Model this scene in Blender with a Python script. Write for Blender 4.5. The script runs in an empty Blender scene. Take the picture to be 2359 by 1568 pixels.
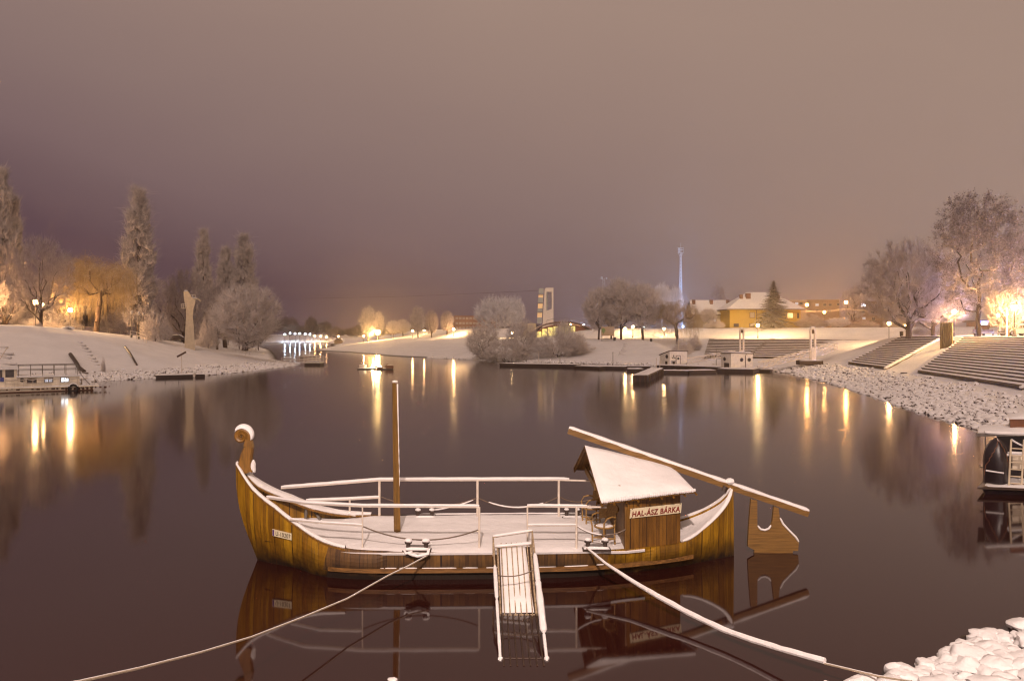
import bpy, math, random
import numpy as np
from mathutils import Vector, Matrix, noise as mnoise
from mathutils.bvhtree import BVHTree
random.seed(7)
PI = math.pi
SC = bpy.context.scene
COL = SC.collection
# ------------------------------------------------------------------ camera: level, 28 mm, eye 5.7 m above the water
FPX, CX, HOR, EYE = 1834.8, 1179.5, 768.0, 5.7
cam = bpy.data.cameras.new("camera"); camo = bpy.data.objects.new("camera", cam); COL.objects.link(camo)
camo.location = (0, 0, EYE); camo.rotation_euler = (PI/2, 0, 0)
cam.lens = 28; cam.sensor_width = 36; cam.shift_y = -16/2359.0; cam.clip_end = 5000; cam.clip_start = 0.1
SC.camera = camo
def P(px, py, Y):
    return ((px-CX)/FPX*Y, Y, EYE-(py-HOR)/FPX*Y)
def V(*a): return Vector(a)
# ------------------------------------------------------------------ materials
def srgb(r, g, b):
    f = lambda c: (c/12.92 if c <= .04045 else ((c+.055)/1.055)**2.4)
    return (f(r/255), f(g/255), f(b/255))
SNOWC = (.80, .77, .77)
def nodes_of(name):
    m = bpy.data.materials.new(name); m.use_nodes = True
    nt = m.node_tree; nt.nodes.clear()
    out = nt.nodes.new('ShaderNodeOutputMaterial'); b = nt.nodes.new('ShaderNodeBsdfPrincipled')
    nt.links.new(b.outputs[0], out.inputs[0])
    return m, nt, b
def nn(nt, t, **k):
    n = nt.nodes.new(t)
    for a, v in k.items():
        if a.startswith('i_'): n.inputs[a[2:].replace('_', ' ')].default_value = v
        else: setattr(n, a, v)
    return n
def ramp(nt, src, stops):
    r = nt.nodes.new('ShaderNodeValToRGB'); cr = r.color_ramp
    while len(cr.elements) < len(stops): cr.elements.new(.5)
    for e, (p, c) in zip(cr.elements, stops):
        e.position = p; e.color = (*c, 1) if len(c) == 3 else c
    nt.links.new(src, r.inputs[0]); return r.outputs[0]
def math_(nt, op, a, b=None, c=None):
    n = nt.nodes.new('ShaderNodeMath'); n.operation = op
    for i, x in enumerate((a, b, c)):
        if x is None: continue
        if isinstance(x, (int, float)): n.inputs[i].default_value = x
        else: nt.links.new(x, n.inputs[i])
    return n.outputs[0]
def mixc(nt, f, a, b, blend='MIX'):
    n = nt.nodes.new('ShaderNodeMix'); n.data_type = 'RGBA'; n.blend_type = blend
    for i, x in ((0, f), (6, a), (7, b)):
        if isinstance(x, (int, float)): n.inputs[i].default_value = x
        elif isinstance(x, tuple): n.inputs[i].default_value = (*x, 1)
        else: nt.links.new(x, n.inputs[i])
    return n.outputs[2]
def objcoord(nt, scale=(1, 1, 1)):
    t = nt.nodes.new('ShaderNodeTexCoord'); mp = nt.nodes.new('ShaderNodeMapping')
    mp.inputs['Scale'].default_value = scale; nt.links.new(t.outputs['Object'], mp.inputs[0]); return mp.outputs[0]
def noise(nt, scale, detail=3, vec=None, rough=.55):
    n = nt.nodes.new('ShaderNodeTexNoise'); n.inputs['Scale'].default_value = scale
    n.inputs['Detail'].default_value = detail; n.inputs['Roughness'].default_value = rough
    nt.links.new(vec if vec is not None else objcoord(nt), n.inputs['Vector']); return n.outputs[0]
def bump(nt, b, h, strength, dist=.02):
    n = nt.nodes.new('ShaderNodeBump'); n.inputs['Strength'].default_value = strength; n.inputs['Distance'].default_value = dist
    nt.links.new(h, n.inputs['Height']); nt.links.new(n.outputs[0], b.inputs['Normal'])
def snow_mask(nt, lo, hi, wob=.25, scale=3):
    g = nt.nodes.new('ShaderNodeNewGeometry'); s = nt.nodes.new('ShaderNodeSeparateXYZ')
    nt.links.new(g.outputs['True Normal'], s.inputs[0])
    z = math_(nt, 'ADD', s.outputs[2], math_(nt, 'MULTIPLY', math_(nt, 'SUBTRACT', noise(nt, scale), .5), wob))
    m = nt.nodes.new('ShaderNodeMapRange'); m.inputs[1].default_value = lo; m.inputs[2].default_value = hi
    nt.links.new(z, m.inputs[0]); return m.outputs[0]
def mat(name, col, rough=.7, var=.25, nscale=4, snow=None, metal=0, bmp=.15, stretch=(1, 1, 1)):
    """painted / plain surface with mottling; snow=(lo,hi): snow lies where faces look up"""
    m, nt, b = nodes_of(name)
    n = noise(nt, nscale, 4, objcoord(nt, stretch))
    dark = tuple(c*(1-var) for c in col); light = tuple(min(1, c*(1+var)) for c in col)
    c = ramp(nt, n, [(.3, dark), (.7, light)])
    if snow: c = mixc(nt, snow_mask(nt, *snow), c, SNOWC)
    nt.links.new(c, b.inputs['Base Color']); b.inputs['Roughness'].default_value = rough; b.inputs['Metallic'].default_value = metal
    if bmp: bump(nt, b, noise(nt, nscale*4, 3, objcoord(nt, stretch)), bmp)
    return m
def emis(name, col, strength):
    m, nt, b = nodes_of(name)
    b.inputs['Base Color'].default_value = (*[min(1, c) for c in col], 1)
    b.inputs['Emission Color'].default_value = (*col, 1); b.inputs['Emission Strength'].default_value = strength
    return m
def planks(name, cols, width=.11, axis=0, rough=.5, gapc=(.02, .008, .003), dirt=None, snow=None, grain=(14, 14, 1.2)):
    """boards running along z (axis 0/1 = the coordinate that counts them); tint per board, dark gaps, grain"""
    m, nt, b = nodes_of(name)
    t = nt.nodes.new('ShaderNodeTexCoord'); s = nt.nodes.new('ShaderNodeSeparateXYZ'); nt.links.new(t.outputs['Object'], s.inputs[0])
    u = math_(nt, 'DIVIDE', s.outputs[axis], width)
    u = math_(nt, 'ADD', u, math_(nt, 'ADD', math_(nt, 'MULTIPLY', math_(nt, 'SINE', math_(nt, 'MULTIPLY', u, 1.7)), .32), math_(nt, 'MULTIPLY', math_(nt, 'SINE', math_(nt, 'MULTIPLY', u, .71)), .45))); fl = math_(nt, 'FLOOR', u); fr = math_(nt, 'FRACT', u)
    w = nt.nodes.new('ShaderNodeTexWhiteNoise'); w.noise_dimensions = '1D'; nt.links.new(fl, w.inputs['W'])
    c = ramp(nt, w.outputs[0], [(i/(len(cols)-1), k) for i, k in enumerate(cols)])
    g = noise(nt, 1.0, 5, objcoord(nt, grain), .65)
    c = mixc(nt, .5, c, ramp(nt, g, [(.30, (.35, .30, .25)), (.62, (1.15, 1.1, 1.0))]), 'MULTIPLY')
    st_ = noise(nt, 1.0, 4, objcoord(nt, (2.6, 2.6, .9)), .6)      # weathered, darker patches
    c = mixc(nt, .6, c, ramp(nt, st_, [(.36, (.42, .36, .32)), (.58, (1.05, 1.02, 1.0))]), 'MULTIPLY')
    if dirt:   # (z0, z1): grime and wet dark wood towards the waterline
        mr = nt.nodes.new('ShaderNodeMapRange'); mr.inputs[1].default_value = dirt[0]; mr.inputs[2].default_value = dirt[1]
        zz = math_(nt, 'ADD', s.outputs[2], math_(nt, 'MULTIPLY', math_(nt, 'SUBTRACT', noise(nt, 3.0, 5), .5), .55))
        nt.links.new(zz, mr.inputs[0]); c = mixc(nt, mr.outputs[0], (.018, .010, .006), c)
    gap = math_(nt, 'ABSOLUTE', math_(nt, 'SUBTRACT', fr, .5)); gm = math_(nt, 'GREATER_THAN', gap, .458)
    c = mixc(nt, gm, c, gapc)
    if snow: c = mixc(nt, snow_mask(nt, *snow), c, SNOWC)
    nt.links.new(c, b.inputs['Base Color']); b.inputs['Roughness'].default_value = rough
    h = math_(nt, 'ADD', math_(nt, 'MULTIPLY', g, .3), math_(nt, 'SUBTRACT', 1, gm)); bump(nt, b, h, .5, .008)
    return m
M = {}
def snow_material(name, bs, sc, col=SNOWC, patch=None):
    m, nt, b = nodes_of(name)
    n1 = noise(nt, sc, 4); c = ramp(nt, n1, [(.25, tuple(x*.90 for x in col)), (.75, tuple(min(1, x*1.05) for x in col))])
    if patch:
        n2 = noise(nt, patch, 6, None, .7); f = ramp(nt, n2, [(.60, (0, 0, 0)), (.72, (1, 1, 1))])
        n3 = ramp(nt, noise(nt, 2.3, 5, None, .75), [(.50, (0, 0, 0)), (.60, (.55, .55, .55))])
        c = mixc(nt, math_(nt, 'MULTIPLY', f, n3), c, (.16, .11, .07))
        st = nt.nodes.new('ShaderNodeNewGeometry'); sz = nt.nodes.new('ShaderNodeSeparateXYZ'); nt.links.new(st.outputs['Position'], sz.inputs[0])
        wet = nt.nodes.new('ShaderNodeMapRange'); wet.inputs[1].default_value = .04; wet.inputs[2].default_value = .28
        nt.links.new(sz.outputs[2], wet.inputs[0]); c = mixc(nt, wet.outputs[0], (.03, .02, .016), c)
    nt.links.new(c, b.inputs['Base Color']); b.inputs['Roughness'].default_value = .85
    b.inputs['Specular IOR Level'].default_value = .2
    h = math_(nt, 'ADD', noise(nt, sc*3, 4), math_(nt, 'MULTIPLY', noise(nt, sc*20, 2), .2)); bump(nt, b, h, bs, .05)
    return m
M['snow'] = snow_material('snow', .55, 1.5)
M['ground_snow'] = snow_material('ground_snow', .6, .35, patch=.12)
def mk_varnish():
    """varnished yellow boards at bow and stern, weathered brown ones amidships"""
    m = planks('hull_boards', [(.30, .158, .010), (.41, .228, .013), (.245, .120, .009), (.35, .188, .011)], .13, 0, .42, dirt=(.02, .62), gapc=(.05, .02, .004))
    return m
M['varnish'] = mk_varnish()
M['sideboard'] = planks('side_boards', [(.125, .062, .016), (.19, .098, .022), (.09, .042, .012), (.15, .075, .018)], .105, 0, .65, dirt=(.12, .50))
M['cabinwood'] = planks('cabin_boards', [(.175, .082, .012), (.235, .112, .015), (.145, .066, .010), (.20, .095, .013)], .115, 0, .5)
M['cabinend'] = planks('cabin_end_boards', [(.19, .09, .014), (.23, .115, .017), (.165, .075, .012)], .2, 1, .5)
M['carved'] = mat('carved_wood', (.20, .095, .015), .45, .35, 3, stretch=(6, 6, 1.0), bmp=.3)
M['mastwood'] = mat('mast_wood', (.19, .098, .019), .55, .4, 2, stretch=(14, 14, .8), bmp=.3)
M['oarwood'] = mat('oar_wood', (.175, .09, .020), .5, .35, 2, stretch=(.8, 14, 14), bmp=.3)
M['darkwood'] = mat('dark_wet_wood', (.045, .022, .012), .6, .5, 4, stretch=(1, 6, 6), bmp=.4)
M['ledge'] = mat('ledge_wood', (.16, .075, .018), .55, .5, 3, stretch=(1, 8, 8), bmp=.3)
M['white_metal'] = mat('white_painted_metal', (.62, .54, .46), .45, .12, 6)
M['grey_metal'] = mat('grey_metal', (.20, .18, .16), .4, .3, 8, metal=.6)
M['rusty'] = mat('rusty_white_bar', (.36, .27, .17), .6, .5, 14, bmp=.3)
M['black_iron'] = mat('dark_iron', (.05, .032, .025), .5, .4, 8)
M['chain'] = mat('chain_iron', (.11, .07, .045), .5, .3, 10)
M['rope'] = mat('rope_fibre', (.40, .32, .23), .85, .35, 40, snow=(.55, .8), stretch=(3, 3, 3), bmp=.6)
M['cane'] = mat('cane', (.30, .17, .05), .5, .35, 30, bmp=.3)
M['signwhite'] = mat('sign_board_cream', (.66, .58, .40), .5, .10, 5)
M['red'] = mat('red_letter_paint', (.20, .022, .014), .5, .1, 10, bmp=0)
M['black'] = mat('black_paint', (.02, .016, .016), .5, .2, 10, bmp=0)
M['plate_blue'] = mat('violet_blue_band', (.11, .06, .20), .4, .15, 10, bmp=0)
M['dock'] = mat('dark_dock_timber', (.035, .018, .014), .6, .4, 2, snow=(.5, .8), stretch=(3, 3, 1))
M['white_hut'] = mat('white_hut_render', (.76, .69, .61), .7, .12, 2.5, snow=(.6, .85))
M['houseboat'] = mat('old_white_paint', (.74, .64, .50), .55, .20, 1.6, stretch=(1, 1, .5))
M['rust'] = mat('rust_streak_hull', (.09, .035, .018), .7, .6, 4, stretch=(3, 3, .5))
M['concrete'] = mat('concrete', (.52, .43, .31), .8, .15, 2, bmp=.3)
M['pylon'] = mat('pylon_white', (.74, .65, .57), .7, .1, 2, snow=(.6, .85))
M['step'] = mat('concrete_step', (.085, .058, .042), .85, .45, .8, snow=(.45, .75), bmp=.3)
M['rock'] = mat('snowy_rock', (.075, .048, .036), .8, .5, 2.5, snow=(-.22, .12), bmp=.4)
M['rockbare'] = mat('wet_dark_rock', (.035, .018, .014), .55, .5, 5, bmp=.5)
M['yellow'] = mat('yellow_render', (.50, .33, .045), .8, .08, .6)
M['greyhouse'] = mat('beige_grey_render', (.34, .28, .20), .8, .1, .5)
M['roofsnow'] = mat('snowy_roof', (.10, .06, .05), .8, .3, 2, snow=(.2, .4))
M['eave'] = mat('brown_eaves', (.07, .035, .02), .7, .2, 3)
M['brick'] = mat('chimney_brick', (.20, .10, .06), .85, .3, 3, snow=(.6, .8))
M['frame'] = mat('brown_window_frame', (.09, .045, .025), .6, .2, 5)
M['glass'] = mat('dark_window_glass', (.05, .045, .05), .08, .2, 2, bmp=0)
M['shutter'] = mat('pale_roller_blind', (.45, .37, .27), .7, .1, 4)
M['apart'] = mat('apartment_panel', (.42, .31, .20), .85, .1, .4, snow=(.6, .85))
M['apartdark'] = mat('apartment_panel_dark', (.26, .17, .10), .85, .1, .4)
M['orange'] = mat('orange_brown_facade', (.33, .15, .07), .85, .1, .3, snow=(.6, .85))
M['tower'] = mat('tower_white', (.74, .67, .60), .8, .06, .6, snow=(.6, .85))
M['tower_glass'] = mat('tower_pale_glass', (.38, .40, .38), .15, .15, 1, bmp=0)
M['bluewhite_steel'] = mat('galvanised_lattice', (.55, .58, .66), .45, .15, 3)
M['panelwood'] = mat('ribbed_panel', (.27, .19, .08), .7, .4, 1.5, stretch=(5, 5, .6), snow=(.6, .85))
M['carwhite'] = mat('white_car_paint', (.70, .66, .64), .25, .05, 2, snow=(.75, .9), bmp=0)
M['cardark'] = mat('dark_car_paint', (.03, .02, .022), .25, .1, 2, snow=(.55, .8), bmp=0)
M['tyre'] = mat('tyre_rubber', (.02, .018, .018), .8, .2, 8)
M['tarp'] = mat('dark_hull_paint', (.012, .006, .008), .35, .5, 3, snow=(.86, 1.3), bmp=.15)
M['brownwood'] = mat('brown_fascia', (.15, .055, .022), .6, .3, 3, snow=(.6, .85))
M['iron'] = mat('lamp_post_iron', (.05, .04, .035), .5, .2, 6)
M['blue'] = mat('blue_post_paint', (.05, .06, .25), .5, .15, 6, snow=(.6, .85))
M['wreath'] = mat('dark_window_void', (.02, .012, .012), .3, .2, 6, bmp=0)
def bark(name, col, snowlo, snowhi, frost=SNOWC):
    m, nt, b = nodes_of(name)
    n = noise(nt, 1.2, 3); c = ramp(nt, n, [(.3, tuple(x*.6 for x in col)), (.7, tuple(x*1.35 for x in col))])
    c = mixc(nt, snow_mask(nt, snowlo, snowhi, .5, 1.5), c, frost)
    nt.links.new(c, b.inputs['Base Color']); b.inputs['Roughness'].default_value = .85; b.inputs['Specular IOR Level'].default_value = .2
    return m
M['trunk'] = bark('bark_dark', (.075, .048, .034), .45, .75)
M['twig'] = bark('frosted_twigs', (.50, .41, .37), -.35, .45, (.78, .73, .72))
M['twig_dark'] = bark('dark_twigs', (.36, .29, .27), -.1, .6, (.62, .55, .55))
M['twig_white'] = bark('rime_white_twigs', (.66, .62, .64), -.4, .3, (.82, .80, .82))
M['twig_gold'] = bark('golden_willow_strands', (.38, .275, .13), .25, .85, (.66, .57, .46))
M['twig_poplar'] = bark('poplar_twigs', (.56, .48, .44), .2, .8, (.70, .64, .62))
M['leaf_dry'] = bark('dry_snowy_leaves', (.22, .16, .155), .25, .85, (.62, .55, .58))
M['needle'] = bark('spruce_needles', (.05, .045, .03), .6, 1.05, (.66, .60, .57))
M['farwood'] = bark('far_wood_twigs', (.12, .085, .075), .5, 1.0, (.35, .29, .29))
# ------------------------------------------------------------------ meshes
def root_loc(o):
    while o.parent: o = o.parent
    return Vector(o.location)
def link(name, me, parent=None, loc=None):
    o = bpy.data.objects.new(name, me); COL.objects.link(o)
    if parent: o.parent = parent
    if loc is not None: o.location = loc
    return o
def np_mesh(name, verts, faces, mats, fm=None, smooth=False):
    """verts n x 3; faces list of integer arrays (m x k)"""
    me = bpy.data.meshes.new(name); verts = np.asarray(verts, dtype=np.float32)
    faces = [np.asarray(f, dtype=np.int32) for f in faces if len(f)]
    nl = sum(f.size for f in faces); nf = sum(len(f) for f in faces)
    me.vertices.add(len(verts)); me.vertices.foreach_set('co', verts.ravel())
    me.loops.add(nl); me.polygons.add(nf)
    me.loops.foreach_set('vertex_index', np.concatenate([f.ravel() for f in faces]))
    tot = np.concatenate([np.full(len(f), f.shape[1], dtype=np.int32) for f in faces])
    me.polygons.foreach_set('loop_start', np.concatenate([[0], np.cumsum(tot)[:-1]]).astype(np.int32))
    for m in (mats if isinstance(mats, (list, tuple)) else [mats]): me.materials.append(m)
    if fm is not None: me.polygons.foreach_set('material_index', np.asarray(fm, dtype=np.int32))
    if smooth: me.polygons.foreach_set('use_smooth', np.ones(nf, dtype=bool))
    me.update(calc_edges=True); return me
class MB:
    def __init__(s): s.v = []; s.f = []
    def add(s, vs, fs):
        o = len(s.v); s.v += [tuple(v) for v in vs]; s.f += [tuple(i+o for i in f) for f in fs]; return s
    def box(s, c, size, rz=0, rx=0, ry=0):
        R = Matrix.Rotation(rz, 3, 'Z') @ Matrix.Rotation(ry, 3, 'Y') @ Matrix.Rotation(rx, 3, 'X'); c = Vector(c)
        vs = [c + R @ Vector((x*size[0]/2, y*size[1]/2, z*size[2]/2)) for x in (-1, 1) for y in (-1, 1) for z in (-1, 1)]
        return s.add(vs, [(0, 1, 3, 2), (4, 6, 7, 5), (0, 4, 5, 1), (2, 3, 7, 6), (0, 2, 6, 4), (1, 5, 7, 3)])
    def hexa(s, b, t):
        n = len(b); vs = list(b)+list(t)
        return s.add(vs, [tuple(range(n-1, -1, -1)), tuple(range(n, 2*n))]+[(i, (i+1) % n, n+(i+1) % n, n+i) for i in range(n)])
    def prism(s, poly, d):
        """poly: 3-d outline; d: extrusion vector"""
        d = Vector(d); return s.hexa([Vector(p) for p in poly], [Vector(p)+d for p in poly])
    def tube(s, pts, r, n=8, cap=True, flat=1.0):
        pts = [Vector(p) for p in pts]; k = len(pts); rs = r if isinstance(r, (list, tuple)) else [r]*k; rings = []
        for i, p in enumerate(pts):
            t = (pts[min(i+1, k-1)]-pts[max(i-1, 0)]).normalized()
            up = Vector((0, 0, 1)) if abs(t.z) < .92 else Vector((0, 1, 0))
            a = t.cross(up).normalized(); b = a.cross(t).normalized()
            rings.append([p + a*math.cos(2*PI*j/n)*rs[i] + b*math.sin(2*PI*j/n)*rs[i]*flat for j in range(n)])
        vs = [v for r_ in rings for v in r_]
        fs = [(i*n+j, i*n+(j+1) % n, (i+1)*n+(j+1) % n, (i+1)*n+j) for i in range(k-1) for j in range(n)]
        if cap: fs += [tuple(range(n-1, -1, -1)), tuple(range((k-1)*n, k*n))]
        return s.add(vs, fs)
    def ball(s, c, r, n=10, m=6, seed=None, jit=0, sq=(1, 1, 1)):
        c = Vector(c); vs = []; off = (seed or 0)*3.7
        for i in range(m+1):
            for j in range(n):
                th = PI*i/m; ph = 2*PI*j/n
                d = Vector((math.sin(th)*math.cos(ph), math.sin(th)*math.sin(ph), math.cos(th)))
                k = 1 + (jit*(mnoise.noise(d*1.3+Vector((off, off*.7, off*.3)))+.45*mnoise.noise(d*3.4+Vector((off, 0, off)))) if jit else 0)
                vs.append(c+Vector((d.x*r*k*sq[0], d.y*r*k*sq[1], d.z*r*k*sq[2])))
        return s.add(vs, [(i*n+j, (i+1)*n+j, (i+1)*n+(j+1) % n, i*n+(j+1) % n) for i in range(m) for j in range(n)])
    def grid(s, rows):
        """rows: equal-length lists of points"""
        n = len(rows[0]); return s.add([p for r in rows for p in r], [(i*n+j, i*n+j+1, (i+1)*n+j+1, (i+1)*n+j) for i in range(len(rows)-1) for j in range(n-1)])
    def lathe(s, c, prof, n=12):
        c = Vector(c); rows = [[c+Vector((r*math.cos(2*PI*j/n), r*math.sin(2*PI*j/n), z)) for j in range(n+1)] for r, z in prof]
        return s.grid(rows)
    def build(s, name, m, parent=None, smooth=False, world=True, loc=None):
        off = root_loc(parent) if (parent and world) else (Vector(loc) if loc is not None else Vector((0, 0, 0)))
        me = bpy.data.meshes.new(name); me.from_pydata([tuple(Vector(v)-off) for v in s.v], [], s.f)
        for x in (m if isinstance(m, (list, tuple)) else [m]): me.materials.append(x)
        me.update()
        if smooth:
            me.polygons.foreach_set('use_smooth', [True]*len(me.polygons))
            try: me.set_sharp_from_angle(angle=math.radians(40))
            except Exception: pass
        o = bpy.data.objects.new(name, me); COL.objects.link(o)
        if parent: o.parent = parent
        elif loc is not None: o.location = loc
        return o
def tag(o, label, cat, group=None):
    o['label'] = label; o['category'] = cat
    if group: o['group'] = group
    return o
def thing(name, loc, label, cat, group=None):
    o = bpy.data.objects.new(name, None); COL.objects.link(o); o.location = loc; o.empty_display_size = .3
    return tag(o, label, cat, group)
def struct(o): o['kind'] = 'structure'; return o
def copy_tree(o, parent=None):
    c = o.copy(); COL.objects.link(c)
    if parent: c.parent = parent
    for ch in list(o.children): copy_tree(ch, c)
    return c
def snow_pad(mb, quad, t, n=14, m=8, over=.0, seed=0, amp=.25):
    """a soft-edged snow layer on a quad (a,b,c,d), thickness t along z, edges closed"""
    a, b, c, d = [Vector(q) for q in quad]; rows = []
    for i in range(n+1):
        r = []
        for j in range(m+1):
            u, w = i/n, j/m; p = (a*(1-u)+b*u)*(1-w)+(d*(1-u)+c*u)*w
            e = (1-abs(2*u-1)**5)*(1-abs(2*w-1)**5); e = max(0, e)**.5
            k = 1+amp*mnoise.noise(Vector((p.x*2.2+seed, p.y*2.2, p.z*2.2)))
            r.append(p+Vector((0, 0, t*e*k+.004)))
        rows.append(r)
    return mb.grid(rows)
def snow_tube(mb, pts, r, seg=.12, seed=0, lift=.6, flat=.8):
    """uneven roll of snow lying along a rail"""
    pts = [Vector(p) for p in pts]; out = []; rs = []
    for a, b in zip(pts[:-1], pts[1:]):
        k = max(1, int((b-a).length/seg))
        out += [a.lerp(b, i/k) for i in range(k)]
    out.append(pts[-1])
    for i, p in enumerate(out): rs.append(r*(1+.22*mnoise.noise(p*3.1+Vector((seed, 0, 0)))))
    rs[0] *= .6; rs[-1] *= .6
    return mb.tube([p+Vector((0, 0, r*lift)) for p in out], rs, 8, True, flat)
def catenary(a, b, sag, n=16):
    a, b = Vector(a), Vector(b); return [a.lerp(b, i/n)-Vector((0, 0, sag*4*(i/n)*(1-i/n))) for i in range(n+1)]
_dg = None
def text_mesh(s, size, shear=0, bold=0.0, ext=.004):
    cu = bpy.data.curves.new('text', 'FONT'); cu.body = s; cu.size = size; cu.shear = shear; cu.offset = bold; cu.extrude = ext; cu.space_character = 1.08
    cu.align_x = 'CENTER'; cu.align_y = 'CENTER'
    o = bpy.data.objects.new('text', cu); COL.objects.link(o); dg = bpy.context.evaluated_depsgraph_get(); dg.update()
    me = bpy.data.meshes.new_from_object(o.evaluated_get(dg)); bpy.data.objects.remove(o); return me
def lettering(name, s, size, origin, ux, uy, m, parent, shear=0, bold=0, fitw=None, fith=None):
    """flat letters as a mesh of their own, laid in the plane ux, uy at origin"""
    me = text_mesh(s, size, shear, bold); co = np.array([v.co[:] for v in me.vertices])
    lo, hi = co.min(0), co.max(0); c = (lo+hi)/2; k = (fitw/(hi[0]-lo[0])) if fitw else 1; kh = (fith/(hi[1]-lo[1])) if fith else k
    ux, uy = Vector(ux).normalized(), Vector(uy).normalized(); nz = ux.cross(uy); off = root_loc(parent)
    for v in me.vertices:
        x, y = (v.co.x-c[0])*k, (v.co.y-c[1])*kh
        v.co = Vector(origin)+ux*x+uy*y+nz*v.co.z-off
    me.materials.clear(); me.materials.append(m); me.name = name
    return link(name, me, parent)
# ------------------------------------------------------------------ terrain
SHORE = np.array([(-120, 60), (-72, 78), (-57.8, 90), (-49.2, 95), (-46.4, 100.6), (-41.7, 107.8), (-40.2, 119), (-39.3, 129), (-38.7, 136), (-39.0, 145), (-41, 151), (-50.5, 172), (-63, 212),
    (-81, 268), (-110, 350), (-165, 480), (-165, 500), (-114, 500), (-101, 430), (-82, 366), (-67, 268), (-50.3, 243), (-30.7, 201), (-18.1, 185), (-9.4, 174), (-2.6, 163), (10.1, 154),
    (21.4, 145), (31.2, 136), (39.0, 125), (39.6, 114), (36.9, 93.4), (33.2, 73.6), (30.2, 60.1), (28.6, 51.3), (27.8, 47), (27, 40), (26, 34), (24, 27), (18.4, 20.2), (11.2, 15.8), (8.5, 14.5), (6.0, 12.75), (3, 11.2), (0, 11), (-10, 9.5),
    (-30, 9), (-70, 14), (-110, 40)], dtype=float)
DIKE = np.array([(-75, 500), (-52, 345), (-26, 268), (0, 238), (25, 219), (60, 207), (80, 192), (100, 160), (130, 118), (200, 80), (3000, 80), (3000, 3000), (-75, 3000)], dtype=float)
def sdf(poly, x, y):
    """distance to the polygon's edge, positive outside"""
    d = np.full(x.shape, 1e9); inside = np.zeros(x.shape, bool); n = len(poly)
    for i in range(n):
        ax, ay = poly[i]; bx, by = poly[(i+1) % n]; ex, ey = bx-ax, by-ay
        t = np.clip(((x-ax)*ex+(y-ay)*ey)/(ex*ex+ey*ey), 0, 1)
        d = np.minimum(d, np.hypot(x-ax-t*ex, y-ay-t*ey))
        c = ((ay > y) != (by > y)) & (x < (bx-ax)*(y-ay)/((by-ay) if by != ay else 1e-9)+ax); inside ^= c
    return np.where(inside, -d, d)
def sstep(a, b, v): t = np.clip((v-a)/(b-a), 0, 1); return t*t*(3-2*t)
def wob(x, y, s, seed=0):
    return (np.sin(x*1.3/s+seed)*np.cos(y*1.7/s+seed*2)+.6*np.sin(x*2.9/s+y*2.1/s+seed*3)+.4*np.cos(x*4.7/s-y*5.3/s+seed))/2
def ground_h(x, y):
    x = np.asarray(x, float); y = np.asarray(y, float)
    d = sdf(SHORE, x, y)+.35*wob(x, y, 2.2, 1)
    under = np.interp(d, [-10, -1, 0], [-2.5, -.5, 0])
    zp = np.interp(y, [80, 112, 126, 138, 150, 170, 300], [7.5, 7.3, 6.3, 5.5, 5.0, 4.7, 4.7])
    hl = np.interp(d, [0, 6, 12, 20, 25, 31, 60], [0, .18, .42, .76, .93, 1.0, 1.0])*zp
    hm = np.interp(d, [0, 6, 18, 30, 42, 60], [0, .9, 2.7, 4.1, 4.6, 4.7])
    hf = np.interp(d, [0, 6, 16, 25, 34], [0, .9, 2.6, 4.0, 4.35])
    ht = np.interp(d, [0, 5, 17, 48, 56], [0, .8, 1.25, 4.3, 4.5])
    hr = np.interp(d, [0, 4, 9.5, 21, 26, 60], [0, .75, 1.5, 5.15, 5.35, 5.6])
    hn = np.interp(d, [0, 2, 4, 7, 10, 14], [.02, .2, .6, 2.2, 3.8, 4.1])
    wl = (1-sstep(-46, -34, x+(y-150)*.28))
    far = hm*(1-sstep(2, 14, x))+hf*sstep(2, 14, x)
    far = far*(1-sstep(29, 35, x))+ht*sstep(29, 35, x)
    wr = sstep(30, 44, x)*(1-sstep(117, 136, y-(x-45)*.5))
    h = far*(1-wr)+hr*wr
    h = h*(1-wl)+hl*wl
    wn = 1-sstep(24, 40, y)
    h = h*(1-wn)+hn*wn
    h = h+sstep(-2, 11, -sdf(DIKE, x, y))*2.7*(1-wl)
    h = h+(.06*wob(x, y, 5, 4)+.03*wob(x, y, 1.7, 2))*sstep(2, 8, d)
    return np.where(d < 0, under, h)
def gz(x, y): return float(ground_h(np.array([x]), np.array([y]))[0])
def axis(lo, hi, step, far_lo, far_hi):
    a = list(np.arange(lo, hi+.01, step)); s = step; v = lo; left = []
    while v > far_lo: s *= 1.25; v -= s; left.append(v)
    s = step; v = hi; right = []
    while v < far_hi: s *= 1.25; v += s; right.append(v)
    return np.array(left[::-1]+a+right)
def build_ground():
    xs = axis(-110, 105, .8, -600, 600); ys = axis(6, 260, .8, -60, 800)
    X, Y = np.meshgrid(xs, ys); Z = ground_h(X, Y); n, m = len(ys), len(xs)
    i, j = np.meshgrid(np.arange(n-1), np.arange(m-1), indexing='ij'); a = (i*m+j).ravel()
    me = np_mesh('ground', np.stack([X, Y, Z], -1).reshape(-1, 3), [np.stack([a, a+1, a+m+1, a+m], 1)], M['ground_snow'], smooth=True)
    struct(link('ground', me))
build_ground()
def base(px, Y, dz=0):
    """ground point under image column px at depth Y"""
    x = (px-CX)/FPX*Y; return Vector((x, Y, gz(x, Y)+dz))
def zat(py, Y): return EYE-(py-HOR)/FPX*Y
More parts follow.
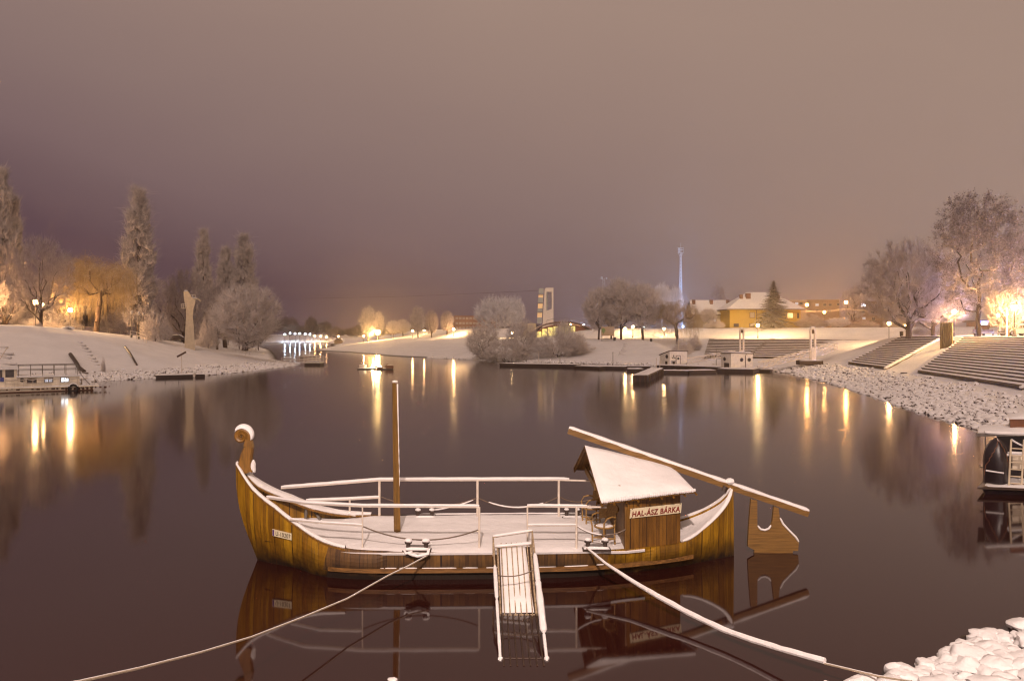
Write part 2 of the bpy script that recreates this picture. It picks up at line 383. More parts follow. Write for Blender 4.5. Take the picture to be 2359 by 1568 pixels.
# water
def build_water():
    m, nt, b = nodes_of('harbour_water')
    b.inputs['Base Color'].default_value = (.024, .0055, .0045, 1); b.inputs['IOR'].default_value = 1.48
    g = nt.nodes.new('ShaderNodeNewGeometry'); s = nt.nodes.new('ShaderNodeSeparateXYZ'); nt.links.new(g.outputs['Position'], s.inputs[0])
    mr = nt.nodes.new('ShaderNodeMapRange'); mr.interpolation_type = 'SMOOTHSTEP'
    for k, v in zip((1, 2, 3, 4), (17, 60, .05, .105)): mr.inputs[k].default_value = v   # sheltered water by the quay, breeze further out
    nt.links.new(s.outputs[1], mr.inputs[0]); nt.links.new(mr.outputs[0], b.inputs['Roughness'])
    h = noise(nt, .9, 3, objcoord(nt, (1, 1, 1))); h2 = noise(nt, .12, 2)
    bump(nt, b, math_(nt, 'ADD', h, math_(nt, 'MULTIPLY', h2, 2)), .012, .05)
    xs = np.array([-200, 120]); me = np_mesh('water', [(-260, -5, 0), (130, -5, 0), (130, 560, 0), (-260, 560, 0)], [[(0, 1, 2, 3)]], m)
    struct(link('water', me))
build_water()
# ------------------------------------------------------------------ the wooden viking-style barge
BO = Vector((-.3, 20.35, 0))
boat = thing('wooden_barge', BO, 'wooden viking-style barge with scroll prow, snowy deck and small cabin at the stern', 'boat')
Yc = lambda x: 20.3+.03*(x+.4)
# stations: waterline (x, half width) ; sheer (x, half width, z)
ST = [((-6.42, .03), (-6.95, .05, 2.40)), ((-6.10, .28), (-6.42, .42, 1.83)), ((-5.70, .52), (-5.75, .75, 1.42)), ((-5.23, .80), (-5.16, 1.06, 1.09)),
      ((-4.70, 1.30), (-4.55, 1.43, .84)), ((-4.20, 1.58), (-4.00, 1.70, .74)), ((-3.4, 1.74), (-3.4, 1.82, .69)), ((-2.2, 1.78), (-2.2, 1.87, .66)), ((-.6, 1.79), (-.6, 1.88, .65)),
      ((.9, 1.75), (.9, 1.87, .65)), ((1.9, 1.62), (2.0, 1.80, .64)), ((3.0, 1.32), (3.15, 1.52, .62)), ((4.1, .92), (4.15, 1.10, .63)),
      ((4.75, .55), (4.82, .70, .90)), ((5.35, .22), (5.40, .32, 1.32)), ((5.70, .03), (5.68, .05, 1.76))]
def cr(a, b, c, d, t): return .5*((2*b)+(-a+c)*t+(2*a-5*b+4*c-d)*t*t+(-a+3*b-3*c+d)*t**3)
SF = []
for i in range(len(ST)-1):
    q = [np.array(ST[max(0, min(len(ST)-1, i+k))][0]+ST[max(0, min(len(ST)-1, i+k))][1]) for k in (-1, 0, 1, 2)]
    for k in range(4): SF.append(cr(*q, k/4))
SF.append(np.array(ST[-1][0]+ST[-1][1]))
def hull_pt(st, s, side, inset=0.0):
    xw, ww, xs, ws, zs = st
    k = max(0, 1-(xw+6.42)/1.3)
    x = xw+(xs-xw)*s-.16*k*math.sin(PI*min(1, s)**1.1)
    w = max(.015, ww+(ws-ww)*s+.10*math.sin(PI*s)*min(1, ww)*(1 if abs(xw) > 3 else .2)-inset)
    return Vector((x, Yc(x)-side*w, zs*s))
hull = MB()
for side in (1, -1):
    rows = []
    for st in SF:
        r = [hull_pt(st, 0, side)+Vector((0, 0, -.35))]+[hull_pt(st, s/8, side) for s in range(9)]
        zb = max(.25, min(st[4]-.03, .60)); sb = zb/st[4]
        r += [hull_pt(st, 1-(1-sb)*k/4, side, .07) for k in range(5)]
        rows.append(r)
    hull.grid(rows)
hull_o = hull.build('hull', [M['varnish'], M['sideboard']], boat, smooth=False)
for p in hull_o.data.polygons:
    cx = p.center.x+BO.x
    p.material_index = 1 if -4.35 < cx < 2.15 else 0
hb = BVHTree.FromPolygons([Vector(v) for v in hull.v], hull.f)
def on_hull(px, py, off=.012):
    d = (Vector(P(px, py, 20))-Vector((0, 0, EYE))).normalized(); h = hb.ray_cast(Vector((0, 0, EYE)), d)
    n = h[1] if h[1].dot(d) < 0 else -h[1]
    return h[0]+n*off, n
# lower band: rubbing strake, wet bottom board, snow ledge between px 740 and 1430
def side_line(x0, x1, s, out, n=24, side=1):
    pts = []
    for i in range(n+1):
        x = x0+(x1-x0)*i/n
        w = np.interp(x, [st[0]+(st[2]-st[0])*s for st in SF], [st[1]+(st[3]-st[1])*s for st in SF])
        pts.append(Vector((x, Yc(x)-side*(w+out), 0)))
    return pts
def strip(mb, pts, z0, z1, th, side=1):
    rows = []
    for i, p in enumerate(pts):
        t = (pts[min(i+1, len(pts)-1)]-pts[max(i-1, 0)]).normalized(); nrm = Vector((t.y, -t.x, 0))*side
        rows.append([p+Vector((0, 0, z0)), p+nrm*th+Vector((0, 0, z0)), p+nrm*th+Vector((0, 0, z1)), p+Vector((0, 0, z1)), p+Vector((0, 0, z0))])
    return mb.grid(rows)
mb = MB(); strip(mb, side_line(-4.25, 4.4, .4, .0, 40), .19, .285, .10); st_o = mb.build('rubbing_strake', M['ledge'], boat)
mb = MB(); rs_ = random.Random(3); u_ = -4.1
while u_ < 2.1:
    l_ = rs_.uniform(.25, .9); snow_tube(mb, [p+V(0, 0, .285) for p in side_line(u_, min(2.15, u_+l_), .4, .05, max(2, int(l_*8)))], rs_.uniform(.014, .024), .06, u_, .3, .6); u_ += l_+rs_.uniform(.02, .22)
mb.build('snow_cover', M['snow'], st_o, smooth=True)
# deck under snow
mb = MB(); rows = []
inner = [st for st in SF if -6.2 < st[2] < 4.3]
for st in inner:
    x = st[2]; w = max(.03, st[3]-.065)
    rows.append([Vector((x, Yc(x)-w*(1-2*j/10), min(.60, st[4]-.04))) for j in range(11)])
mb.grid(rows); deck = mb.build('deck', M['darkwood'], boat)
mb = MB(); rows = []
for st in SF:
    x = st[2]
    if not -6.0 < x < 3.3: continue
    flat = 1 if st[4] < .76 else 0
    w = (st[3]+.03) if flat else st[3]-.07
    bowrise = max(0, (-4.6-x))*.16
    r = []
    for j in range(25):
        k = 1-2*j/24; y = Yc(x)-w*k
        e = (1-abs(k)**14)**.5 if flat else 1
        zz = .645+.055*e+.035*mnoise.noise(Vector((x*1.4, y*1.4, 0)))*e+bowrise*(.6+.4*abs(k))
        if x > 1.7: zz -= .06*max(0, min(1, (x-1.7)/.8+.5*mnoise.noise(Vector((x*5, y*14, 3)))))   # snow thins out by the cabin
        r.append(Vector((x, y, zz)))
    if flat: r = [r[0]+Vector((0, .02, -.05))]+r+[r[-1]+Vector((0, -.02, -.05))]
    else: r = [r[0]]+r+[r[-1]]
    rows.append(r)
mb.grid(rows); mb.build('snow_cover', M['snow'], deck, smooth=True)
# stern deck: snow surface sweeping up to the stern post
mb = MB(); rows = []
for st in SF:
    x = st[2]
    if x < 3.9: continue
    w = max(.02, st[3]-.075)
    rows.append([Vector((x, Yc(x)-w*(1-2*j/10), st[4]-.05-.10*(1-(1-2*j/10)**2)*min(1, w*2))) for j in range(11)])
mb.grid(rows); mb.build('stern_snow', M['snow'], boat, smooth=True)
# gunwale caps: near one narrow, far one a broad snowy ledge, both on wood
for side in (1, -1):
    for nm, m_, lift, lim in (('gunwale', M['carved'], .0, 7), ('snow_cover', M['snow'], .022, 7)):
        mb = MB(); rows = []
        for st in SF:
            x = st[2]
            if not (x < -3.75): continue
            p = hull_pt(st, 1, side); wd = .09 if side == 1 else .06+.34*min(1, max(0, (-3.75-x)/1.5))
            if st[3] < .3: wd = min(wd, st[3]*.8)
            q = hull_pt(st, 1, side, wd)
            o_ = Vector((0, side*-.02, 0)); t_ = lift+(.055 if nm == 'snow_cover' else .02)
            up = lambda v, z: v+Vector((0, 0, z))
            a_, b_ = p+o_, q-o_*.5
            if nm == 'snow_cover':
                k = 1+.25*mnoise.noise(p*3)
                rows.append([up(a_, .0), up(a_, .03*k), up(a_.lerp(b_, .2), t_*k), up(a_.lerp(b_, .8), t_*k), up(b_, .03*k), up(b_, .0)])
            else: rows.append([up(a_, -.05), up(a_, t_), up(b_, t_), up(b_, -.05)])
        mb.grid(rows)
        if nm == 'gunwale': gw = mb.build('gunwale', m_, boat)
        else: mb.build('snow_cover', m_, gw, smooth=True)
for side in (1, -1):
    mb = MB(); pts = [hull_pt(st, 1, side, .035) for st in SF if st[2] > 3.95 and st[2] < 5.68]
    snow_tube(mb, pts, .05, .1, side); mb.build('gunwale_snow', M['snow'], boat, smooth=True)
# bow brace, strut and stanchion inside the bulwark
mb = MB(); mb.tube([P(713, 1160, 21.2), P(738, 1196, 21.0)], .04, 6); mb.build('bow_brace', M['grey_metal'], boat)
mb = MB(); mb.tube([P(705.5, 1155, 20.9), P(704, 1193, 20.6)], .035, 8); mb.ball(P(704.5, 1181, 20.75), .055); mb.build('bow_stanchion', M['grey_metal'], boat, True)
# prow: neck and carved scroll, extruded from the outline
PX = lambda px, py, Y=20.10: Vector(P(px, py, Y))
def outline(pts): return [PX(a, b) for a, b in pts]
th = .17
neck_l = [(547.6, 1092), (548.5, 1068), (555, 1045), (563, 1027)]
neck_r = [(583, 1086), (580, 1068), (581, 1053), (584.5, 1030)]
mb = MB(); rows = []
for (a, b) in zip(neck_l, neck_r):
    A, B = PX(*a), PX(*b); hw = th/2
    rows.append([A+V(0, -.02, 0), A+V(.05, -hw, 0), B+V(-.03, -hw, 0), B+V(0, -.05, 0), B+V(0, .05, 0), B+V(-.03, hw, 0), A+V(.05, hw, 0), A+V(0, .02, 0), A+V(0, -.02, 0)])
mb.grid(rows); prow = mb.build('prow_scroll', M['carved'], boat)
mb = MB(); n = 64; sc = Vector(PX(557.5, 1005.5)); hw = th/2
for face in (0,):
    rows = []
    for i in range(n+1):
        t = i/n; ang = -.35+t*4.3*PI/1.0; ro = .265*math.exp(-1.62*t); ri = .265*math.exp(-1.62*(t+2*PI/(4.3*PI)))*1.02
        if t > .86: ri = ro*(1-(t-.86)/.14*.7)*.55
        d = Vector((math.cos(ang), 0, math.sin(ang))); k = .55+.45*(1-t); y0 = hw*(1.0+.12*t)
        po, pi_ = sc+d*ro, sc+d*ri; md = sc+d*(ro*.6+ri*.4)
        rows.append([po+V(0, -y0*.7, 0), md+V(0, -y0, 0), pi_+V(0, -y0*.72, 0), pi_+V(0, y0*.72, 0), md+V(0, y0, 0), po+V(0, y0*.7, 0), po+V(0, -y0*.7, 0)])
    mb.grid(rows)
# strip joining the scroll's outer coil to the neck
J0, J1 = PX(584.5, 1030), PX(563, 1027); rows = []
for i in range(7):
    t = i/6; a0 = -.35+.55*t
    o_ = sc+Vector((math.cos(-.35), 0, math.sin(-.35)))*.265; i_ = sc+Vector((math.cos(-.35), 0, math.sin(-.35)))*.12
    A = J1.lerp(i_, t); B = J0.lerp(o_, t)
    rows.append([A+V(0, -hw, 0), B+V(0, -hw*.8, 0), B+V(0, hw*.8, 0), A+V(0, hw, 0), A+V(0, -hw, 0)])
mb.grid(rows); mb.build('scroll', M['carved'], prow)
mb = MB(); rows = []
for i in range(15):
    t = i/14; ang = -.30+t*2.75; e = math.sin(PI*min(1, max(0, t)))**.45; r0 = .262-.055*t
    d = Vector((math.cos(ang), 0, math.sin(ang))); T = .010+.098*e*(.75+.35*math.sin(ang)); c_ = sc
    rows.append([c_+d*(r0+T*(1-abs(k)**2.5)**.6-.01)+V(0, k*(hw+.015), 0) for k in (-1, -.8, -.5, 0, .5, .8, 1)])
mb.grid(rows); mb.build('snow_cap', M['snow'], prow, smooth=True)
mb = MB(); mb.ball(PX(583, 1074), .085, 10, 8, 3, .35, (.8, .9, 2.0)); mb.build('snow_clump', M['snow'], prow, smooth=True)
# mast
mb = MB(); mb.tube([(-2.93+.035, 20.1, .60), P(911.5, 1000, 20.1), P(909.5, 881, 20.1)], [.085, .075, .065], 4); mast = mb.build('mast', M['mastwood'], boat)
mb = MB(); a = Vector(P(909.7, 879, 20.1)); mb.ball(a, .075, 10, 6, 2, .1, (1, 1, .5))
pts = [Vector(P(915.2+(920.5-915.2)*i/20, 884+(1120-884)*i/20, 20.1)) for i in range(21)]
mb.tube(pts, [.022*(1-.7*i/20)+.006*math.sin(i*3.1) for i in range(21)], 6); mb.build('snow_cover', M['snow'], mast, smooth=True)
# registration plate near the bow
c4 = [on_hull(*q)[0] for q in ((629.5, 1217.5), (673.5, 1228), (673.5, 1242.5), (629.5, 1231.5))]
nrm = on_hull(650, 1230)[1]; ux = (c4[1]-c4[0]).normalized(); uy = nrm.cross(ux).normalized(); cc = sum(c4, Vector())/4+nrm*.02
pw, ph = (c4[1]-c4[0]).length, .165
mb = MB(); R = lambda a, b: cc+ux*a*pw/2+uy*b*ph/2
mb.prism([R(-1, -1), R(1, -1), R(1, 1), R(-1, 1)], -nrm*.012); plate = mb.build('registration_plate', M['signwhite'], boat)
mb = MB(); o_ = nrm*.004; mb.prism([R(-.97, -.9)+o_, R(-.80, -.9)+o_, R(-.80, .9)+o_, R(-.97, .9)+o_], -nrm*.003); mb.build('country_band', M['plate_blue'], plate)
lettering('lettering', 'U-10207', .14, cc+ux*.07*pw+nrm*.005, ux, uy, M['black'], plate, bold=-.002, fitw=pw*.76, fith=ph*.62)
# railings -----------------------------------------------------------------
def rail(name, pts, r=.024, snow=.042, sfrac=1.0, seed=0):
    mb = MB(); mb.tube(pts, r, 8); o = mb.build(name, M['white_metal'], boat, True)
    if snow:
        mb = MB(); q = pts if sfrac >= 1 else pts[:-1]+[Vector(pts[-2]).lerp(Vector(pts[-1]), sfrac)]
        snow_tube(mb, [Vector(p)+V(0, 0, r*.5) for p in q], snow, .1, seed); mb.build('snow_cover', M['snow'], o, smooth=True)
    return o
def post(px, pt, pb, Y, r=.024, zb=.6):
    mb = MB(); t = Vector(P(px, pt, Y)); mb.tube([(t.x, Y, zb), t], r, 8); return mb.build('rail_post', M['white_metal'], boat, True)
def chain(pts, m='chain', snow=None, r=.017):
    mb = MB(); mb.tube(pts, r, 5); o = mb.build('rail_chain', M[m], boat)
    if snow: mb = MB(); snow_tube(mb, snow, .026, .08, 5); mb.build('snow_cover', M['snow'], o, smooth=True)
    return o
NY, FY = 18.62, 21.85
rail('top_rail', [P(615, 1146, 19.6), P(700, 1159, 18.9), P(835, 1166, NY), P(1104, 1167.5, NY)])
rail('middle_rail', [P(668, 1197, 19.15), P(740, 1204, 18.75), P(835, 1210, NY)], .02, .034, seed=2)
post(835, 1168, 0, NY, .018); post(1104, 1167, 0, NY, .026)
rail('top_rail', [P(1214.5, 1166, NY), P(1328, 1167, NY), P(1397, 1167.5, NY)], .022, .04, .35, 3)
rail('middle_rail', [P(1216, 1210, NY), P(1330, 1210, NY)], .018, .034, seed=4)
post(1215, 1166, 0, NY, .02); post(1328, 1167, 0, NY, .026)
rail('top_rail', [P(647, 1124.5, 21.1), P(874.5, 1106, FY), P(1287, 1105, FY), P(1368, 1107.5, FY)], .026, .05, .3, 5)
rail('middle_rail', [P(705, 1154, 21.2), P(805, 1150, 21.6), P(874.5, 1146, FY)], .022, .045, seed=6)
for px in (874, 1100, 1287.4): post(px, 1106, 0, FY, .034)
post(805.6, 1150, 0, 21.6, .026, .7)
rail('bow_side_rail', [P(768, 1176, 21.35), P(819, 1188, 21.55)], .02, .04, seed=9)
chain(catenary(P(837, 1212, NY), P(1101, 1220, NY), .27))
chain(catenary(P(878, 1144, FY), P(1098, 1147, FY), .25), snow=catenary(P(1000, 1175, FY), P(1090, 1152, FY), .04, 6))
c = catenary(P(1103, 1147, FY), P(1286, 1144, FY), .28); chain(c, snow=c[2:14])
chain(catenary(P(1289, 1144, FY), P(1360, 1150, FY), .10))
c = catenary(P(1330, 1212, NY), P(1441, 1219, NY+.1), .17); chain(c, snow=c[0:9])
# low coaming along the far deck edge with snow on it
mb = MB(); strip(mb, side_line(-3.6, 2.3, 1, -.10, 20, -1), .58, .70, .06, -1); cm = mb.build('coaming', M['black_iron'], boat)
mb = MB(); snow_tube(mb, [p+V(0, -.03, .70) for p in side_line(-2.6, 1.9, 1, -.06, 30, -1)], .025, .1, 8); mb.build('snow_cover', M['snow'], cm, smooth=True)
def bollard(px, py, Y, gap=.4, cap=.075, plate_=True):
    c = Vector(P(px, py, Y)); c.z = .66
    mb = MB(); mb.box(c+V(0, 0, .005), (gap+.26, .24, .04))
    for s in (-1, 1): mb.lathe(c+V(s*gap/2, 0, .03), [(.055, 0), (.05, .12), (.085, .14), (.085, .17), (0, .18)], 10)
    mb.tube([c+V(-gap/2, 0, .10), c+V(gap/2, 0, .10)], .03, 6)
    o = mb.build('bollard', M['black_iron'], boat, True)
    for s in (-1, 1): mb = MB(); mb.ball(c+V(s*gap/2, 0, .235), cap+.012, 10, 6, 1, .1, (1, 1, .55)); mb.build('snow_cap', M['snow'], o, smooth=True)
    mb = MB(); snow_pad(mb, [c+V(-gap/2-.1, -.10, .03), c+V(gap/2+.1, -.10, .03), c+V(gap/2+.1, .12, .03), c+V(-gap/2-.1, .12, .03)], .05, 12, 5, amp=.5); mb.build('base_snow', M['snow'], o, smooth=True); return o
b1 = bollard(961, 1272, 18.52, .41, .085); bollard(979, 1190, 21.75, .38, .07); b3 = bollard(1374, 1268, 18.6, .40, .075); bollard(1318, 1190, 21.8, .3, .06)
mb = MB()   # iron bracket and hanging rope turns with snow under the near bollard
mb.box((-2.19, 18.36, .60), (.5, .05, .08)); mb.build('bollard_bracket', M['black_iron'], boat)
mb = MB(); snow_tube(mb, [P(931, 1268, 18.3), P(935, 1277, 18.28), P(950, 1272, 18.26)], .045, .08, 1); snow_tube(mb, [P(940, 1277, 18.22), P(962, 1283, 18.2), P(986, 1278, 18.22), P(987, 1268, 18.26)], .05, .08, 2); mb.build('rope_snow', M['snow'], boat, smooth=True)
# cabin --------------------------------------------------------------------
A = V(2.66, 18.72, 0); B = V(4.10, 19.40, 0); C_ = V(4.10, 21.42, 0); D = V(2.66, 22.05, 0)
ridge0, ridge1 = V(1.86, 20.40, 2.84), V(4.22, 20.48, 2.17)
def wallquad(mb, p, q, z0, zp, zq, t=.05):
    n = (q-p).normalized(); nr = V(n.y, -n.x, 0)*t
    mb.hexa([p+V(0, 0, z0), q+V(0, 0, z0), q-nr+V(0, 0, z0), p-nr+V(0, 0, z0)], [p+V(0, 0, zp), q+V(0, 0, zq), q-nr+V(0, 0, zq), p-nr+V(0, 0, zp)])
for q_ in ((A, B, .60, 1.90, 1.93), (C_, D, .60, 1.93, 1.95)): cabin_w = MB(); wallquad(cabin_w, *q_); wall = cabin_w.build('cabin_wall', M['cabinwood'], boat)
mb = MB()
for (p, q, r) in ((D, A, 2.50), (B, C_, 2.08)):
    md = (p+q)/2; n = (q-p).normalized(); nr = V(n.y, -n.x, 0)*.045
    poly = [p+V(0, 0, .60), q+V(0, 0, .60), q+V(0, 0, 1.88), md+V(0, 0, r), p+V(0, 0, 1.88)]
    mb = MB(); mb.prism(poly, nr*-1); mb.build('cabin_end_wall', M['cabinend'], boat)
for b_ in (((2.55, 20.4, 2.02), (.05, 3.0, .16)), ((2.0, 20.4, 2.02), (.05, 2.6, .15))): mb = MB(); mb.box(*b_); mb.build('tie_beam', M['oarwood'], boat)
mb = MB(); mb.box(A.lerp(B, .16)+V(.0, -.02, 1.15), (.46, .03, .02)); 
# a hatch door panel at the front corner of the near wall
e = (B-A).normalized(); nr = V(e.y, -e.x, 0)
mb = MB(); p0 = A+e*.02+nr*.002; mb.prism([p0+V(0, 0, .63), p0+e*.24+V(0, 0, .63), p0+e*.24+V(0, 0, 1.55), p0+V(0, 0, 1.55)], nr*.022); mb.build('cabin_door', M['cabinend'], boat)
eN0, eN1 = V(2.06, 18.40, 1.80), V(4.40, 19.10, 1.93); eF0, eF1 = V(1.72, 22.30, 1.93), V(4.40, 21.75, 1.95)
mb = MB()
for q in ((ridge0, ridge1, eN1, eN0), (ridge1, ridge0, eF0, eF1)):
    bil = lambda dz: [[(q[0].lerp(q[1], i/12)).lerp(q[3].lerp(q[2], i/12), j/8)+V(0, 0, dz) for j in range(9)] for i in range(13)]
    lo_, hi_ = bil(-.05), bil(0); mb.grid(lo_); mb.grid(hi_)
    for A_, B_ in ((lo_[0], hi_[0]), (lo_[-1], hi_[-1]), ([r[0] for r in lo_], [r[0] for r in hi_]), ([r[-1] for r in lo_], [r[-1] for r in hi_])): mb.grid([A_, B_])
roof = mb.build('roof', M['cabinwood'], boat)
mb = MB()
for i in range(9):
    for a, b in ((ridge0.lerp(ridge1, i/8), eN0.lerp(eN1, i/8)), (ridge0.lerp(ridge1, i/8), eF0.lerp(eF1, i/8))): mb.tube([a-V(-.03, 0, .09), b-V(-.03, 0, .09)], .03, 4)
mb.build('rafter_frame', M['cabinend'], roof)
mb = MB(); snow_pad(mb, (eN0, eN1, ridge1, ridge0), .11, 40, 14, seed=1, amp=.12); mb.build('snow_cover', M['snow'], roof, smooth=True)
mb = MB(); snow_pad(mb, (ridge0, ridge1, eF1, eF0), .11, 20, 10, seed=2, amp=.12); mb.build('snow_cover', M['snow'], roof, smooth=True)
mb = MB()   # snow lip hanging over the near eave, lumpy like corrugation
k = 44
for i in range(k):
    p = eN0.lerp(eN1, (i+.5)/k); mb.ball(p+V(0, -.015, .025), .042+.01*mnoise.noise(p*9), 7, 5, i, .15, (.85, .8, 1.15))
mb.build('eave_snow', M['snow'], roof, smooth=True)
# name board
def on_wall(px, py):
    o_ = V(0, 0, EYE); d = Vector(P(px, py, 20))-o_; n = nr; t = (A-o_).dot(n)/d.dot(n); return o_+d*t+nr*.03
q = [on_wall(*c) for c in ((1451, 1171), (1569, 1158), (1567, 1180), (1449, 1192.7))]
mb = MB(); mb.prism(q, -nr*.02); sign = mb.build('name_board', M['signwhite'], boat)
ux = (q[1]-q[0]).normalized(); uy = nr.cross(ux).normalized()*-1; uy = uy if uy.z > 0 else -uy
lettering('lettering', 'HAL-ÁSZ BÁRKA', .2, sum(q, Vector())/4+nr*.008, ux, uy, M['red'], sign, shear=.12, bold=.004, fitw=(q[1]-q[0]).length*.93, fith=.165)
for c in q: mb = MB(); mb.ball(c.lerp(sum(q, Vector())/4, .07)+nr*.004, .012, 6, 4); mb.build('screw', M['black_iron'], sign)
# steering oar: beam along the axis, blade hanging aft
b0, b1_ = Vector(P(1309, 992, 20.62)), Vector(P(1861, 1183, 20.75))
mb = MB(); u = (b1_-b0).normalized(); w = V(0, 1, 0)*.075; h = u.cross(V(0, 1, 0)).normalized(); h = (h if h.z > 0 else -h)*.07
mb.hexa([b0-w-h, b0+w-h, b0+w+h, b0-w+h], [b1_-w-h, b1_+w-h, b1_+w+h, b1_-w+h]); oar = mb.build('steering_oar', M['oarwood'], boat)
mb = MB(); snow_tube(mb, [b0+h*.9, b1_+h*.9], .085, .1, 4, .25, .75); snow_tube(mb, [P(1672, 1116, 20.7), P(1690, 1114, 20.7)], .12, .06, 2); mb.build('snow_cover', M['snow'], oar, smooth=True)
Y = 20.75
bl = [(1730, 1149), (1744.5, 1152), (1745, 1212), (1752, 1220), (1762, 1222), (1772, 1217), (1778, 1205), (1783, 1166), (1794, 1170), (1796, 1190), (1803, 1206), (1817, 1222), (1832, 1237), (1840, 1248), (1839, 1268), (1800, 1270), (1750, 1269.5), (1735, 1265), (1723, 1258), (1724, 1220)]
# split into convex-ish pieces so the extrusion is clean: left post, right post, body
def pz(l): return [Vector(P(a, b, Y-.045)) for a, b in l]
mb = MB()
mb.prism(pz([(1730, 1149), (1744.5, 1152), (1745, 1212), (1725, 1212)]), V(0, .09, 0))
mb.prism(pz([(1783, 1166), (1794, 1170), (1796, 1190), (1803, 1206), (1808, 1212), (1775, 1212), (1779, 1203)]), V(0, .09, 0))
mb.prism(pz([(1725, 1212), (1745, 1212), (1752, 1220.5), (1762, 1222.5), (1762, 1252), (1723, 1252)]), V(0, .09, 0))
mb.prism(pz([(1762, 1222.5), (1770, 1219), (1775, 1212), (1808, 1212), (1820, 1225), (1834, 1239), (1840, 1249), (1840, 1252), (1762, 1252)]), V(0, .09, 0))
mb.prism(pz([(1723, 1252), (1840, 1252), (1839, 1268), (1800, 1270), (1750, 1269.5), (1735, 1265), (1723, 1258)]), V(0, .09, 0))
mb.box(V(*P(1781, 1269, Y))+V(0, 0, -.05), (1.0, .08, .3))
bl_o = mb.build('blade', M['oarwood'], oar)
mb = MB(); snow_tube(mb, pz([(1745.5, 1211), (1752, 1219), (1762, 1221), (1771, 1217.5), (1776, 1210)]), .035, .05, 1, .3); mb.build('notch_snow', M['snow'], oar, smooth=True)
mb = MB(); snow_tube(mb, pz([(1797, 1193), (1804, 1207), (1818, 1222), (1833, 1237), (1840, 1248)]), .035, .05, 3, .3); mb.build('blade_snow', M['snow'], oar, smooth=True)
mb = MB(); mb.tube([P(1667, 1131, 20.55), P(1672, 1120, 20.55)], .07, 6); mb.build('oar_bracket', M['black_iron'], boat)
# ------------------------------------------------------------------ cane chairs on deck
def cane_chair(o, rz, label):
    t = thing('cane_chair', o, label, 'chair', 'cane armchairs beside the barge cabin'); R = Matrix.Rotation(rz, 3, 'Z')
    T = lambda *a: Vector(o)+R @ Vector(a)
    mb = MB(); n = 16; mb.tube([T(.23*math.cos(2*PI*i/n), .23*math.sin(2*PI*i/n), .42) for i in range(n+1)], .022, 6, False)
    mb.hexa([T(.22*math.cos(2*PI*i/n), .22*math.sin(2*PI*i/n), .39) for i in range(n)], [T(.22*math.cos(2*PI*i/n), .22*math.sin(2*PI*i/n), .425) for i in range(n)])
    seat = mb.build('seat', M['cane'], t, True)
    mb = MB(); rows = []
    for i in range(5): rows.append([T(.21*math.cos(2*PI*j/n)*(1-.22*i), .21*math.sin(2*PI*j/n)*(1-.22*i), .43+.035*(1-(1-.24*i)**2)**.5*min(1, i)) for j in range(n+1)])
    mb.grid(rows); mb.build('snow_cover', M['snow'], seat, smooth=True)
    mb = MB(); rows = []   # wide curved backrest, opening towards +x
    for k in range(4):
        z = .66+k*.08
        rows.append([T(-(.25+.03*k)*math.cos(a), (.27+.02*k)*math.sin(a), z-.10*abs(a)/1.1) for a in np.linspace(-1.15, 1.15, 13)])
    mb.grid(rows); rows2 = [[p+Vector((0, 0, -.0))+(R @ V(.02, 0, 0)) for p in r] for r in rows]; mb.grid(rows2[::-1])
    mb.tube(rows[3], .022, 6); mb.tube(rows[0], .018, 6); mb.build('backrest', M['cane'], t, True)
    for s in (-1, 1):
        mb = MB(); pts = [T(.20, s*.20, 0), T(.20, s*.21, .40), T(.22, s*.24, .55), T(.15, s*.265, .66), T(0, s*.275, .69), T(-.12, s*.27, .66)]
        mb.tube(pts, .02, 7); mb.build('arm', M['cane'], t, True)
        mb = MB(); mb.tube([T(-.18, s*.18, 0), T(-.17, s*.17, .40), T(-.22, s*.16, .70)], .02, 7); mb.build('leg', M['cane'], t, True)
        mb = MB(); mb.tube([T(.19, s*.20, .13), T(-.17, s*.18, .13)], .012, 6); mb.build('stretcher', M['cane'], t, True)
    mb = MB(); mb.tube([T(.2, -.2, .13), T(-.18, .18, .13)], .012, 6); mb.tube([T(.2, .2, .14), T(-.18, -.18, .14)], .012, 6); mb.build('cross_brace', M['cane'], t, True)
    return t
cane_chair((2.22, 19.15, .655), 3.75, 'cane armchair with snow on its seat against the near cabin corner')
cane_chair((2.12, 21.2, .655), 3.3, 'cane armchair half hidden at the far side of the cabin')
# ------------------------------------------------------------------ gangway from the barge into the water
GO = Vector((-.03, 16.8, 0)); gang = thing('gangway', GO, 'snow covered white metal gangway sloping from the barge deck into the water', 'gangway')
gp = {}
TL, TR = V(*P(1146, 1258, 18.3)), V(*P(1222, 1255, 18.3)); BL, BR = V(*P(1153.5, 1420, 16.15)), V(*P(1236, 1417, 16.15))
TL2, TR2, BL2, BR2 = [v.copy() for v in (TL, TR, BL, BR)]
ext = lambda a, b, k: a+(b-a)*k
def bars(name, pts, r, m='rusty', snow=0, seed=0, sp=None):
    mb = MB(); mb.tube(pts, r, 7); o = mb.build(name, M[m], gang, True)
    if snow: mb = MB(); snow_tube(mb, sp or pts, snow, .07, seed); mb.build('snow_cover', M['snow'], o, smooth=True)
    return o
HL0, HR0 = V(*P(1136, 1236.5, 18.15)), V(*P(1226, 1223, 18.2))
HL1, HR1 = V(*P(1153.5, 1536, 13.75)), V(*P(1261.5, 1536, 13.75))
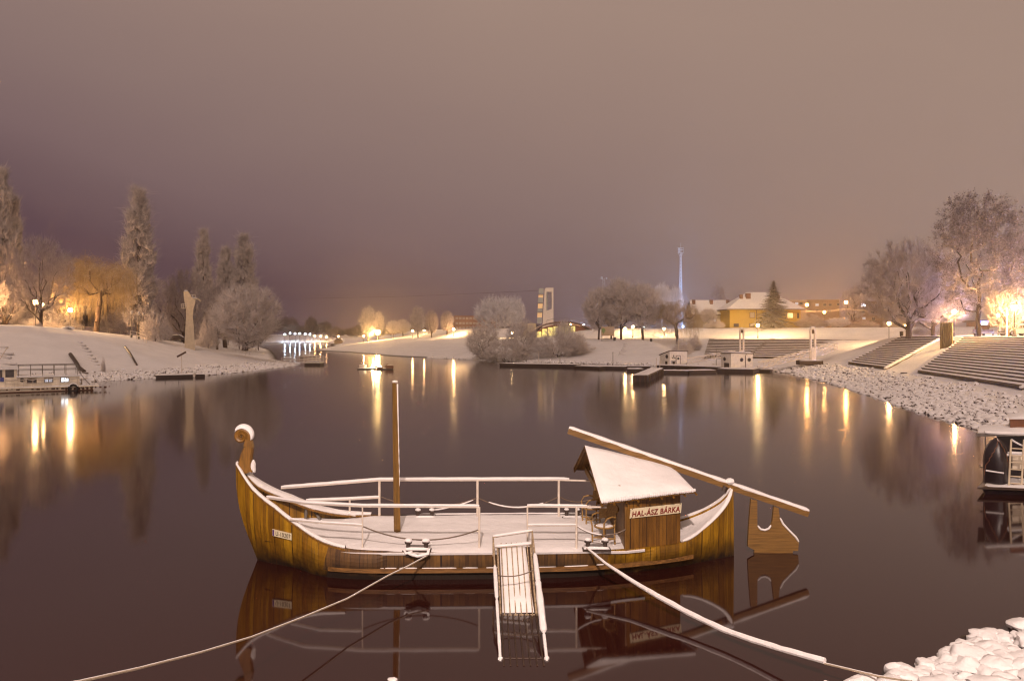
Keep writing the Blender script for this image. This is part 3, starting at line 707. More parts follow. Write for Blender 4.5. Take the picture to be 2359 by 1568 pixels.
for a, b, mids in ((HL0, HL1, 'l'), (HR0, HR1, 'r')):
    mb = MB(); mb.tube([a, a.lerp(b, .98), b+V(0, -.25, -.12)], .019, 7); hr = mb.build('handrail', M['rusty'], gang, True)
    mb = MB()
    if mids == 'l': snow_tube(mb, [a.lerp(b, .28), a.lerp(b, .55)], .04, .07, 1); snow_tube(mb, [a.lerp(b, .55), a.lerp(b, .97)], .028, .07, 2)
    else: snow_tube(mb, [a.lerp(b, .22), a.lerp(b, .45)], .05, .07, 3); snow_tube(mb, [a.lerp(b, .44), a.lerp(b, .80)], .062, .07, 4); snow_tube(mb, [a.lerp(b, .8), a.lerp(b, .97)], .03, .07, 5)
    mb.ball(a.lerp(b, .95), .05, 8, 6, 3, .3); mb.build('snow_cover', M['snow'], hr, smooth=True)
bars('crossbar', [HL0, HR0], .02, snow=.042, seed=3)
bars('crossbar', [V(*P(1140, 1260, 18.2)), V(*P(1224, 1253, 18.2))], .02, snow=.045, seed=6)
for s, a, b in ((0, TL, BL), (1, TR, BR)): bars('side_beam', [a, b, ext(a, b, 1.45)], .022)
for i in range(6):
    t = (i+.5)/6*.94+.03; a, b = TL.lerp(TR, t)+V(0, 0, .07), BL.lerp(BR, t)+V(0, 0, .03); bars('long_bar', [a, b, ext(a, b, 1.3)], .013)
bars('crossbar', [BL+V(-.02, 0, .02), BR+V(.02, 0, .02)], .02)
for i in range(7):   # the lower grate lies awash, bare of snow
    t = i/6*.94+.03; a = BL.lerp(BR, t); b = V(*P(1158+t*98, 1533, 13.68)); bars('submerged_bar', [V(a.x, a.y, .012), V(b.x, b.y, .004)], .016, 'darkwood')
for k in (.45, .9): a, b = V(*P(1154+4*k, 0, 16.15-2.4*k)), V(*P(1238+20*k, 0, 16.15-2.4*k)); bars('submerged_bar', [V(a.x, a.y, .0), V(b.x, b.y, .0)], .016, 'darkwood')
mb = MB(); k0 = .985; snow_pad(mb, (TL+V(.05, 0, -.03), TR+V(-.12, 0, -.03), TR.lerp(BR, .95)+V(-.04, 0, -.02), TL.lerp(BL, .94)+V(.04, 0, -.02)), .07, 14, 30, seed=5, amp=.3)
mb.build('snow_cover', M['snow'], gang, smooth=True)
mb = MB(); mb.hexa([TL+V(0, 0, -.06), TR+V(0, 0, -.06), BR+V(0, 0, -.06), BL+V(0, 0, -.06)], [TL+V(0, 0, -.035), TR+V(0, 0, -.035), BR+V(0, 0, -.035), BL+V(0, 0, -.035)]); mb.build('tread_plate', M['darkwood'], gang)
L_, R_ = HL0.lerp(HL1, .36), HR0.lerp(HR1, .34); mb = MB(); mb.tube(catenary(L_+V(0, 0, .03), R_+V(0, 0, .02), .09, 12), .012, 6); mb.build('tie_rope', M['chain'], gang, True)
for a, b in ((HL0, TL), (HR0, TR)):
    bars('rail_post', [a, V(a.x, a.y+.05, .62)], .018)
    bars('rail_post', [a.lerp(HL1 if a is HL0 else HR1, .5), (BL if a is HL0 else BR)+V(0, 0, -.1)], .016)
# ------------------------------------------------------------------ mooring ropes
pts2 = [(986, 1278, 18.25), (940, 1303, 17.7), (894, 1325, 17.1), (800, 1378, 15.7), (697, 1421, 14.4), (579, 1466.5, 12.9), (461, 1502, 11.5), (320, 1538, 10.3), (180, 1569, 9.2), (40, 1594, 8.3)]
mb = MB(); mb.tube([P(*q) for q in pts2], .019, 8)
ro = mb.build('mooring_rope', M['rope'], smooth=True, loc=P(*pts2[0])); tag(ro, 'thin bare mooring rope running from the mid-deck bollard towards the bow side shore', 'rope', 'mooring ropes of the barge')
pts3 = [(1352, 1262, 18.5), (1394, 1298, 17.8), (1449, 1336, 17.1), (1512, 1375, 16.3), (1587, 1416, 15.5), (1666, 1454, 14.75), (1733, 1478, 14.2), (1804, 1500, 13.65), (1900, 1527, 13.05), (2022, 1556, 12.3), (2100, 1568, 11.9)]
R3 = thing('mooring_rope', P(*pts3[0]), 'thick mooring rope loaded with snow, running from the cabin-side bollard to the rocks', 'rope', 'mooring ropes of the barge')
q3 = [Vector(P(*q)) for q in pts3]; mb = MB(); mb.tube(q3, .02, 8); mb.build('rope', M['rope'], R3, True)
mb = MB(); s3 = []; rs = []
dense = []
for a, b in zip(q3[:8], q3[1:9]): dense += [a.lerp(b, i/10) for i in range(10)]
dense.append(q3[8])
rr = [(.018+.036*min(1, i/30))*(1+.12*mnoise.noise(p*4)) for i, p in enumerate(dense)]
mb.tube([p+V(0, 0, r*.8) for p, r in zip(dense, rr)], rr, 8, True, 1.0); mb.build('snow_cover', M['snow'], R3, smooth=True)
# ------------------------------------------------------------------ near snow-capped boulders
rng = random.Random(11)
def boulder(c, r, label, i):
    sq = (1+rng.uniform(-.1, .35), 1+rng.uniform(-.1, .25), rng.uniform(.72, .95)); rz = rng.uniform(0, PI)
    t = thing('boulder', c, label, 'boulder', 'snow capped boulders on the near shore')
    mb = MB(); mb.ball((0, 0, 0), r, 12, 8, i, .35, sq); mb.build('rock', M['rockbare'], t, True, world=False)
    mb = MB(); mb.ball((0, 0, r*.38), r*1.10, 18, 10, i, .42, (sq[0], sq[1], sq[2]*.74)); mb.build('snow_cap', M['snow'], t, True, world=False)
    for ch in t.children: ch.rotation_euler = (0, 0, rz)
    return t
lab = 'snow capped boulder among the heap on the near shore by the rope end'
pts = []; tries = 0
while len(pts) < 190 and tries < 20000:
    tries += 1; Y = rng.uniform(10.8, 17.2); x = rng.uniform(3.5, 12.5); d = float(sdf(SHORE, np.array([x]), np.array([Y]))[0])
    px = CX+x/Y*FPX
    if not (-.05 < d < 3.4) or px > 2480 or px < 1880: continue
    if any((x-a)**2+(Y-b)**2 < (.30 if d > .3 else .27)**2 for a, b, _ in pts): continue
    pts.append((x, Y, d))
for i, (x, Y, d) in enumerate(pts):
    r = rng.choice((.12, .15, .17, .19, .22, .25))*rng.uniform(.9, 1.1); z = max(gz(x, Y), .0)+r*.22
    boulder((x, Y, z), r, lab, i)
for (px, py, Y, r, lb) in ((2283, 1466, 14.9, .15, 'lone snow capped boulder standing in the water off the near shore'), (905, 1575, 13.0, .06, 'tip of a snowy boulder poking out of the water below the mooring rope')):
    x, y, z = P(px, py, Y); boulder((x, y, max(0.02, z-.02)), r, lb, int(px))
mb = MB(); mb.ball(P(2240, 1466, 14.98), .14, 10, 6, 4, .3, (1.5, .8, .2)); o = mb.build('boulder', M['rockbare'], smooth=True, loc=P(2240, 1466, 14.98)); tag(o, 'flat bare wet boulder barely above the water beside the lone snowy one', 'boulder', 'snow capped boulders on the near shore')
# riprap along the banks: uncountable rubble, one object per bank
def riprap(name, cond, n, rlo, rhi, dmax, seed, box):
    r_ = np.random.default_rng(seed); x = r_.uniform(box[0], box[1], n*30); y = r_.uniform(box[2], box[3], n*30); d = sdf(SHORE, x, y)
    k = (d > -.3) & (d < dmax*(.25+.75*r_.random(len(d))**1.3)) & cond(x, y); x, y, d = x[k][:n], y[k][:n], d[k][:n]; z = ground_h(x, y)
    base_ = []; fs = []
    ico = bpy.data.meshes.new('t'); import bmesh; bm = bmesh.new(); bmesh.ops.create_icosphere(bm, subdivisions=1, radius=1)
    iv = np.array([v.co[:] for v in bm.verts]); jf = np.array([[v.index for v in f.verts] for f in bm.faces]); bm.free(); bpy.data.meshes.remove(ico)
    m = len(x); R = r_.uniform(rlo, rhi, m); s = r_.uniform(.7, 1.35, (m, 3)); s[:, 2] *= .62
    vv = iv[None]*(1+r_.uniform(-.22, .22, (m, len(iv), 1)))*R[:, None, None]*s[:, None, :]
    a = r_.uniform(0, PI, m); ca, sa = np.cos(a)[:, None], np.sin(a)[:, None]
    vx, vy = vv[..., 0]*ca-vv[..., 1]*sa, vv[..., 0]*sa+vv[..., 1]*ca
    vv = np.stack([vx+x[:, None], vy+y[:, None], vv[..., 2]+(np.maximum(z, -.05)+R*(.05 if 1 else 0))[:, None]], -1)
    ff = (jf[None]+(np.arange(m)*len(iv))[:, None, None]).reshape(-1, 3)
    o = link(name, np_mesh(name, vv.reshape(-1, 3), [ff], M['rock'])); o['kind'] = 'stuff'; return o
tag(riprap('riprap_rubble', lambda x, y: (x > 22) & (y > 30), 2700, .16, .38, 8.0, 3, (22, 52, 30, 122)), 'snow dusted stone rubble along the shore below the terraces', 'rubble')
tag(riprap('riprap_rubble', lambda x, y: (x < -36) & (y < 150), 1800, .16, .38, 5.0, 5, (-62, -36, 84, 150)), 'snow dusted stone rubble along the houseboat shore', 'rubble')
tag(riprap('riprap_rubble', lambda x, y: (x > -20) & (y > 120), 1500, .15, .34, 2.6, 8, (-20, 44, 120, 190)), 'thin line of stone rubble at the waterline behind the floating docks', 'rubble')
# ------------------------------------------------------------------ stepped terraces
def terrace(label, bl, br, tr, tl, n, cover=.05, extra=None):
    bl, br, tr, tl = map(Vector, (bl, br, tr, tl)); t = thing('stepped_terrace', (bl+br)/2, label, 'terrace', 'stepped seating terraces on the bank')
    mb = MB(); rows = []
    for i in range(n):
        a, b = bl.lerp(tl, i/n), br.lerp(tr, i/n); a2, b2 = bl.lerp(tl, (i+1)/n), br.lerp(tr, (i+1)/n); k = 30
        for p, z in ((0, a.z), (0, a2.z), (1, a2.z)):
            A, B = (a, b) if p == 0 else (a2, b2); A, B = A.copy(), B.copy(); A.z = z; B.z = z if abs(a.z-b.z) < .01 else (b.z if z == a.z else b2.z)
            rows.append([A.lerp(B, j/k) for j in range(k+1)])
    mb.grid(rows)
    # closed ends reaching into the bank
    for c0, c1 in ((bl, tl), (br, tr)):
        for i in range(n):
            a, a2 = c0.lerp(c1, i/n), c0.lerp(c1, (i+1)/n); mb.add([a-V(0, 0, .5), (a2.x, a2.y, a.z-.5), (a2.x, a2.y, a2.z), (a.x, a.y, a2.z)], [(0, 1, 2, 3)])
    mb.build('steps', M['step'], t)
    mb = MB()
    for i in range(n):
        a, b = bl.lerp(tl, (i+.08)/n), br.lerp(tr, (i+.08)/n); a2, b2 = bl.lerp(tl, (i+.97)/n), br.lerp(tr, (i+.97)/n)
        za, zb = bl.lerp(tl, (i+1)/n).z, br.lerp(tr, (i+1)/n).z; a.z = a2.z = za; b.z = b2.z = zb; K = 60; r0 = []; r1 = []; r2 = []
        for j in range(K+1):
            p, q = a.lerp(b, j/K), a2.lerp(b2, j/K); w = mnoise.noise(p*.9+V(0, 0, i*5)); w2 = mnoise.noise(p*2.3)
            f = .10+.16*w+.10*w2; r0.append(p.lerp(q, max(-.06, f))+V(0, 0, .004)); r1.append(p.lerp(q, max(.02, f+.12))+V(0, 0, cover*(1.2+.6*w))); r2.append(q+V(0, 0, cover*1.3))
        mb.grid([r0, r1, r2])
    mb.build('snow_cover', M['snow'], t, smooth=True)
    for c0, c1 in ((bl, tl), (br, tr)): mb = MB(); snow_tube(mb, [c0.lerp(c1, i/12)+V(0, 0, .02) for i in range(13)], .22, .4, c0.x, .0, .75); mb.build('edge_snow', M['snow'], t, smooth=True)
    return t
def onb(px, py, z): # image point on height z
    Y = (EYE-z)*FPX/(py-HOR); return V((px-CX)/FPX*Y, Y, z)
def flank(x0, y0, x1, y1, x2, y2, x3, y3, dz=.10): return [V(x, y, gz(x, y)+dz) for x, y in ((x0, y0), (x1, y1), (x2, y2), (x3, y3))]
bl, br, tr, tl = V(44.3, 87, 1.50), V(39.6, 62, 1.50), V(53.8, 70, 5.28), V(59.8, 105, 5.28)
terrace('wide stepped seating terrace lit orange, nearest the white car', bl, br, tr, tl, 17)
bl, br, tr, tl = V(47.7, 113, 1.48), V(45.4, 97, 1.48), V(60.7, 112, 5.28), V(60.9, 124, 5.28)
terrace('narrower stepped terrace between the ribbed panel and the bare spreading tree', bl, br, tr, tl, 17)
bl, br, tr, tl = V(35.2, 146, 1.50), V(56.5, 140, 1.15), V(76, 168, 4.42), V(43.8, 177, 4.42)
bt = terrace('long grey stepped terrace behind the boathouses and arched pylons', bl, br, tr, tl, 11)
for k0, k1 in ((.0, .035), (.33, .36)):
    mb = MB()
    for i in range(20):
        a = bl.lerp(tl, i/20); b = br.lerp(tr, i/20); a2, b2 = bl.lerp(tl, (i+1)/20), br.lerp(tr, (i+1)/20); sh = .0 if k0 < .1 else (i/20)*.06
        p, q = a.lerp(b, k0+sh), a.lerp(b, k1+sh); p2, q2 = a2.lerp(b2, k0+sh), a2.lerp(b2, k1+sh); z = a2.z+.12
        mb.hexa([(v.x, v.y, z-.30) for v in (p, q, q2, p2)], [(v.x, v.y, z) for v in (p, q, q2, p2)])
    mb.build('stair_flight', M['step'], bt)
# ribbed panel
c = base(2181, 101); t = thing('ribbed_panel', c, 'tall ribbed brown panel standing on the snowy bank between the terraces', 'panel')
zt = zat(745, 101); L, R_ = P(2166.5, 0, 101.4)[0], P(2197, 0, 100.4)[0]; mb = MB(); n = 6
for i in range(n):
    a = L+(R_-L)*i/n; b = L+(R_-L)*(i+.72)/n; ya = 101.4-1.0*i/n; mb.box(((a+b)/2, ya, (c.z+zt)/2-.05), (b-a, .22, zt-c.z+.3), rz=.15)
mb.build('rib', M['panelwood'], t)
mb = MB(); mb.box(((L+R_)/2, 101.25, (c.z+zt)/2-.1), (R_-L, .10, zt-c.z+.2), rz=-.73*.9); mb.build('back_board', M['eave'], t)
# ------------------------------------------------------------------ boathouses on pontoons
def hut(px0, pxm, px1, pyb, pyt0, pytm, pyt1, Y, label, kind):
    xm = P(pxm, 0, Y)[0]; zb = zat(pyb, Y); x1 = P(px1, 0, Y+.6)[0]; x0 = P(px0, 0, Y+2.2)[0]
    t = thing('boathouse', (xm, Y, zb), label, 'boathouse', 'small white boathouses on the docks')
    A_, B_, C2 = V(x0, Y+2.2, 0), V(xm, Y, 0), V(x1, Y+.6, 0); D2 = A_+(C2-B_)
    zs = [zat(pyt0, Y+2.2), zat(pytm, Y), zat(pyt1, Y+.6)]; zs.append(zs[0]+zs[2]-zs[1]); mb = MB()
    q = [A_, B_, C2, D2]; mb.hexa([p+V(0, 0, zb) for p in q], [p+V(0, 0, z) for p, z in zip(q, zs)]); mb.build('wall', M['white_hut'], t)
    cen = sum(q, Vector())/4; mb = MB(); tp = [cen+(p-cen)*1.08+V(0, 0, z) for p, z in zip(q, zs)]; mb.hexa([p+V(0, 0, .01) for p in tp], [p+V(0, 0, .10) for p in tp]); rf = mb.build('roof', M['eave'], t)
    mb = MB(); snow_pad(mb, [p+V(0, 0, .11) for p in tp], .16, 10, 8, seed=px0, amp=.15); mb.build('snow_cover', M['snow'], rf, smooth=True)
    def plane(p, q, px, py):
        o_ = V(0, 0, EYE); d = Vector(P(px, py, Y))-o_; e = (q-p).normalized(); n = V(e.y, -e.x, 0); n = n if n.y < 0 else -n; tt = (p-o_).dot(n)/d.dot(n); return o_+d*tt+n*.03, e, n
    def disc(p, q, px, py, r, name='porthole'):
        c, e, n = plane(p, q, px, py); pl = [c+e*r*math.cos(2*PI*i/14)+V(0, 0, r*math.sin(2*PI*i/14)) for i in range(14)]
        mb = MB(); mb.prism(pl, n*.02); o = mb.build(name, M['wreath'], t)
        mb = MB(); mb.tube(pl+pl[:1], .035, 6, False); mb.build('rim', M['grey_metal'], o)
    def rect(p, q, px0, py0, px1, py1, name, m):
        a, e, n = plane(p, q, px0, py1); b = plane(p, q, px1, py0)[0]
        pl = [a, V(b.x, b.y, a.z), b, V(a.x, a.y, b.z)]; mb = MB(); mb.prism(pl, n*.03); return mb.build(name, m, t), plane
    if kind == 0:
        disc(A_, B_, 1536.5, 821, .30); 
        d, pf = rect(B_, C2, 1558, 819.5, 1566.5, 838, 'door', M['white_hut'])
        mb = MB(); a, e, n = plane(B_, C2, 1557.3, 838); b = plane(B_, C2, 1567, 819)[0]; w = .05
        for p, q in ((a, V(a.x, a.y, b.z)), (V(b.x, b.y, a.z), b), (V(a.x, a.y, b.z), b)): mb.tube([p+n*.03, q+n*.03], w, 4)
        mb.build('door_frame', M['frame'], d)
        c, e, n = plane(B_, C2, 1562.2, 825.5); mb = MB(); mb.prism([c+n*.04+e*.2*math.cos(i*PI/6)+V(0, 0, .2*math.sin(i*PI/6)) for i in range(12)], n*.02); mb.build('porthole', M['wreath'], d)
        c, e, n = plane(B_, C2, 1551.8, 822.5); mb = MB()
        for k in range(3):
            a = PI/2+k*2*PI/3; u = e*math.cos(a)+V(0, 0, math.sin(a)); w_ = e*-math.sin(a)+V(0, 0, math.cos(a)); mb.prism([c, c+u*.22+w_*.10, c+u*.42, c+u*.22-w_*.10], n*.03)
        mb.build('propeller_emblem', M['wreath'], t)
        c, e, n = plane(B_, C2, 1551, 836); mb = MB(); mb.box(c+n*.2, (.3, .3, .5)); mb.box(c+n*.2+V(0, 0, .30), (.75, .4, .06)); mb.build('shelf', M['wreath'], t)
        rect(A_, B_, 1533, 832, 1538, 838.4, 'hatch', M['wreath'])
    else:
        for px in (1669.5,): disc(A_, B_, px, 826.5, .27)
        for px in (1708.4, 1725.8): disc(B_, C2, px, 828.5, .26)
        c, e, n = plane(B_, C2, 1717.5, 826); mb = MB(); mb.tube([V(c.x, c.y, zb+.1), V(c.x, c.y, zb+1.9), V(c.x, c.y, zb+2.1)+e*.15], .045, 6); mb.build('drainpipe', M['frame'], t)
        rect(A_, B_, 1669, 836, 1680, 846.5, 'generator', M['wreath'])
    return t
hut(1520, 1543, 1583, 839.5, 818, 808.5, 809.5, 133, 'white boathouse with a propeller emblem and a dark-framed door', 0)
hut(1661, 1684, 1734, 848, 812.5, 813.5, 815, 119, 'white boathouse with three round windows on the end of the docks', 1)
# docks
def dock(px0, px1, zt, pb0, pb1, depth, label):
    Y0, Y1 = FPX*EYE/(pb0-HOR), FPX*EYE/(pb1-HOR); a, b = P(px0, 0, Y0), P(px1, 0, Y1); A_, B_ = V(a[0], Y0, 0), V(b[0], Y1, 0); e = (B_-A_).normalized(); n = V(-e.y, e.x, 0)*depth
    t = thing('floating_dock', (A_+B_)/2, label, 'dock', 'dark floating docks'); q = [A_, B_, B_+n, A_+n]; mb = MB()
    mb.hexa([p+V(0, 0, -.15) for p in q], [p+V(0, 0, zt-.12) for p in q]); mb.build('float', M['dock'], t)
    mb = MB(); cen = sum(q, Vector())/4; q2 = [p+(p-cen).normalized()*.08 for p in q]; mb.hexa([p+V(0, 0, zt-.115) for p in q2], [p+V(0, 0, zt) for p in q2]); dk = mb.build('deck', M['darkwood'], t)
    mb = MB(); snow_pad(mb, [p+V(0, 0, zt+.003) for p in q2], .11, 16, 6, seed=px0, amp=.3); mb.build('snow_cover', M['snow'], dk, smooth=True); return t
dock(1151, 1328, .50, 843.5, 846.5, 2.4, 'longest floating dock, snow topped, alone beyond the leafless bushes')
dock(1324, 1380, .42, 848, 850.5, 1.6, 'low floating dock touching the end of the longest one')
dock(1382, 1438, .42, 849.5, 850.5, 1.6, 'low floating dock in the middle of the row before the snowy slope')
dock(1440, 1498, .42, 849, 849.5, 1.6, 'low floating dock just behind the jutting pontoon head')
dock(1448, 1482, .42, 856, 856, 1.6, 'short stub of floating dock on the open side of the jutting pontoon')
dock(1526, 1585, .42, 860, 860.5, 1.5, 'low floating dock in front of the propeller boathouse')
dock(1588, 1650, .42, 860, 859, 1.5, 'low floating dock between the two boathouses, nearest the water')
dock(1512, 1668, .52, 848, 853.5, 5.0, 'broad main dock carrying the propeller boathouse')
dock(1652, 1735, .52, 857, 859, 6.0, 'dark dock carrying the boathouse with three round windows')
dock(1738, 1774, .35, 856, 857, 1.2, 'thin dock end by the shore past the boathouse with three round windows')
# jutting pontoon seen end on
A_, B_, C2, D2 = V(*P(1457, 0, 94)), V(*P(1492, 0, 94)), V(*P(1528, 0, 113)), V(*P(1497, 0, 113))
A_.z = B_.z = C2.z = D2.z = 0; t = thing('jetty_pontoon', A_, 'high dark pontoon jutting towards the barge with a snowy deck', 'pontoon'); q = [A_, B_, C2, D2]
mb = MB(); mb.hexa([p+V(0, 0, -.2) for p in q], [p+V(0, 0, .70) for p in q]); bd = mb.build('side_boards', M['dock'], t)
for i in range(9): p = B_.lerp(C2, (i+.5)/9); mb = MB(); mb.box(p+V(.06, 0, .33), (.14, .3, .62)); mb.build('fender_board', M['eave'], t)
for i in range(3): mb = MB(); mb.box(A_.lerp(B_, (i+.5)/3)+V(0, -.06, .33), (.2, .14, .62)); mb.build('fender_board', M['eave'], t)
mb = MB(); mb.hexa([p+V(0, 0, .705) for p in q], [p+V(0, 0, .80) for p in q]); dk = mb.build('deck', M['eave'], t)
mb = MB(); snow_pad(mb, [p+V(0, 0, .802) for p in q], .12, 8, 24, seed=4, amp=.3); mb.build('snow_cover', M['snow'], dk, smooth=True)
for px in (1512, 1520): c = V(*P(px, 0, 111)); mb = MB(); mb.tube([(c.x, 111, .8), (c.x, 111, 2.3 if px == 1512 else 1.9)], .05, 6); mb.build('mooring_post', M['white_metal'], t)
# arched pylons
def pylon(px0, px1, pyt, Y, zb, label, pad):
    x0, x1 = P(px0, 0, Y)[0], P(px1, 0, Y)[0]; w = (x1-x0); zt = zat(pyt, Y); c = (x0+x1)/2; r = w/2; lw = w*.17
    t = thing('arched_pylon', (c, Y, zb), label, 'pylon', 'white arched pylons of the marina gangways'); mb = MB()
    path = [V(x0+lw, Y, zb), V(x0+lw, Y, zt-r)]+[V(c-(r-lw)*math.cos(PI*i/10), Y, zt-r+(r-lw)*math.sin(PI*i/10)) for i in range(1, 10)]+[V(x1-lw, Y, zt-r), V(x1-lw, Y, zb)]
    mb.tube(path, lw*1.15, 10); mb.build('arch', M['pylon'], t, True)
    mb = MB(); mb.lathe((c, Y, zt-r*1.25), [(0, -.12), (r*.42, -.10), (r*.42, .10), (0, .12)], 14)
    o = MB(); o.prism([(c+r*.5*math.cos(2*PI*i/16), Y-.12, zt-r*1.35+r*.62*math.sin(2*PI*i/16)) for i in range(16)], (0, .24, 0)); o.build('pulley_wheel', M['frame'], t)
    o = MB(); o.box((c, Y, zb+(zt-zb)*.17), (w*.5, .5, (zt-zb)*.36)); o.ball((c, Y, zb+(zt-zb)*.36), w*.25, 10, 6, sq=(1, .9, 1)); o.build('counterweight_housing', M['pylon'], t, True)
    o = MB(); snow_tube(o, [V(c-(r-.05)*math.cos(PI*i/10), Y, zt-r+(r+.02)*math.sin(PI*i/10)) for i in range(2, 9)], .10, .1, 2, .2); o.build('snow_cap', M['snow'], t, smooth=True)
    if pad: o = MB(); o.box((c-.5, Y, zb-.35), (3.4, 1.8, .6)); o.build('concrete_pad', M['darkwood'], t); o = MB(); snow_pad(o, [(c-2.2, Y-.9, zb-.045), (c+1.2, Y-.9, zb-.045), (c+1.2, Y+.9, zb-.045), (c-2.2, Y+.9, zb-.045)], .12, 10, 6); o.build('snow_cover', M['snow'], t, smooth=True)
pylon(1702.8, 1714.8, 755, 134, gz(P(1708, 0, 134)[0], 134)-.2, 'arched pylon rising behind the boathouse with three round windows', False)
pylon(1865, 1880, 753.8, 118.5, 1.72, 'arched pylon on a dark concrete pad at the foot of the terrace', True)
# lattice gangways
def truss(p, q, w, h, label, n=9):
    p, q = Vector(p), Vector(q); t = thing('truss_gangway', p, label, 'gangway', 'white lattice gangways of the marina'); e = (q-p).normalized(); s = V(-e.y, e.x, 0).normalized()*w/2
    for sg in (1, -1):
        mb = MB(); a, b = p+s*sg, q+s*sg; up = V(0, 0, h); mb.tube([a, b], .07, 5); mb.tube([a+up, b+up], .075, 5)
        for i in range(n):
            u, v = a.lerp(b, i/n), a.lerp(b, (i+1)/n); mb.tube([u, v+up], .04, 4); mb.tube([v, v+up], .04, 4)
        mb.build('side_lattice', M['pylon'], t)
    mb = MB(); mb.hexa([p+s+V(0, 0, -.06), p-s+V(0, 0, -.06), q-s+V(0, 0, -.06), q+s+V(0, 0, -.06)], [p+s+V(0, 0, .05), p-s+V(0, 0, .05), q-s+V(0, 0, .05), q+s+V(0, 0, .05)]); mb.build('walkway', M['snow'], t)
truss(P(1583, 836, 133), P(1690, 818, 134), 1.3, .75, 'lattice gangway rising from the propeller boathouse to the first pylon')
truss(P(1752, 847, 117), P(1862, 820, 119), 1.3, .8, 'lattice gangway rising from the dock end to the pylon on the pad')
truss(P(1882, 819, 120), P(1920, 803, 126), 1.3, .9, 'short lattice gangway climbing from the pylon to the terrace', 5)
# thin white post and small pole on the shore
def pole(px, pt, pb, Y, r, m, name, label, cat, cap=True):
    x = P(px, 0, Y)[0]; zb = zat(pb, Y) if pb else gz(x, Y)-.1; mb = MB(); mb.tube([(x, Y, zb), (x, Y, zat(pt, Y))], r, 7)
    if cap: mb.ball((x, Y, zat(pt, Y)+.03), r*1.6, 8, 5)
    return tag(mb.build(name, M[m], loc=(x, Y, zb)), label, cat)
pole(1241, 811, None, 157, .06, 'white_metal', 'mooring_pole', 'thin white pole with a short foot at the edge of the bushes', 'pole')
pole(1563, 776, None, 142, .07, 'white_metal', 'flag_pole', 'leaning white pole above the propeller boathouse', 'pole')
pole(1650, 806, None, 134, .05, 'grey_metal', 'mooring_pole', 'thin grey mast behind the round-windowed boathouse roof', 'pole')
pole(1412, 812, None, 148, .05, 'iron', 'mooring_pole', 'short dark stake at the foot of the snowy slope stairs', 'pole')
pole(1290, 822, None, 153, .05, 'iron', 'mooring_pole', 'short dark stake in front of the thickest bush', 'pole')
# stair of stones down the slope at px 1430
def stone_stair(label, px0, py0, px1, py1, Ya, Yb, n, w=1.6):
    p, q = V(P(px0, 0, Ya)[0], Ya, 0), V(P(px1, 0, Yb)[0], Yb, 0); c = p.lerp(q, .5); c.z = gz(c.x, c.y); t = thing('stone_stair', c, label, 'stair')
    r = random.Random(px0)
    for i in range(n):
        a = p.lerp(q, (i+.5)/n); a.z = gz(a.x, a.y)
        if r.random() < .12: continue
        mb = MB(); mb.box(a+V(r.uniform(-.1, .1), 0, .03), (w*r.uniform(.6, 1.0), .40, .15), rz=r.uniform(-.15, .15)); mb.build('tread', M['rock'], t)
    return t
stone_stair('snowy stone stair running down the slope below the round park trees', 1447, 786, 1432, 812, 172, 156, 11)
stone_stair('long broken stone stair down the wide bank between the two dark pipes', 176, 780, 252, 834, 112, 97.5, 13, 1.1)
stone_stair('stone stair behind the wheelhouse of the white houseboat', 4, 815, 22, 838, 103, 94.5, 8, 2.2)
# ------------------------------------------------------------------ left bank details
def pipe(pts, r, label, m='black_iron'):
    mb = MB(); q = []
    for px, Y in pts: x = P(px, 0, Y)[0]; q.append(V(x, Y, gz(x, Y)+r*.7))
    mb.tube(q, r, 8); tag(mb.build('drain_pipe', M[m], loc=q[0]), label, 'pipe')
pipe([(162, 103.5), (176, 100.5), (182, 99), (194, 97.6)], .24, 'thick dark bent drain pipe on the snowy bank above the houseboat stern')
pipe([(288, 114), (300, 110.5), (315, 106.5)], .13, 'thin dark pipe lying on the open bank beside the broken stone stair')
c = base(156, 117.5); mb = MB(); mb.ball(c+V(0, 0, .1), .8, 10, 6, 3, .4, (1.3, .6, .35)); tag(mb.build('slab_stone', M['rock'], smooth=True, loc=c), 'flat dark stone near the crest of the bank under the twin lamp', 'stone')
# sign with tilted board
x = P(418.5, 0, 105.6)[0]; c = V(x, 105.6, gz(x, 105.6)); t = thing('tilted_sign', c, 'thin pole with a tilted board beside the small raft', 'sign')
mb = MB(); mb.tube([c-V(0, 0, .2), V(x, 105.6, zat(818, 105.6))], .05, 6); mb.build('pole', M['white_metal'], t)
mb = MB(); a = V(x, 105.55, zat(816, 105.6)); mb.box(a, (1.35, .1, .22), ry=-.5); mb.build('board', M['eave'], t)
# raft
A_, B_ = V(*P(360, 0, 101)), V(*P(472, 0, 104)); A_.z = B_.z = 0; e = (B_-A_).normalized(); n = V(-e.y, e.x, 0)*2.2; t = thing('moored_raft', A_, 'low dark raft moored under the tilted sign', 'raft'); q = [A_, B_, B_+n, A_+n]
mb = MB(); mb.hexa([p-V(0, 0, .1) for p in q], [p+V(0, 0, .38) for p in q]); mb.build('float', M['dock'], t)
mb = MB(); snow_pad(mb, [p+V(0, 0, .385) for p in q], .13, 14, 6, seed=2, amp=.4); mb.build('snow_cover', M['snow'], t, smooth=True)
mb = MB(); mb.box(A_.lerp(B_, .78)+V(0, -.02, .30), (.28, .16, .5), ry=.2); mb.build('white_fender', M['white_metal'], t)
for k in (.22, .5): mb = MB(); mb.tube([A_.lerp(B_, k)+n*.8+V(0, 0, .3), A_.lerp(B_, k)+n*.8+V(0, 0, .85)], .06, 6); mb.build('post', M['iron'], t)
pole(196.5, 856, 874, 98, .12, 'blue', 'marker_post', 'short blue post on the rubble behind the houseboat stern', 'post', False)
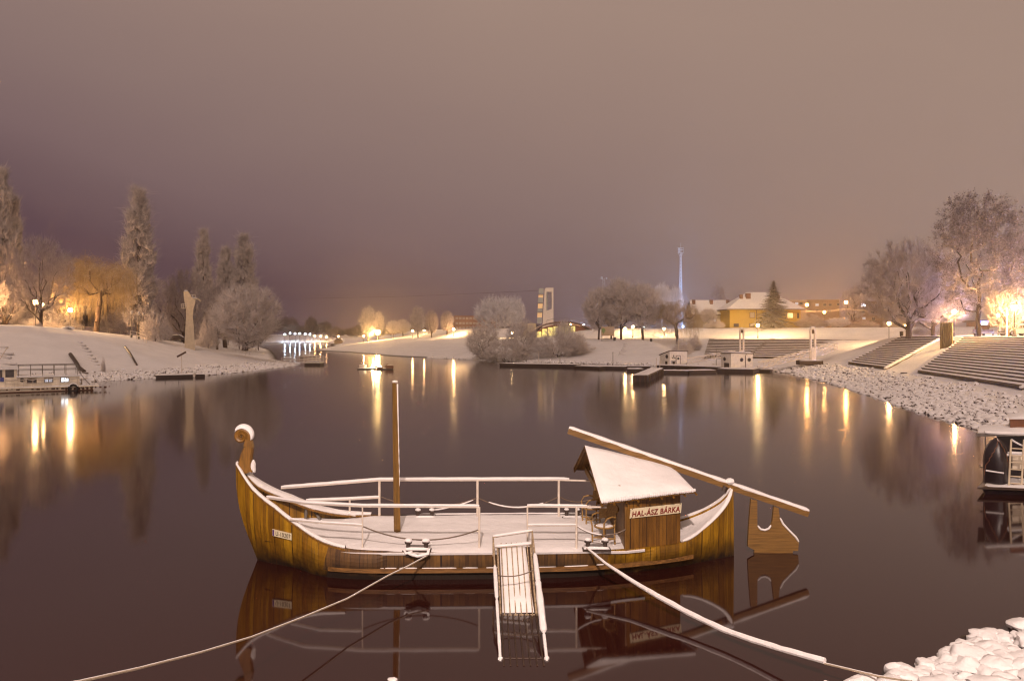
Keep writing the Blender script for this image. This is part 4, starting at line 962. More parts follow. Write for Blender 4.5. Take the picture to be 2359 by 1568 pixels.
# diving tower
Y = 133; c = base(436, Y); c.z -= .3; t = thing('diving_tower', c, 'cream concrete diving tower with two platforms on the snowy bank', 'tower'); D_ = lambda px, py, dy=0: V(*P(px, py, Y+dy)); mb = MB()
prof = [(770, 424.5, 449.5), (752, 427, 446.5), (730, 429, 444), (712, 428, 445.5), (700, 426, 449), (690, 424, 450.5), (688, 424, 444), (672.5, 422.5, 434.5), (671, 424, 433)]
rows = [[D_(a, py, 0), D_(b, py, 0), D_(b, py, 1.5), D_(a, py, 1.5), D_(a, py, 0)] for py, a, b in prof]; rows[0] = [V(p.x, p.y, c.z) for p in rows[0]]
mb.grid(rows); mb.hexa(rows[-1][:4], [p+V(0, 0, .05) for p in rows[-1][:4]]); mb.build('shaft', M['concrete'], t)
mb = MB(); mb.hexa([D_(434, 690, .1), D_(455, 690, .1), D_(455, 690, 1.4), D_(434, 690, 1.4)], [D_(434, 687, .1), D_(455, 687, .1), D_(455, 687, 1.4), D_(434, 687, 1.4)]); mb.tube([D_(455, 688, .7), D_(463, 694, .7)], .12, 5); up = mb.build('platform', M['concrete'], t)
mb = MB()
for px in (438, 444, 450): mb.tube([D_(px, 687, .1), D_(px, 678, .1)], .05, 5)
mb.tube([D_(434, 679, .1), D_(451, 679, .1)], .05, 5); mb.build('railing', M['white_metal'], up)
mb = MB(); mb.hexa([D_(418, 711, .0), D_(430, 711, .0), D_(430, 711, 1.4), D_(418, 711, 1.4)], [D_(418, 708.5, .0), D_(430, 708.5, .0), D_(430, 708.5, 1.4), D_(418, 708.5, 1.4)]); lo = mb.build('platform', M['concrete'], t)
mb = MB()
for px in (418.5, 423.5, 429): mb.tube([D_(px, 709, 0), D_(px, 700, 0)], .05, 5)
mb.tube([D_(418, 700, 0), D_(430, 700, 0)], .05, 5); mb.tube([D_(418, 704, 0), D_(430, 704, 0)], .04, 5); mb.build('railing', M['white_metal'], lo)
mb = MB(); snow_pad(mb, [D_(434, 686.5, .1), D_(455, 686.5, .1), D_(455, 686.5, 1.4), D_(434, 686.5, 1.4)], .14, 8, 4); snow_pad(mb, [p+V(0, 0, .06) for p in rows[-1][:4]], .15, 5, 5); mb.build('snow_cover', M['snow'], t, smooth=True)
# railing frame + globe posts unlit by the crest
def railing(pts, h, label, bars=2, m='white_metal', r=.045):
    q = []
    for px, Y in pts: x = P(px, 0, Y)[0]; q.append(V(x, Y, gz(x, Y)))
    t = thing('railing', q[0], label, 'railing')
    for a in q: mb = MB(); mb.tube([a-V(0, 0, .1), a+V(0, 0, h)], r, 6); mb.build('post', M[m], t)
    mb = MB()
    for k in range(bars): mb.tube([a+V(0, 0, h*(1-k*.45)) for a in q], r, 6)
    mb.build('rail', M[m], t); return t
railing([(300, 127), (315, 127), (330, 126), (338, 124)], 1.1, 'white tubular railing with snow below the two globe lamps')
railing([(100, 134), (130, 134), (160, 134), (190, 134), (220, 134), (250, 133), (275, 132)], 1.0, 'long park railing along the crest behind the willow', 2, 'iron', .04)
# pontoon piers at the spit's tip
def pier(px0, px1, pyt, pyb, Y, gx0, gy0, label):
    a, b = P(px0, 0, Y)[0], P(px1, 0, Y)[0]; zt = zat(pyt, Y); t = thing('bathing_pier', ((a+b)/2, Y, 0), label, 'pier', 'white railed bathing piers'); dp = 3.2; h = 1.05
    mb = MB(); mb.box(((a+b)/2, Y+dp/2, (zt-.2)/2-.05), ((b-a), dp, zt-.2+.1)); mb.build('float', M['dock'], t)
    q = [V(a-.05, Y-.06, zt-.14), V(b+.05, Y-.06, zt-.14), V(b+.05, Y+dp+.05, zt-.14), V(a-.05, Y+dp+.05, zt-.14)]; mb = MB(); mb.hexa(q, [p+V(0, 0, .14) for p in q]); mb.build('deck', M['white_metal'], t)
    mb = MB(); snow_pad(mb, [p+V(0, 0, .145) for p in q], .1, 8, 6); mb.build('snow_cover', M['snow'], t, smooth=True)
    for yy in (Y, Y+dp):
        for i in range(5): mb = MB(); x = a+(b-a)*i/4; mb.tube([(x, yy, zt), (x, yy, zt+h)], .05, 5); mb.build('rail_post', M['white_metal'], t)
        mb = MB()
        for k in (1, .66, .33): mb.box(((a+b)/2, yy, zt+h*k), (b-a, .06, .11))
        mb.build('rail', M['white_metal'], t)
    g = V(*P(gx0, gy0, Y+2)); p = V(a, Y+1.6, zt); mb = MB(); e = V(0, .5, 0); mb.hexa([g-e-V(0, 0, .1), g+e-V(0, 0, .1), p+e-V(0, 0, .1), p-e-V(0, 0, .1)], [g-e, g+e, p+e, p-e]); gwk = mb.build('walkway', M['snow'], t)
    mb = MB()
    for s in (-.55, .55):
        o_ = V(0, s, 0)
        for k in (.5, .95): mb.tube([g+o_+V(0, 0, k), p+o_+V(0, 0, k)], .045, 5)
        for i in range(7): c = g.lerp(p, i/6)+o_; mb.tube([c, c+V(0, 0, .95)], .045, 5)
    mb.build('handrail', M['white_metal'], gwk)
pier(701.5, 736.5, 834, 842, 142, 650, 836, 'nearer white railed bathing pier at the tip of the snowy spit')
pier(692, 721, 818.5, 824, 188, 655, 822, 'farther white railed bathing pier behind the tip of the spit')
# fountain raft
Y = 127; cx = P(863, 0, Y)[0]; t = thing('fountain_raft', (cx, Y, 0), 'floating fountain raft with self-glowing white jets in mid water', 'fountain')
a, b = P(825, 0, Y)[0], P(904, 0, Y)[0]; mb = MB(); mb.box(((a+b)/2, Y, .05), (b-a, 1.6, .22)); rb = mb.build('raft_beam', M['dock'], t)
mb = MB(); snow_pad(mb, [(a, Y-.8, .165), (P(868, 0, Y)[0], Y-.8, .165), (P(868, 0, Y)[0], Y+.8, .165), (a, Y+.8, .165)], .07, 10, 5); mb.build('snow_cover', M['snow'], rb, smooth=True)
mb = MB(); c = P(836, 0, Y)[0]; mb.lathe((c, Y, .17), [(.50, 0), (.56, .22), (.62, .42), (.55, .55), (0, .60)], 12); mb.build('float_drum', M['white_hut'], t, True)
mb = MB(); c = P(875, 0, Y-.5)[0]; mb.box((c, Y-.55, .28), (.9, .5, .28), rz=.2); mb.box((c-.6, Y-.5, .36), (.5, .4, .3), rz=-.3); mb.box((c+1.5, Y-.1, .40), (1.2, .9, .5), rz=.1); mb.tube([(c+.7, Y-.5, .25), (c+1.2, Y-.3, .9)], .08, 6); mb.build('pump_housing', M['brownwood'], t)
M['jet'] = emis('emissive_fountain_jet', (1.0, .74, .40), 26)  # jets and spray emit themselves; the light falling on the water is put into the material
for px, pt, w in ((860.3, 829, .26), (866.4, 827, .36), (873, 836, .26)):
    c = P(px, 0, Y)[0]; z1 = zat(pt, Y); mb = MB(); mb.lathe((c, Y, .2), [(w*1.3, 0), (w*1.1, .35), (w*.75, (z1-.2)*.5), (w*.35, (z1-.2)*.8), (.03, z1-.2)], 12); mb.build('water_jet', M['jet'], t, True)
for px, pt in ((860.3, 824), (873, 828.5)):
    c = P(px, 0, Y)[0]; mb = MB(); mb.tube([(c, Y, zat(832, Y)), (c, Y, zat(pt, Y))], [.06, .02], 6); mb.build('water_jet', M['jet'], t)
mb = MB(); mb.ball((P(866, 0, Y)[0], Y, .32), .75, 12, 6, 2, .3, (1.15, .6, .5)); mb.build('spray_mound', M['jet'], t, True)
# ------------------------------------------------------------------ white houseboat, left
H0 = V(P(-6, 0, 76)[0], 76, 0); hb_dir = V(P(228, 0, 80.5)[0], 80.5, 0)-H0; Lh = hb_dir.length; e = hb_dir.normalized(); n = V(-e.y, e.x, 0)
t = thing('houseboat', H0, 'long white houseboat with a wheelhouse, roof railing and one lit window', 'boat')
def HB(u, v, z): return H0+e*u+n*v+V(0, 0, z)
def hpx(px, py, v=0):  # point on the houseboat side plane under an image point
    o_ = V(0, 0, EYE); d = Vector(P(px, py, 80))-o_; p0 = HB(0, v, 0); k = (p0-o_).dot(n)/d.dot(n); w = o_+d*k; return (w-H0).dot(e), w.z
def hbox(mb, u0, u1, v0, v1, z0, z1): mb.hexa([HB(u0, v0, z0), HB(u1, v0, z0), HB(u1, v1, z0), HB(u0, v1, z0)], [HB(u0, v0, z1), HB(u1, v0, z1), HB(u1, v1, z1), HB(u0, v1, z1)])
u_end = hpx(228, 894)[0]; zd = hpx(110, 890.5)[1]; W = 3.2
mb = MB(); hbox(mb, -8, u_end-.5, 0, W, -.2, zd-.12); hl = mb.build('hull', M['houseboat'], t)
mb = MB(); hbox(mb, -8, u_end-.5, -.05, W, -.2, .10); mb.build('waterline_band', M['rust'], t)
mb = MB(); hbox(mb, -8, u_end, -.22, W+.2, zd-.11, zd); dk = mb.build('side_deck', M['houseboat'], t)
mb = MB(); hbox(mb, -8, u_end, -.18, W+.15, zd+.002, zd+.06); mb.build('snow_cover', M['snow'], dk)
mb = MB(); r = random.Random(4)
for i in range(26): u = -1+i*.42; hbox(mb, u, u+r.uniform(.12, .32), -.03, 0, zd-.12-r.uniform(.04, .2), zd-.12) if r.random() < .8 else None
mb.build('rust_patch', M['rust'], hl)
u0 = hpx(150, 895)[0]
for i in range(7): u = u0+i*(u_end-u0-.4)/7; mb = MB(); hbox(mb, u, u+.20, -.06, 0, .06, zd-.13); mb.build('fender_strip', M['rust'], t)
ua, ub = hpx(40, 880)[0], hpx(184, 880)[0]; zc = hpx(110, 866)[1]
mb = MB(); hbox(mb, ua, ub, .45, W-.3, zd+.01, zc-.1); cw = mb.build('cabin', M['houseboat'], t)
mb = MB(); hbox(mb, ua-.1, ub+.15, .25, W-.1, zc-.095, zc); hbox(mb, ua-.1, ub+.1, .28, W-.2, zc+.005, zc+.10); rfh = mb.build('cabin_roof', M['snow'], t)
uw = hpx(40, 860)[0]; zw = hpx(20, 849)[1]
mb = MB(); hbox(mb, -8, uw, .35, W-.3, zd+.01, zw-.85); mb.build('wheelhouse', M['houseboat'], t)
mb = MB()
for k in range(8): u = uw-.14-k*.95; hbox(mb, u-.14, u+.10, .35, .5, zw-.85, zw-.1); hbox(mb, u-.14, u+.10, W-.45, W-.3, zw-.85, zw-.1)
wp = mb.build('window_post', M['houseboat'], t)
mb = MB(); hbox(mb, -8, uw-.05, .42, .45, zw-.85, zw-.1); hbox(mb, -8, uw-.05, W-.42, W-.40, zw-.85, zw-.1); mb.build('wheelhouse_glass', M['glass'], t)
mb = MB(); hbox(mb, -8, uw+.1, .2, W-.1, zw-.1, zw); hbox(mb, -8, uw+.05, .22, W-.15, zw+.004, zw+.22); mb.build('wheelhouse_roof', M['snow'], t)
M['litwin'] = emis('lit_bluish_window', (.75, .88, 1.0), 3.2); M['dimwin'] = emis('dim_bluish_window', (.55, .62, .75), .28)
for i, (x0, y0, x1, y1, m_) in enumerate(((62, 871, 84.5, 882.5, 'glass'), (101, 870, 122.5, 881, 'dimwin'), (139, 869, 159, 880, 'litwin'))):
    u0, z1 = hpx(x0, y0, .4); u1, z0 = hpx(x1, y1, .4); mb = MB(); hbox(mb, u0, u1, .40, .449, z0, z1); w_ = mb.build('window', M['frame'], t)
    mb = MB(); um = (u0+u1)/2
    for a_, b_ in ((u0+.08, um-.03), (um+.03, u1-.08)): hbox(mb, a_, b_, .38, .399, z0+.08, z1-.08)
    mb.build('pane', M[m_], w_)
u, z = hpx(51, 875, .4); mb = MB(); mb.prism([HB(u+.2*math.cos(i*PI/7), .42, z+.2*math.sin(i*PI/7)) for i in range(14)], n*-.03); mb.build('porthole', M['wreath'], t)
u0, z1 = hpx(0, 869, .3); u1, z0 = hpx(9, 879, .3); mb = MB(); hbox(mb, u0, u1, .31, .345, z0, z1); mb.build('blue_panel', M['blue'], t)
mb = MB()
for v in (.3, W-.2):
    zz = hpx(110, 841)[1]; zm = hpx(110, 852)[1]
    mb.tube([HB(ua, v, zz), HB(ub-.2, v, zz)], .035, 5); mb.tube([HB(ua, v, zm), HB(ub-.2, v, zm)], .03, 5); mb.tube([HB(ub-.2, v, zz), HB(ub+.15, v, zc)], .035, 5)
rr_ = mb.build('roof_railing', M['grey_metal'], t)
for v in (.3, W-.2):
    for i in range(6): u = ua+.1+i*(ub-ua-.3)/5; mb = MB(); mb.tube([HB(u, v, zc), HB(u, v, zz)], .03, 5); mb.build('railing_post', M['grey_metal'], rr_)
mb = MB(); cp = []
for i in range(8): a_, b_ = HB(ua-1+i*(u_end-ua)/8, -.15, zd+.82), HB(ua-1+(i+1)*(u_end-ua)/8, -.15, zd+.82); cp += catenary(a_, b_, .10, 5)
mb.tube(cp, .04, 5); lr = mb.build('lifeline', M['white_metal'], t)
for i in range(11): u = ua-1+i*(u_end-ua+.6)/10; mb = MB(); mb.tube([HB(u, -.15, zd), HB(u, -.15, zd+.82)], .025, 5); mb.build('stanchion', M['white_metal'], lr)
mb = MB(); mb.tube([HB(ua-1, -.15, zd+.42), HB(u_end, -.15, zd+.42)], .018, 4); mb.build('wire', M['white_metal'], lr)
u, z = hpx(168.5, 894, -.2); mb = MB(); mb.tube([HB(u+.36*math.cos(2*PI*i/16), -.3, z+.36*math.sin(2*PI*i/16)) for i in range(17)], .13, 7, False); ty = mb.build('tyre_fender', M['tyre'], t, True)
mb = MB(); mb.tube([HB(u+.40*math.cos(.3+2.5*i/10), -.3, z+.04+.42*math.sin(.3+2.5*i/10)) for i in range(11)], .09, 6); mb.build('snow_cap', M['snow'], ty)
mb = MB(); uu = hpx(186, 870)[0]
for s in (0, .4): mb.tube([HB(uu+.0, .2+s, zc+.1), HB(uu+.9, .2+s, zd)], .03, 5)
for i in range(5): mb.tube([HB(uu+.15+i*.17, .2, zc-.15-i*.22), HB(uu+.15+i*.17, .6, zc-.15-i*.22)], .025, 5)
mb.build('stern_ladder', M['grey_metal'], t)
mb = MB(); hbox(mb, hpx(190, 888)[0], hpx(212, 888)[0], .8, 2.4, zd+.01, zd+.65); mb.build('stern_locker', M['snow'], t)
mb = MB(); mb.tube([HB(-.3, 1.5, zw), HB(.7, 1.5, zw+1.9)], .05, 6); mb.tube([HB(.1, 1.5, zw+1.2), HB(.75, 1.5, zw+1.2)], .03, 5); mb.ball(HB(.72, 1.5, zw+1.95), .09); mb.build('antenna_mast', M['white_metal'], t)
# ------------------------------------------------------------------ dark houseboat stern at the frame's edge with an upright boat
Y = 28.3; D_ = lambda px, py, dy=0: V(*P(px, py, Y+dy)); x0 = P(2249, 0, Y)[0]; zdk = zat(1121, Y)
t = thing('dark_houseboat', (x0, Y, 0), 'dark houseboat with a snowy roof, ladder and swimming platform by the rubble shore', 'boat')
mb = MB(); mb.hexa([V(x0+.6, Y+.15, -.3), V(x0+6, Y-1.0, -.3), V(x0+8, Y+3, -.3), V(x0+2.6, Y+3, -.3)], [V(x0+.2, Y+.0, zdk-.07), V(x0+6, Y-1.1, zdk-.07), V(x0+8, Y+3, zdk-.07), V(x0+2.4, Y+3, zdk-.07)]); mb.build('hull', M['tarp'], t)
q = [V(x0, Y-.06, zdk-.065), V(x0+6, Y-1.15, zdk-.065), V(x0+8, Y+3, zdk-.065), V(x0+2.3, Y+3, zdk-.065)]; mb = MB(); mb.hexa(q, [p+V(0, 0, .06) for p in q]); pf = mb.build('swim_platform', M['darkwood'], t)
mb = MB(); snow_pad(mb, q, .13, 30, 14, seed=3, amp=.4); mb.build('snow_cover', M['snow'], pf, smooth=True)
zr = zat(1000, Y+1)
def skbox(mb, z0, z1, y0, y1, l, w=7.5):
    a, b = x0+l+y0*.6, x0+l+y1*.6; q = [(a, Y+y0), (a+w, Y+y0), (b+w, Y+y1), (b, Y+y1)]; return mb.hexa([V(x, y, z0) for x, y in q], [V(x, y, z1) for x, y in q])
mb = MB(); skbox(mb, zdk, zr-.05, 1.4, 3.0, .75); mb.build('cabin', M['tarp'], t)
mb = MB(); mb.box((x0+4.6, Y+1.32, zat(1058, Y+1.5)), (5.0, .06, .62)); mb.build('cabin_panel', M['houseboat'], t)
mb = MB(); skbox(mb, zr-.06, zr+.05, .9, 3.1, .02); rb = mb.build('roof_edge', M['grey_metal'], t)
mb = MB(); snow_tube(mb, [D_(2268, 998, .9), D_(2300, 1000, .9), D_(2420, 1003, .9)], .085, .1, 4); snow_pad(mb, [V(x0+.6, Y+.92, zr+.055), V(x0+8, Y+.92, zr+.055), V(x0+9.3, Y+3.1, zr+.055), V(x0+1.9, Y+3.1, zr+.055)], .14, 20, 8); mb.build('snow_cover', M['snow'], rb, smooth=True)
mb = MB(); skbox(mb, zr+.16, zr+.50, 1.5, 3.0, 1.25); bx = mb.build('roof_box', M['brownwood'], t)
mb = MB(); snow_pad(mb, [V(x0+2.1, Y+1.45, zr+.505), V(x0+9.7, Y+1.45, zr+.505), V(x0+10.6, Y+3.05, zr+.505), V(x0+3.0, Y+3.05, zr+.505)], .22, 14, 8); mb.build('snow_cover', M['snow'], bx, smooth=True)
mb = MB()
for px in (2323.5, 2353): mb.tube([D_(px, 1126, .1), D_(px+6, 1012, .5)], .035, 7)
ld = mb.build('ladder', M['concrete'], t, True)
for i in range(6): py = 1112-i*16; k = (1126-py)/114; mb = MB(); mb.tube([D_(2323.5+6*k, py, .1+.4*k), D_(2353+6*k, py+2, .1+.4*k)], .025, 6); mb.build('rung', M['concrete'], ld)
mb = MB(); snow_tube(mb, [D_(2322, 1045, .5), D_(2440, 1050, .5)], .07, .1, 3); mb.tube([D_(2316, 1047, .5), D_(2440, 1052, .5)], .04, 6); mb.build('grab_rail', M['snow'], t, smooth=True)
mb = MB(); mb.tube([D_(2270, 1004, .9), D_(2271, 1120, .9)], .02, 6); mb.tube([D_(2257, 1074, .9), D_(2272, 1076, .9)], .03, 6); mb.build('side_stanchion', M['grey_metal'], t)
mb = MB(); mb.box(D_(2342, 1116, .3), (.45, .3, .12)); mb.build('red_box', M['brownwood'], t)
mb = MB(); mb.tube(catenary(D_(2330, 1012, .85), D_(2440, 1014, .85), .3), .035, 6); mb.build('canopy_roll', M['snow'], t)
# upright boat
t = thing('upturned_dinghy', D_(2299, 1118, .3), 'dark dinghy stored upright on the swimming platform of the dark houseboat', 'dinghy'); mb = MB(); rows = []
zb, zt = zdk+.05, zat(1010, Y+.5)
for i in range(19):
    k = i/18; z = zb+(zt-zb)*k; w = .46*(1-max(0, (k-.45)/.55)**2.3)**.62*(1-.05*(1-k)) if k < 1 else .02; dp = .42*(1-max(0, (k-.3)/.7)**2)**.5 if k < 1 else .02
    rows.append([V(P(2299, 0, Y+.5)[0]+w*math.sin(a), Y+.62-dp*math.cos(a)**2*(1-.25*abs(math.sin(a))), z) for a in np.linspace(-PI/2, PI/2, 19)])
mb.grid(rows); mb.build('hull', M['tarp'], t, True)
mb = MB(); mb.tube([r[0] for r in rows]+[r[-1] for r in rows[::-1]], .025, 6); mb.build('gunwale', M['black_iron'], t)
for k, s in ((6, -1), (13, 1)):
    mb = MB(); mb.tube([rows[18-i][int(9+s*i*.55)]+V(0, -.03, 0) for i in range(0, 16)], .014, 5); mb.build('rope', M['brownwood'], t)
mb = MB(); mb.tube([rows[5][2]+V(0, -.05, 0), rows[5][9]+V(0, -.05, -.03)], .03, 6); mb.build('oar_tip', M['snow'], t)
# ------------------------------------------------------------------ buildings behind the dike
def X(px, Y): return (px-CX)/FPX*Y
def wbox(name, x0, x1, y0, y1, z0, z1, m, parent):
    mb = MB(); mb.box(((x0+x1)/2, (y0+y1)/2, (z0+z1)/2), (x1-x0, y1-y0, z1-z0)); return mb.build(name, m, parent)
def window(par, px0, py0, px1, py1, Y, pane='glass', frame='frame', w=.12):
    x0, x1, z1, z0 = X(px0, Y), X(px1, Y), zat(py0, Y), zat(py1, Y); o = wbox('window', x0, x1, Y-.10, Y+.0, z0, z1, M[frame], par)
    wbox('pane', x0+w, x1-w, Y-.14, Y-.105, z0+w, z1-w, M[pane], o); return o
def hip(mb, x0, x1, y0, y1, z0, z1, k, ov=.6):
    x0 -= ov; x1 += ov; y0 -= ov; y1 += ov; ym = (y0+y1)/2; a, b = V(x0+k, ym, z1), V(x1-k, ym, z1)
    q = [V(x0, y0, z0), V(x1, y0, z0), V(x1, y1, z0), V(x0, y1, z0)]; q2 = [p-V(0, 0, .25) for p in q]
    mb.add(q+[a, b]+q2, [(0, 1, 5, 4), (1, 2, 5), (2, 3, 4, 5), (3, 0, 4), (6, 9, 8, 7), (0, 6, 7, 1), (1, 7, 8, 2), (2, 8, 9, 3), (3, 9, 6, 0)])
M['warmwin'] = emis('warm_lit_window', (1.0, .62, .22), 1.6); M['coldwin'] = emis('cold_lit_window', (.80, .82, 1.0), 4.5)
M['coldwin_dim'] = emis('faint_cold_window', (.60, .66, .85), .55)
# grey house
Y = 236; zg = gz(X(1640, Y), Y); t = thing('grey_house', V(X(1640, Y), Y, zg-.3), 'long beige grey house with three chimneys and a snowy roof', 'house')
wbox('wall', X(1596, Y), X(1688, Y), Y, Y+9, zg-.4, zat(724, Y), M['greyhouse'], t)
mb = MB(); hip(mb, X(1596, Y), X(1688, Y), Y, Y+9, zat(724, Y), zat(691, Y+4.5), .5, .5); rf = mb.build('roof', M['roofsnow'], t)
for px in (1604, 1645, 1683.5): wbox('chimney', X(px, Y)-.45, X(px, Y)+.45, Y+3, Y+3.8, zat(705, Y), zat(690.5, Y+3), M['brick'], rf)
for px in (1646, 1666): window(t, px-4, 732, px+4, 742, Y, 'dimwin', 'brownwood', .18)
# yellow house: main block and a projecting wing
Y = 226; t = thing('yellow_house', V(X(1760, Y), Y, gz(X(1760, Y), Y)-.3), 'yellow house with a steep snowy hipped roof behind the lit dike', 'house'); zg = gz(X(1760, Y), Y)-.5
wbox('wall', X(1681, Y), X(1846, Y), Y+.6, Y+12, zg, zat(711.5, Y), M['yellow'], t)
wbox('wall', X(1681, Y), X(1724, Y), Y, Y+.59, zg, zat(711.5, Y), M['yellow'], t)
mb = MB(); hip(mb, X(1681, Y), X(1846, Y), Y, Y+12, zat(711.5, Y), zat(673, Y+6), 7.5, .9); rf = mb.build('roof', M['roofsnow'], t)
for px, pt, w in ((1732, 675, .65), (1716, 678.5, .4), (1802, 679, .4)): wbox('chimney', X(px, Y)-w, X(px, Y)+w, Y+3.2, Y+4.2, zat(700, Y), zat(pt, Y+3.2), M['brick'], rf)
window(t, 1727, 719, 1739, 732, Y+.6, 'shutter'); window(t, 1726, 745, 1737, 753, Y+.6, 'shutter'); window(t, 1813, 720, 1827, 733, Y+.6, 'warmwin'); window(t, 1836, 721, 1841, 733, Y+.6); window(t, 1690, 745, 1702, 753, Y)
mb = MB(); mb.tube([(X(1744, Y), Y+.5, zg), (X(1744, Y), Y+.5, zat(716, Y)), (X(1740, Y), Y-.3, zat(712, Y))], .08, 6); mb.build('drainpipe', M['eave'], t)
# apartment block
Y = 300; t = thing('apartment_block', V(X(1920, Y), Y, 6.0), 'long beige apartment block with scattered lit windows', 'apartment block')
for i, (a, b, pt, m_, dy) in enumerate(((1819, 1860, 691, 'apart', 0), (1860, 1935, 690, 'apartdark', .8), (1935, 1966, 690.5, 'apart', 0), (1966, 2035, 693, 'apartdark', .8), (2035, 2110, 695, 'apart', 0))):
    wbox('wall', X(a, Y), X(b, Y), Y+dy, Y+12, 5.5, zat(pt, Y), M[m_], t)
for px, py, m_ in ((1835, 699, 'dimwin'), (1845, 699, 'glass'), (1882, 702, 'dimwin'), (1900, 702, 'glass'), (1912, 702, 'glass'), (1932, 701, 'glass'), (1950, 700, 'glass'), (1988.5, 702.5, 'coldwin'), (2010, 704, 'glass'), (2019, 704, 'glass'),
                   (1969, 718, 'coldwin_dim'), (1945, 733, 'warmwin'), (1950, 733, 'coldwin_dim'), (1882, 716, 'glass'), (1910, 716, 'glass'), (1988, 718, 'glass'), (2010, 719, 'glass'), (1935, 733, 'glass'), (1990, 733, 'dimwin'), (2012, 734, 'glass')):
    big = 1.25 if m_ == 'coldwin' else 1
    window(t, px-4.5*big, py-3.6*big, px+4.5*big, py+3.6*big, Y+(0 if (px < 1860 or 1935 < px < 1966 or px > 2035) else .8), m_, 'apart', .14)
wbox('parapet_band', X(1819, Y), X(2110, Y), Y-.12, Y-.005, zat(697, Y), zat(695.6, Y), M['apartdark'], t)
# orange brown school block far off
Y = 420; t = thing('school_block', V(X(1085, Y), Y, 5), 'flat orange brown block with a ribbon of windows, far behind the lamps', 'building')
wbox('wall', X(1046, Y), X(1150, Y), Y, Y+12, 4.5, zat(727, Y), M['orange'], t)
for py in (733, 744.5, 755):
    for i in range(9): window(t, 1049+i*8, py-3, 1055.6+i*8, py+2.5, Y, 'shutter', 'orange', .10)
# vaulted hall with lit glazing, behind the bushes
Y = 232; t = thing('vaulted_hall', V(X(1297, Y), Y, 4.6), 'low vaulted hall with a snowy arched roof and yellowish lit glazing', 'building'); cx, hw, z0, z1 = X(1297, Y), X(1372, Y)-X(1297, Y), 4.3, zat(740, Y); rows = []
for i in range(25):
    a = PI*i/24; rows.append([V(cx-hw*math.cos(a), Y-1.2+j*6, z0+(z1-z0)*math.sin(a)**.9) for j in range(4)])
mb = MB(); mb.grid(rows); rows2 = [[p+V(0, 0, -.45) for p in r] for r in rows]; mb.grid(rows2); mb.grid([[r[0] for r in rows], [r[0] for r in rows2]]); mb.build('roof', M['roofsnow'], t, True)
mb = MB(); mb.add([V(cx-(hw-1)*math.cos(PI*i/16), Y, z0+(z1-z0-.8)*math.sin(PI*i/16)**.9) for i in range(17)]+[V(cx+hw-1, Y, z0-.6), V(cx-hw+1, Y, z0-.6)], [tuple(range(18, -1, -1))]); mb.build('front_wall', M['brownwood'], t)
M['hallglow'] = emis('yellow_green_hall_glazing', (.85, .80, .30), .38)
for i in range(7):
    px = 1236+i*13; zt = z0+(z1-z0-1.3)*max(0.15, math.sin(math.acos(max(-1, min(1, (X(px, Y)-cx)/(hw-.6))))))**.9; wbox('glazing', X(px, Y), X(px+11, Y), Y-.12, Y-.02, z0, zt, M['hallglow'], t)
mb = MB(); mb.tube([V(cx-hw*math.cos(PI*i/24), Y-1, z0+(z1-z0)*math.sin(PI*i/24)**.9+.9) for i in range(8, 24)], .05, 5)
for i in range(8, 24, 2): p = V(cx-hw*math.cos(PI*i/24), Y-1, z0+(z1-z0)*math.sin(PI*i/24)**.9); mb.tube([p, p+V(0, 0, .9)], .04, 4)
mb.build('roof_railing', M['grey_metal'], t)
wbox('annexe', X(1205, Y), X(1236, Y), Y+4, Y+12, 4.2, zat(744, Y), M['greyhouse'], t)
# lookout tower
Y = 260; t = thing('lookout_tower', V(X(1256, Y), Y, 5), 'white lookout tower with an openwork slab and a glazed stair shaft', 'tower'); T_ = lambda px, py, dy=0: V(*P(px, py, Y+dy)); dpt = 3.0; mb = MB()
def slab(pts): mb.prism([T_(*p) for p in pts], (0, dpt, 0))
zb = 760
slab([(1249.5, zb), (1275, zb), (1275, 716), (1258.8, 716), (1251.8, 716)]); slab([(1251.8, 716), (1258.8, 716), (1258.8, 672), (1254.6, 672)]); slab([(1271.5, 711), (1275, 711), (1275, 672), (1271.5, 672)])
slab([(1258.8, 716), (1275, 716), (1275, 711), (1271.2, 711)]); slab([(1254.6, 672), (1275, 672), (1275, 662.7), (1258, 662.9), (1255.5, 665)]); mb.build('slab', M['tower'], t)
mb = MB(); zz = [708, 697, 686, 675]
for i, py in enumerate(zz):
    a, b = (1259.5, 1270.5); mb.hexa([T_(a, py-(0 if i % 2 else 6), 1), T_(b, py-(6 if i % 2 else 0), 1), T_(b, py-(6 if i % 2 else 0), 2.6), T_(a, py-(0 if i % 2 else 6), 2.6)], [T_(a, py-1.4-(0 if i % 2 else 6), 1), T_(b, py-1.4-(6 if i % 2 else 0), 1), T_(b, py-1.4-(6 if i % 2 else 0), 2.6), T_(a, py-1.4-(0 if i % 2 else 6), 2.6)])
    mb.tube([T_(a, py-6-(0 if i % 2 else 6), 1), T_(b, py-6-(6 if i % 2 else 0), 1)], .06, 4)
mb.build('stair', M['tower_glass'], t)
wbox('lift_glass', X(1258.8, Y), X(1262.5, Y), Y+1.5, Y+2.8, zat(714, Y), zat(672, Y), M['tower_glass'], t)
M['shaftglow'] = emis('warm_stair_light', (1.0, .70, .36), .13)
def shaft(py0, py1, m, nm, i0=0):
    def xs(py): k = (py-664)/(742-664); return 1241.5-4.5*k, 1252.4-4.6*k
    a0, b0 = xs(py0); a1, b1 = xs(py1); mb = MB(); mb.hexa([T_(a1, py1, .3), T_(b1, py1, .3), T_(b1, py1, 2.7), T_(a1, py1, 2.7)], [T_(a0, py0, .3), T_(b0, py0, .3), T_(b0, py0, 2.7), T_(a0, py0, 2.7)]); return mb.build(nm, M[m], t)
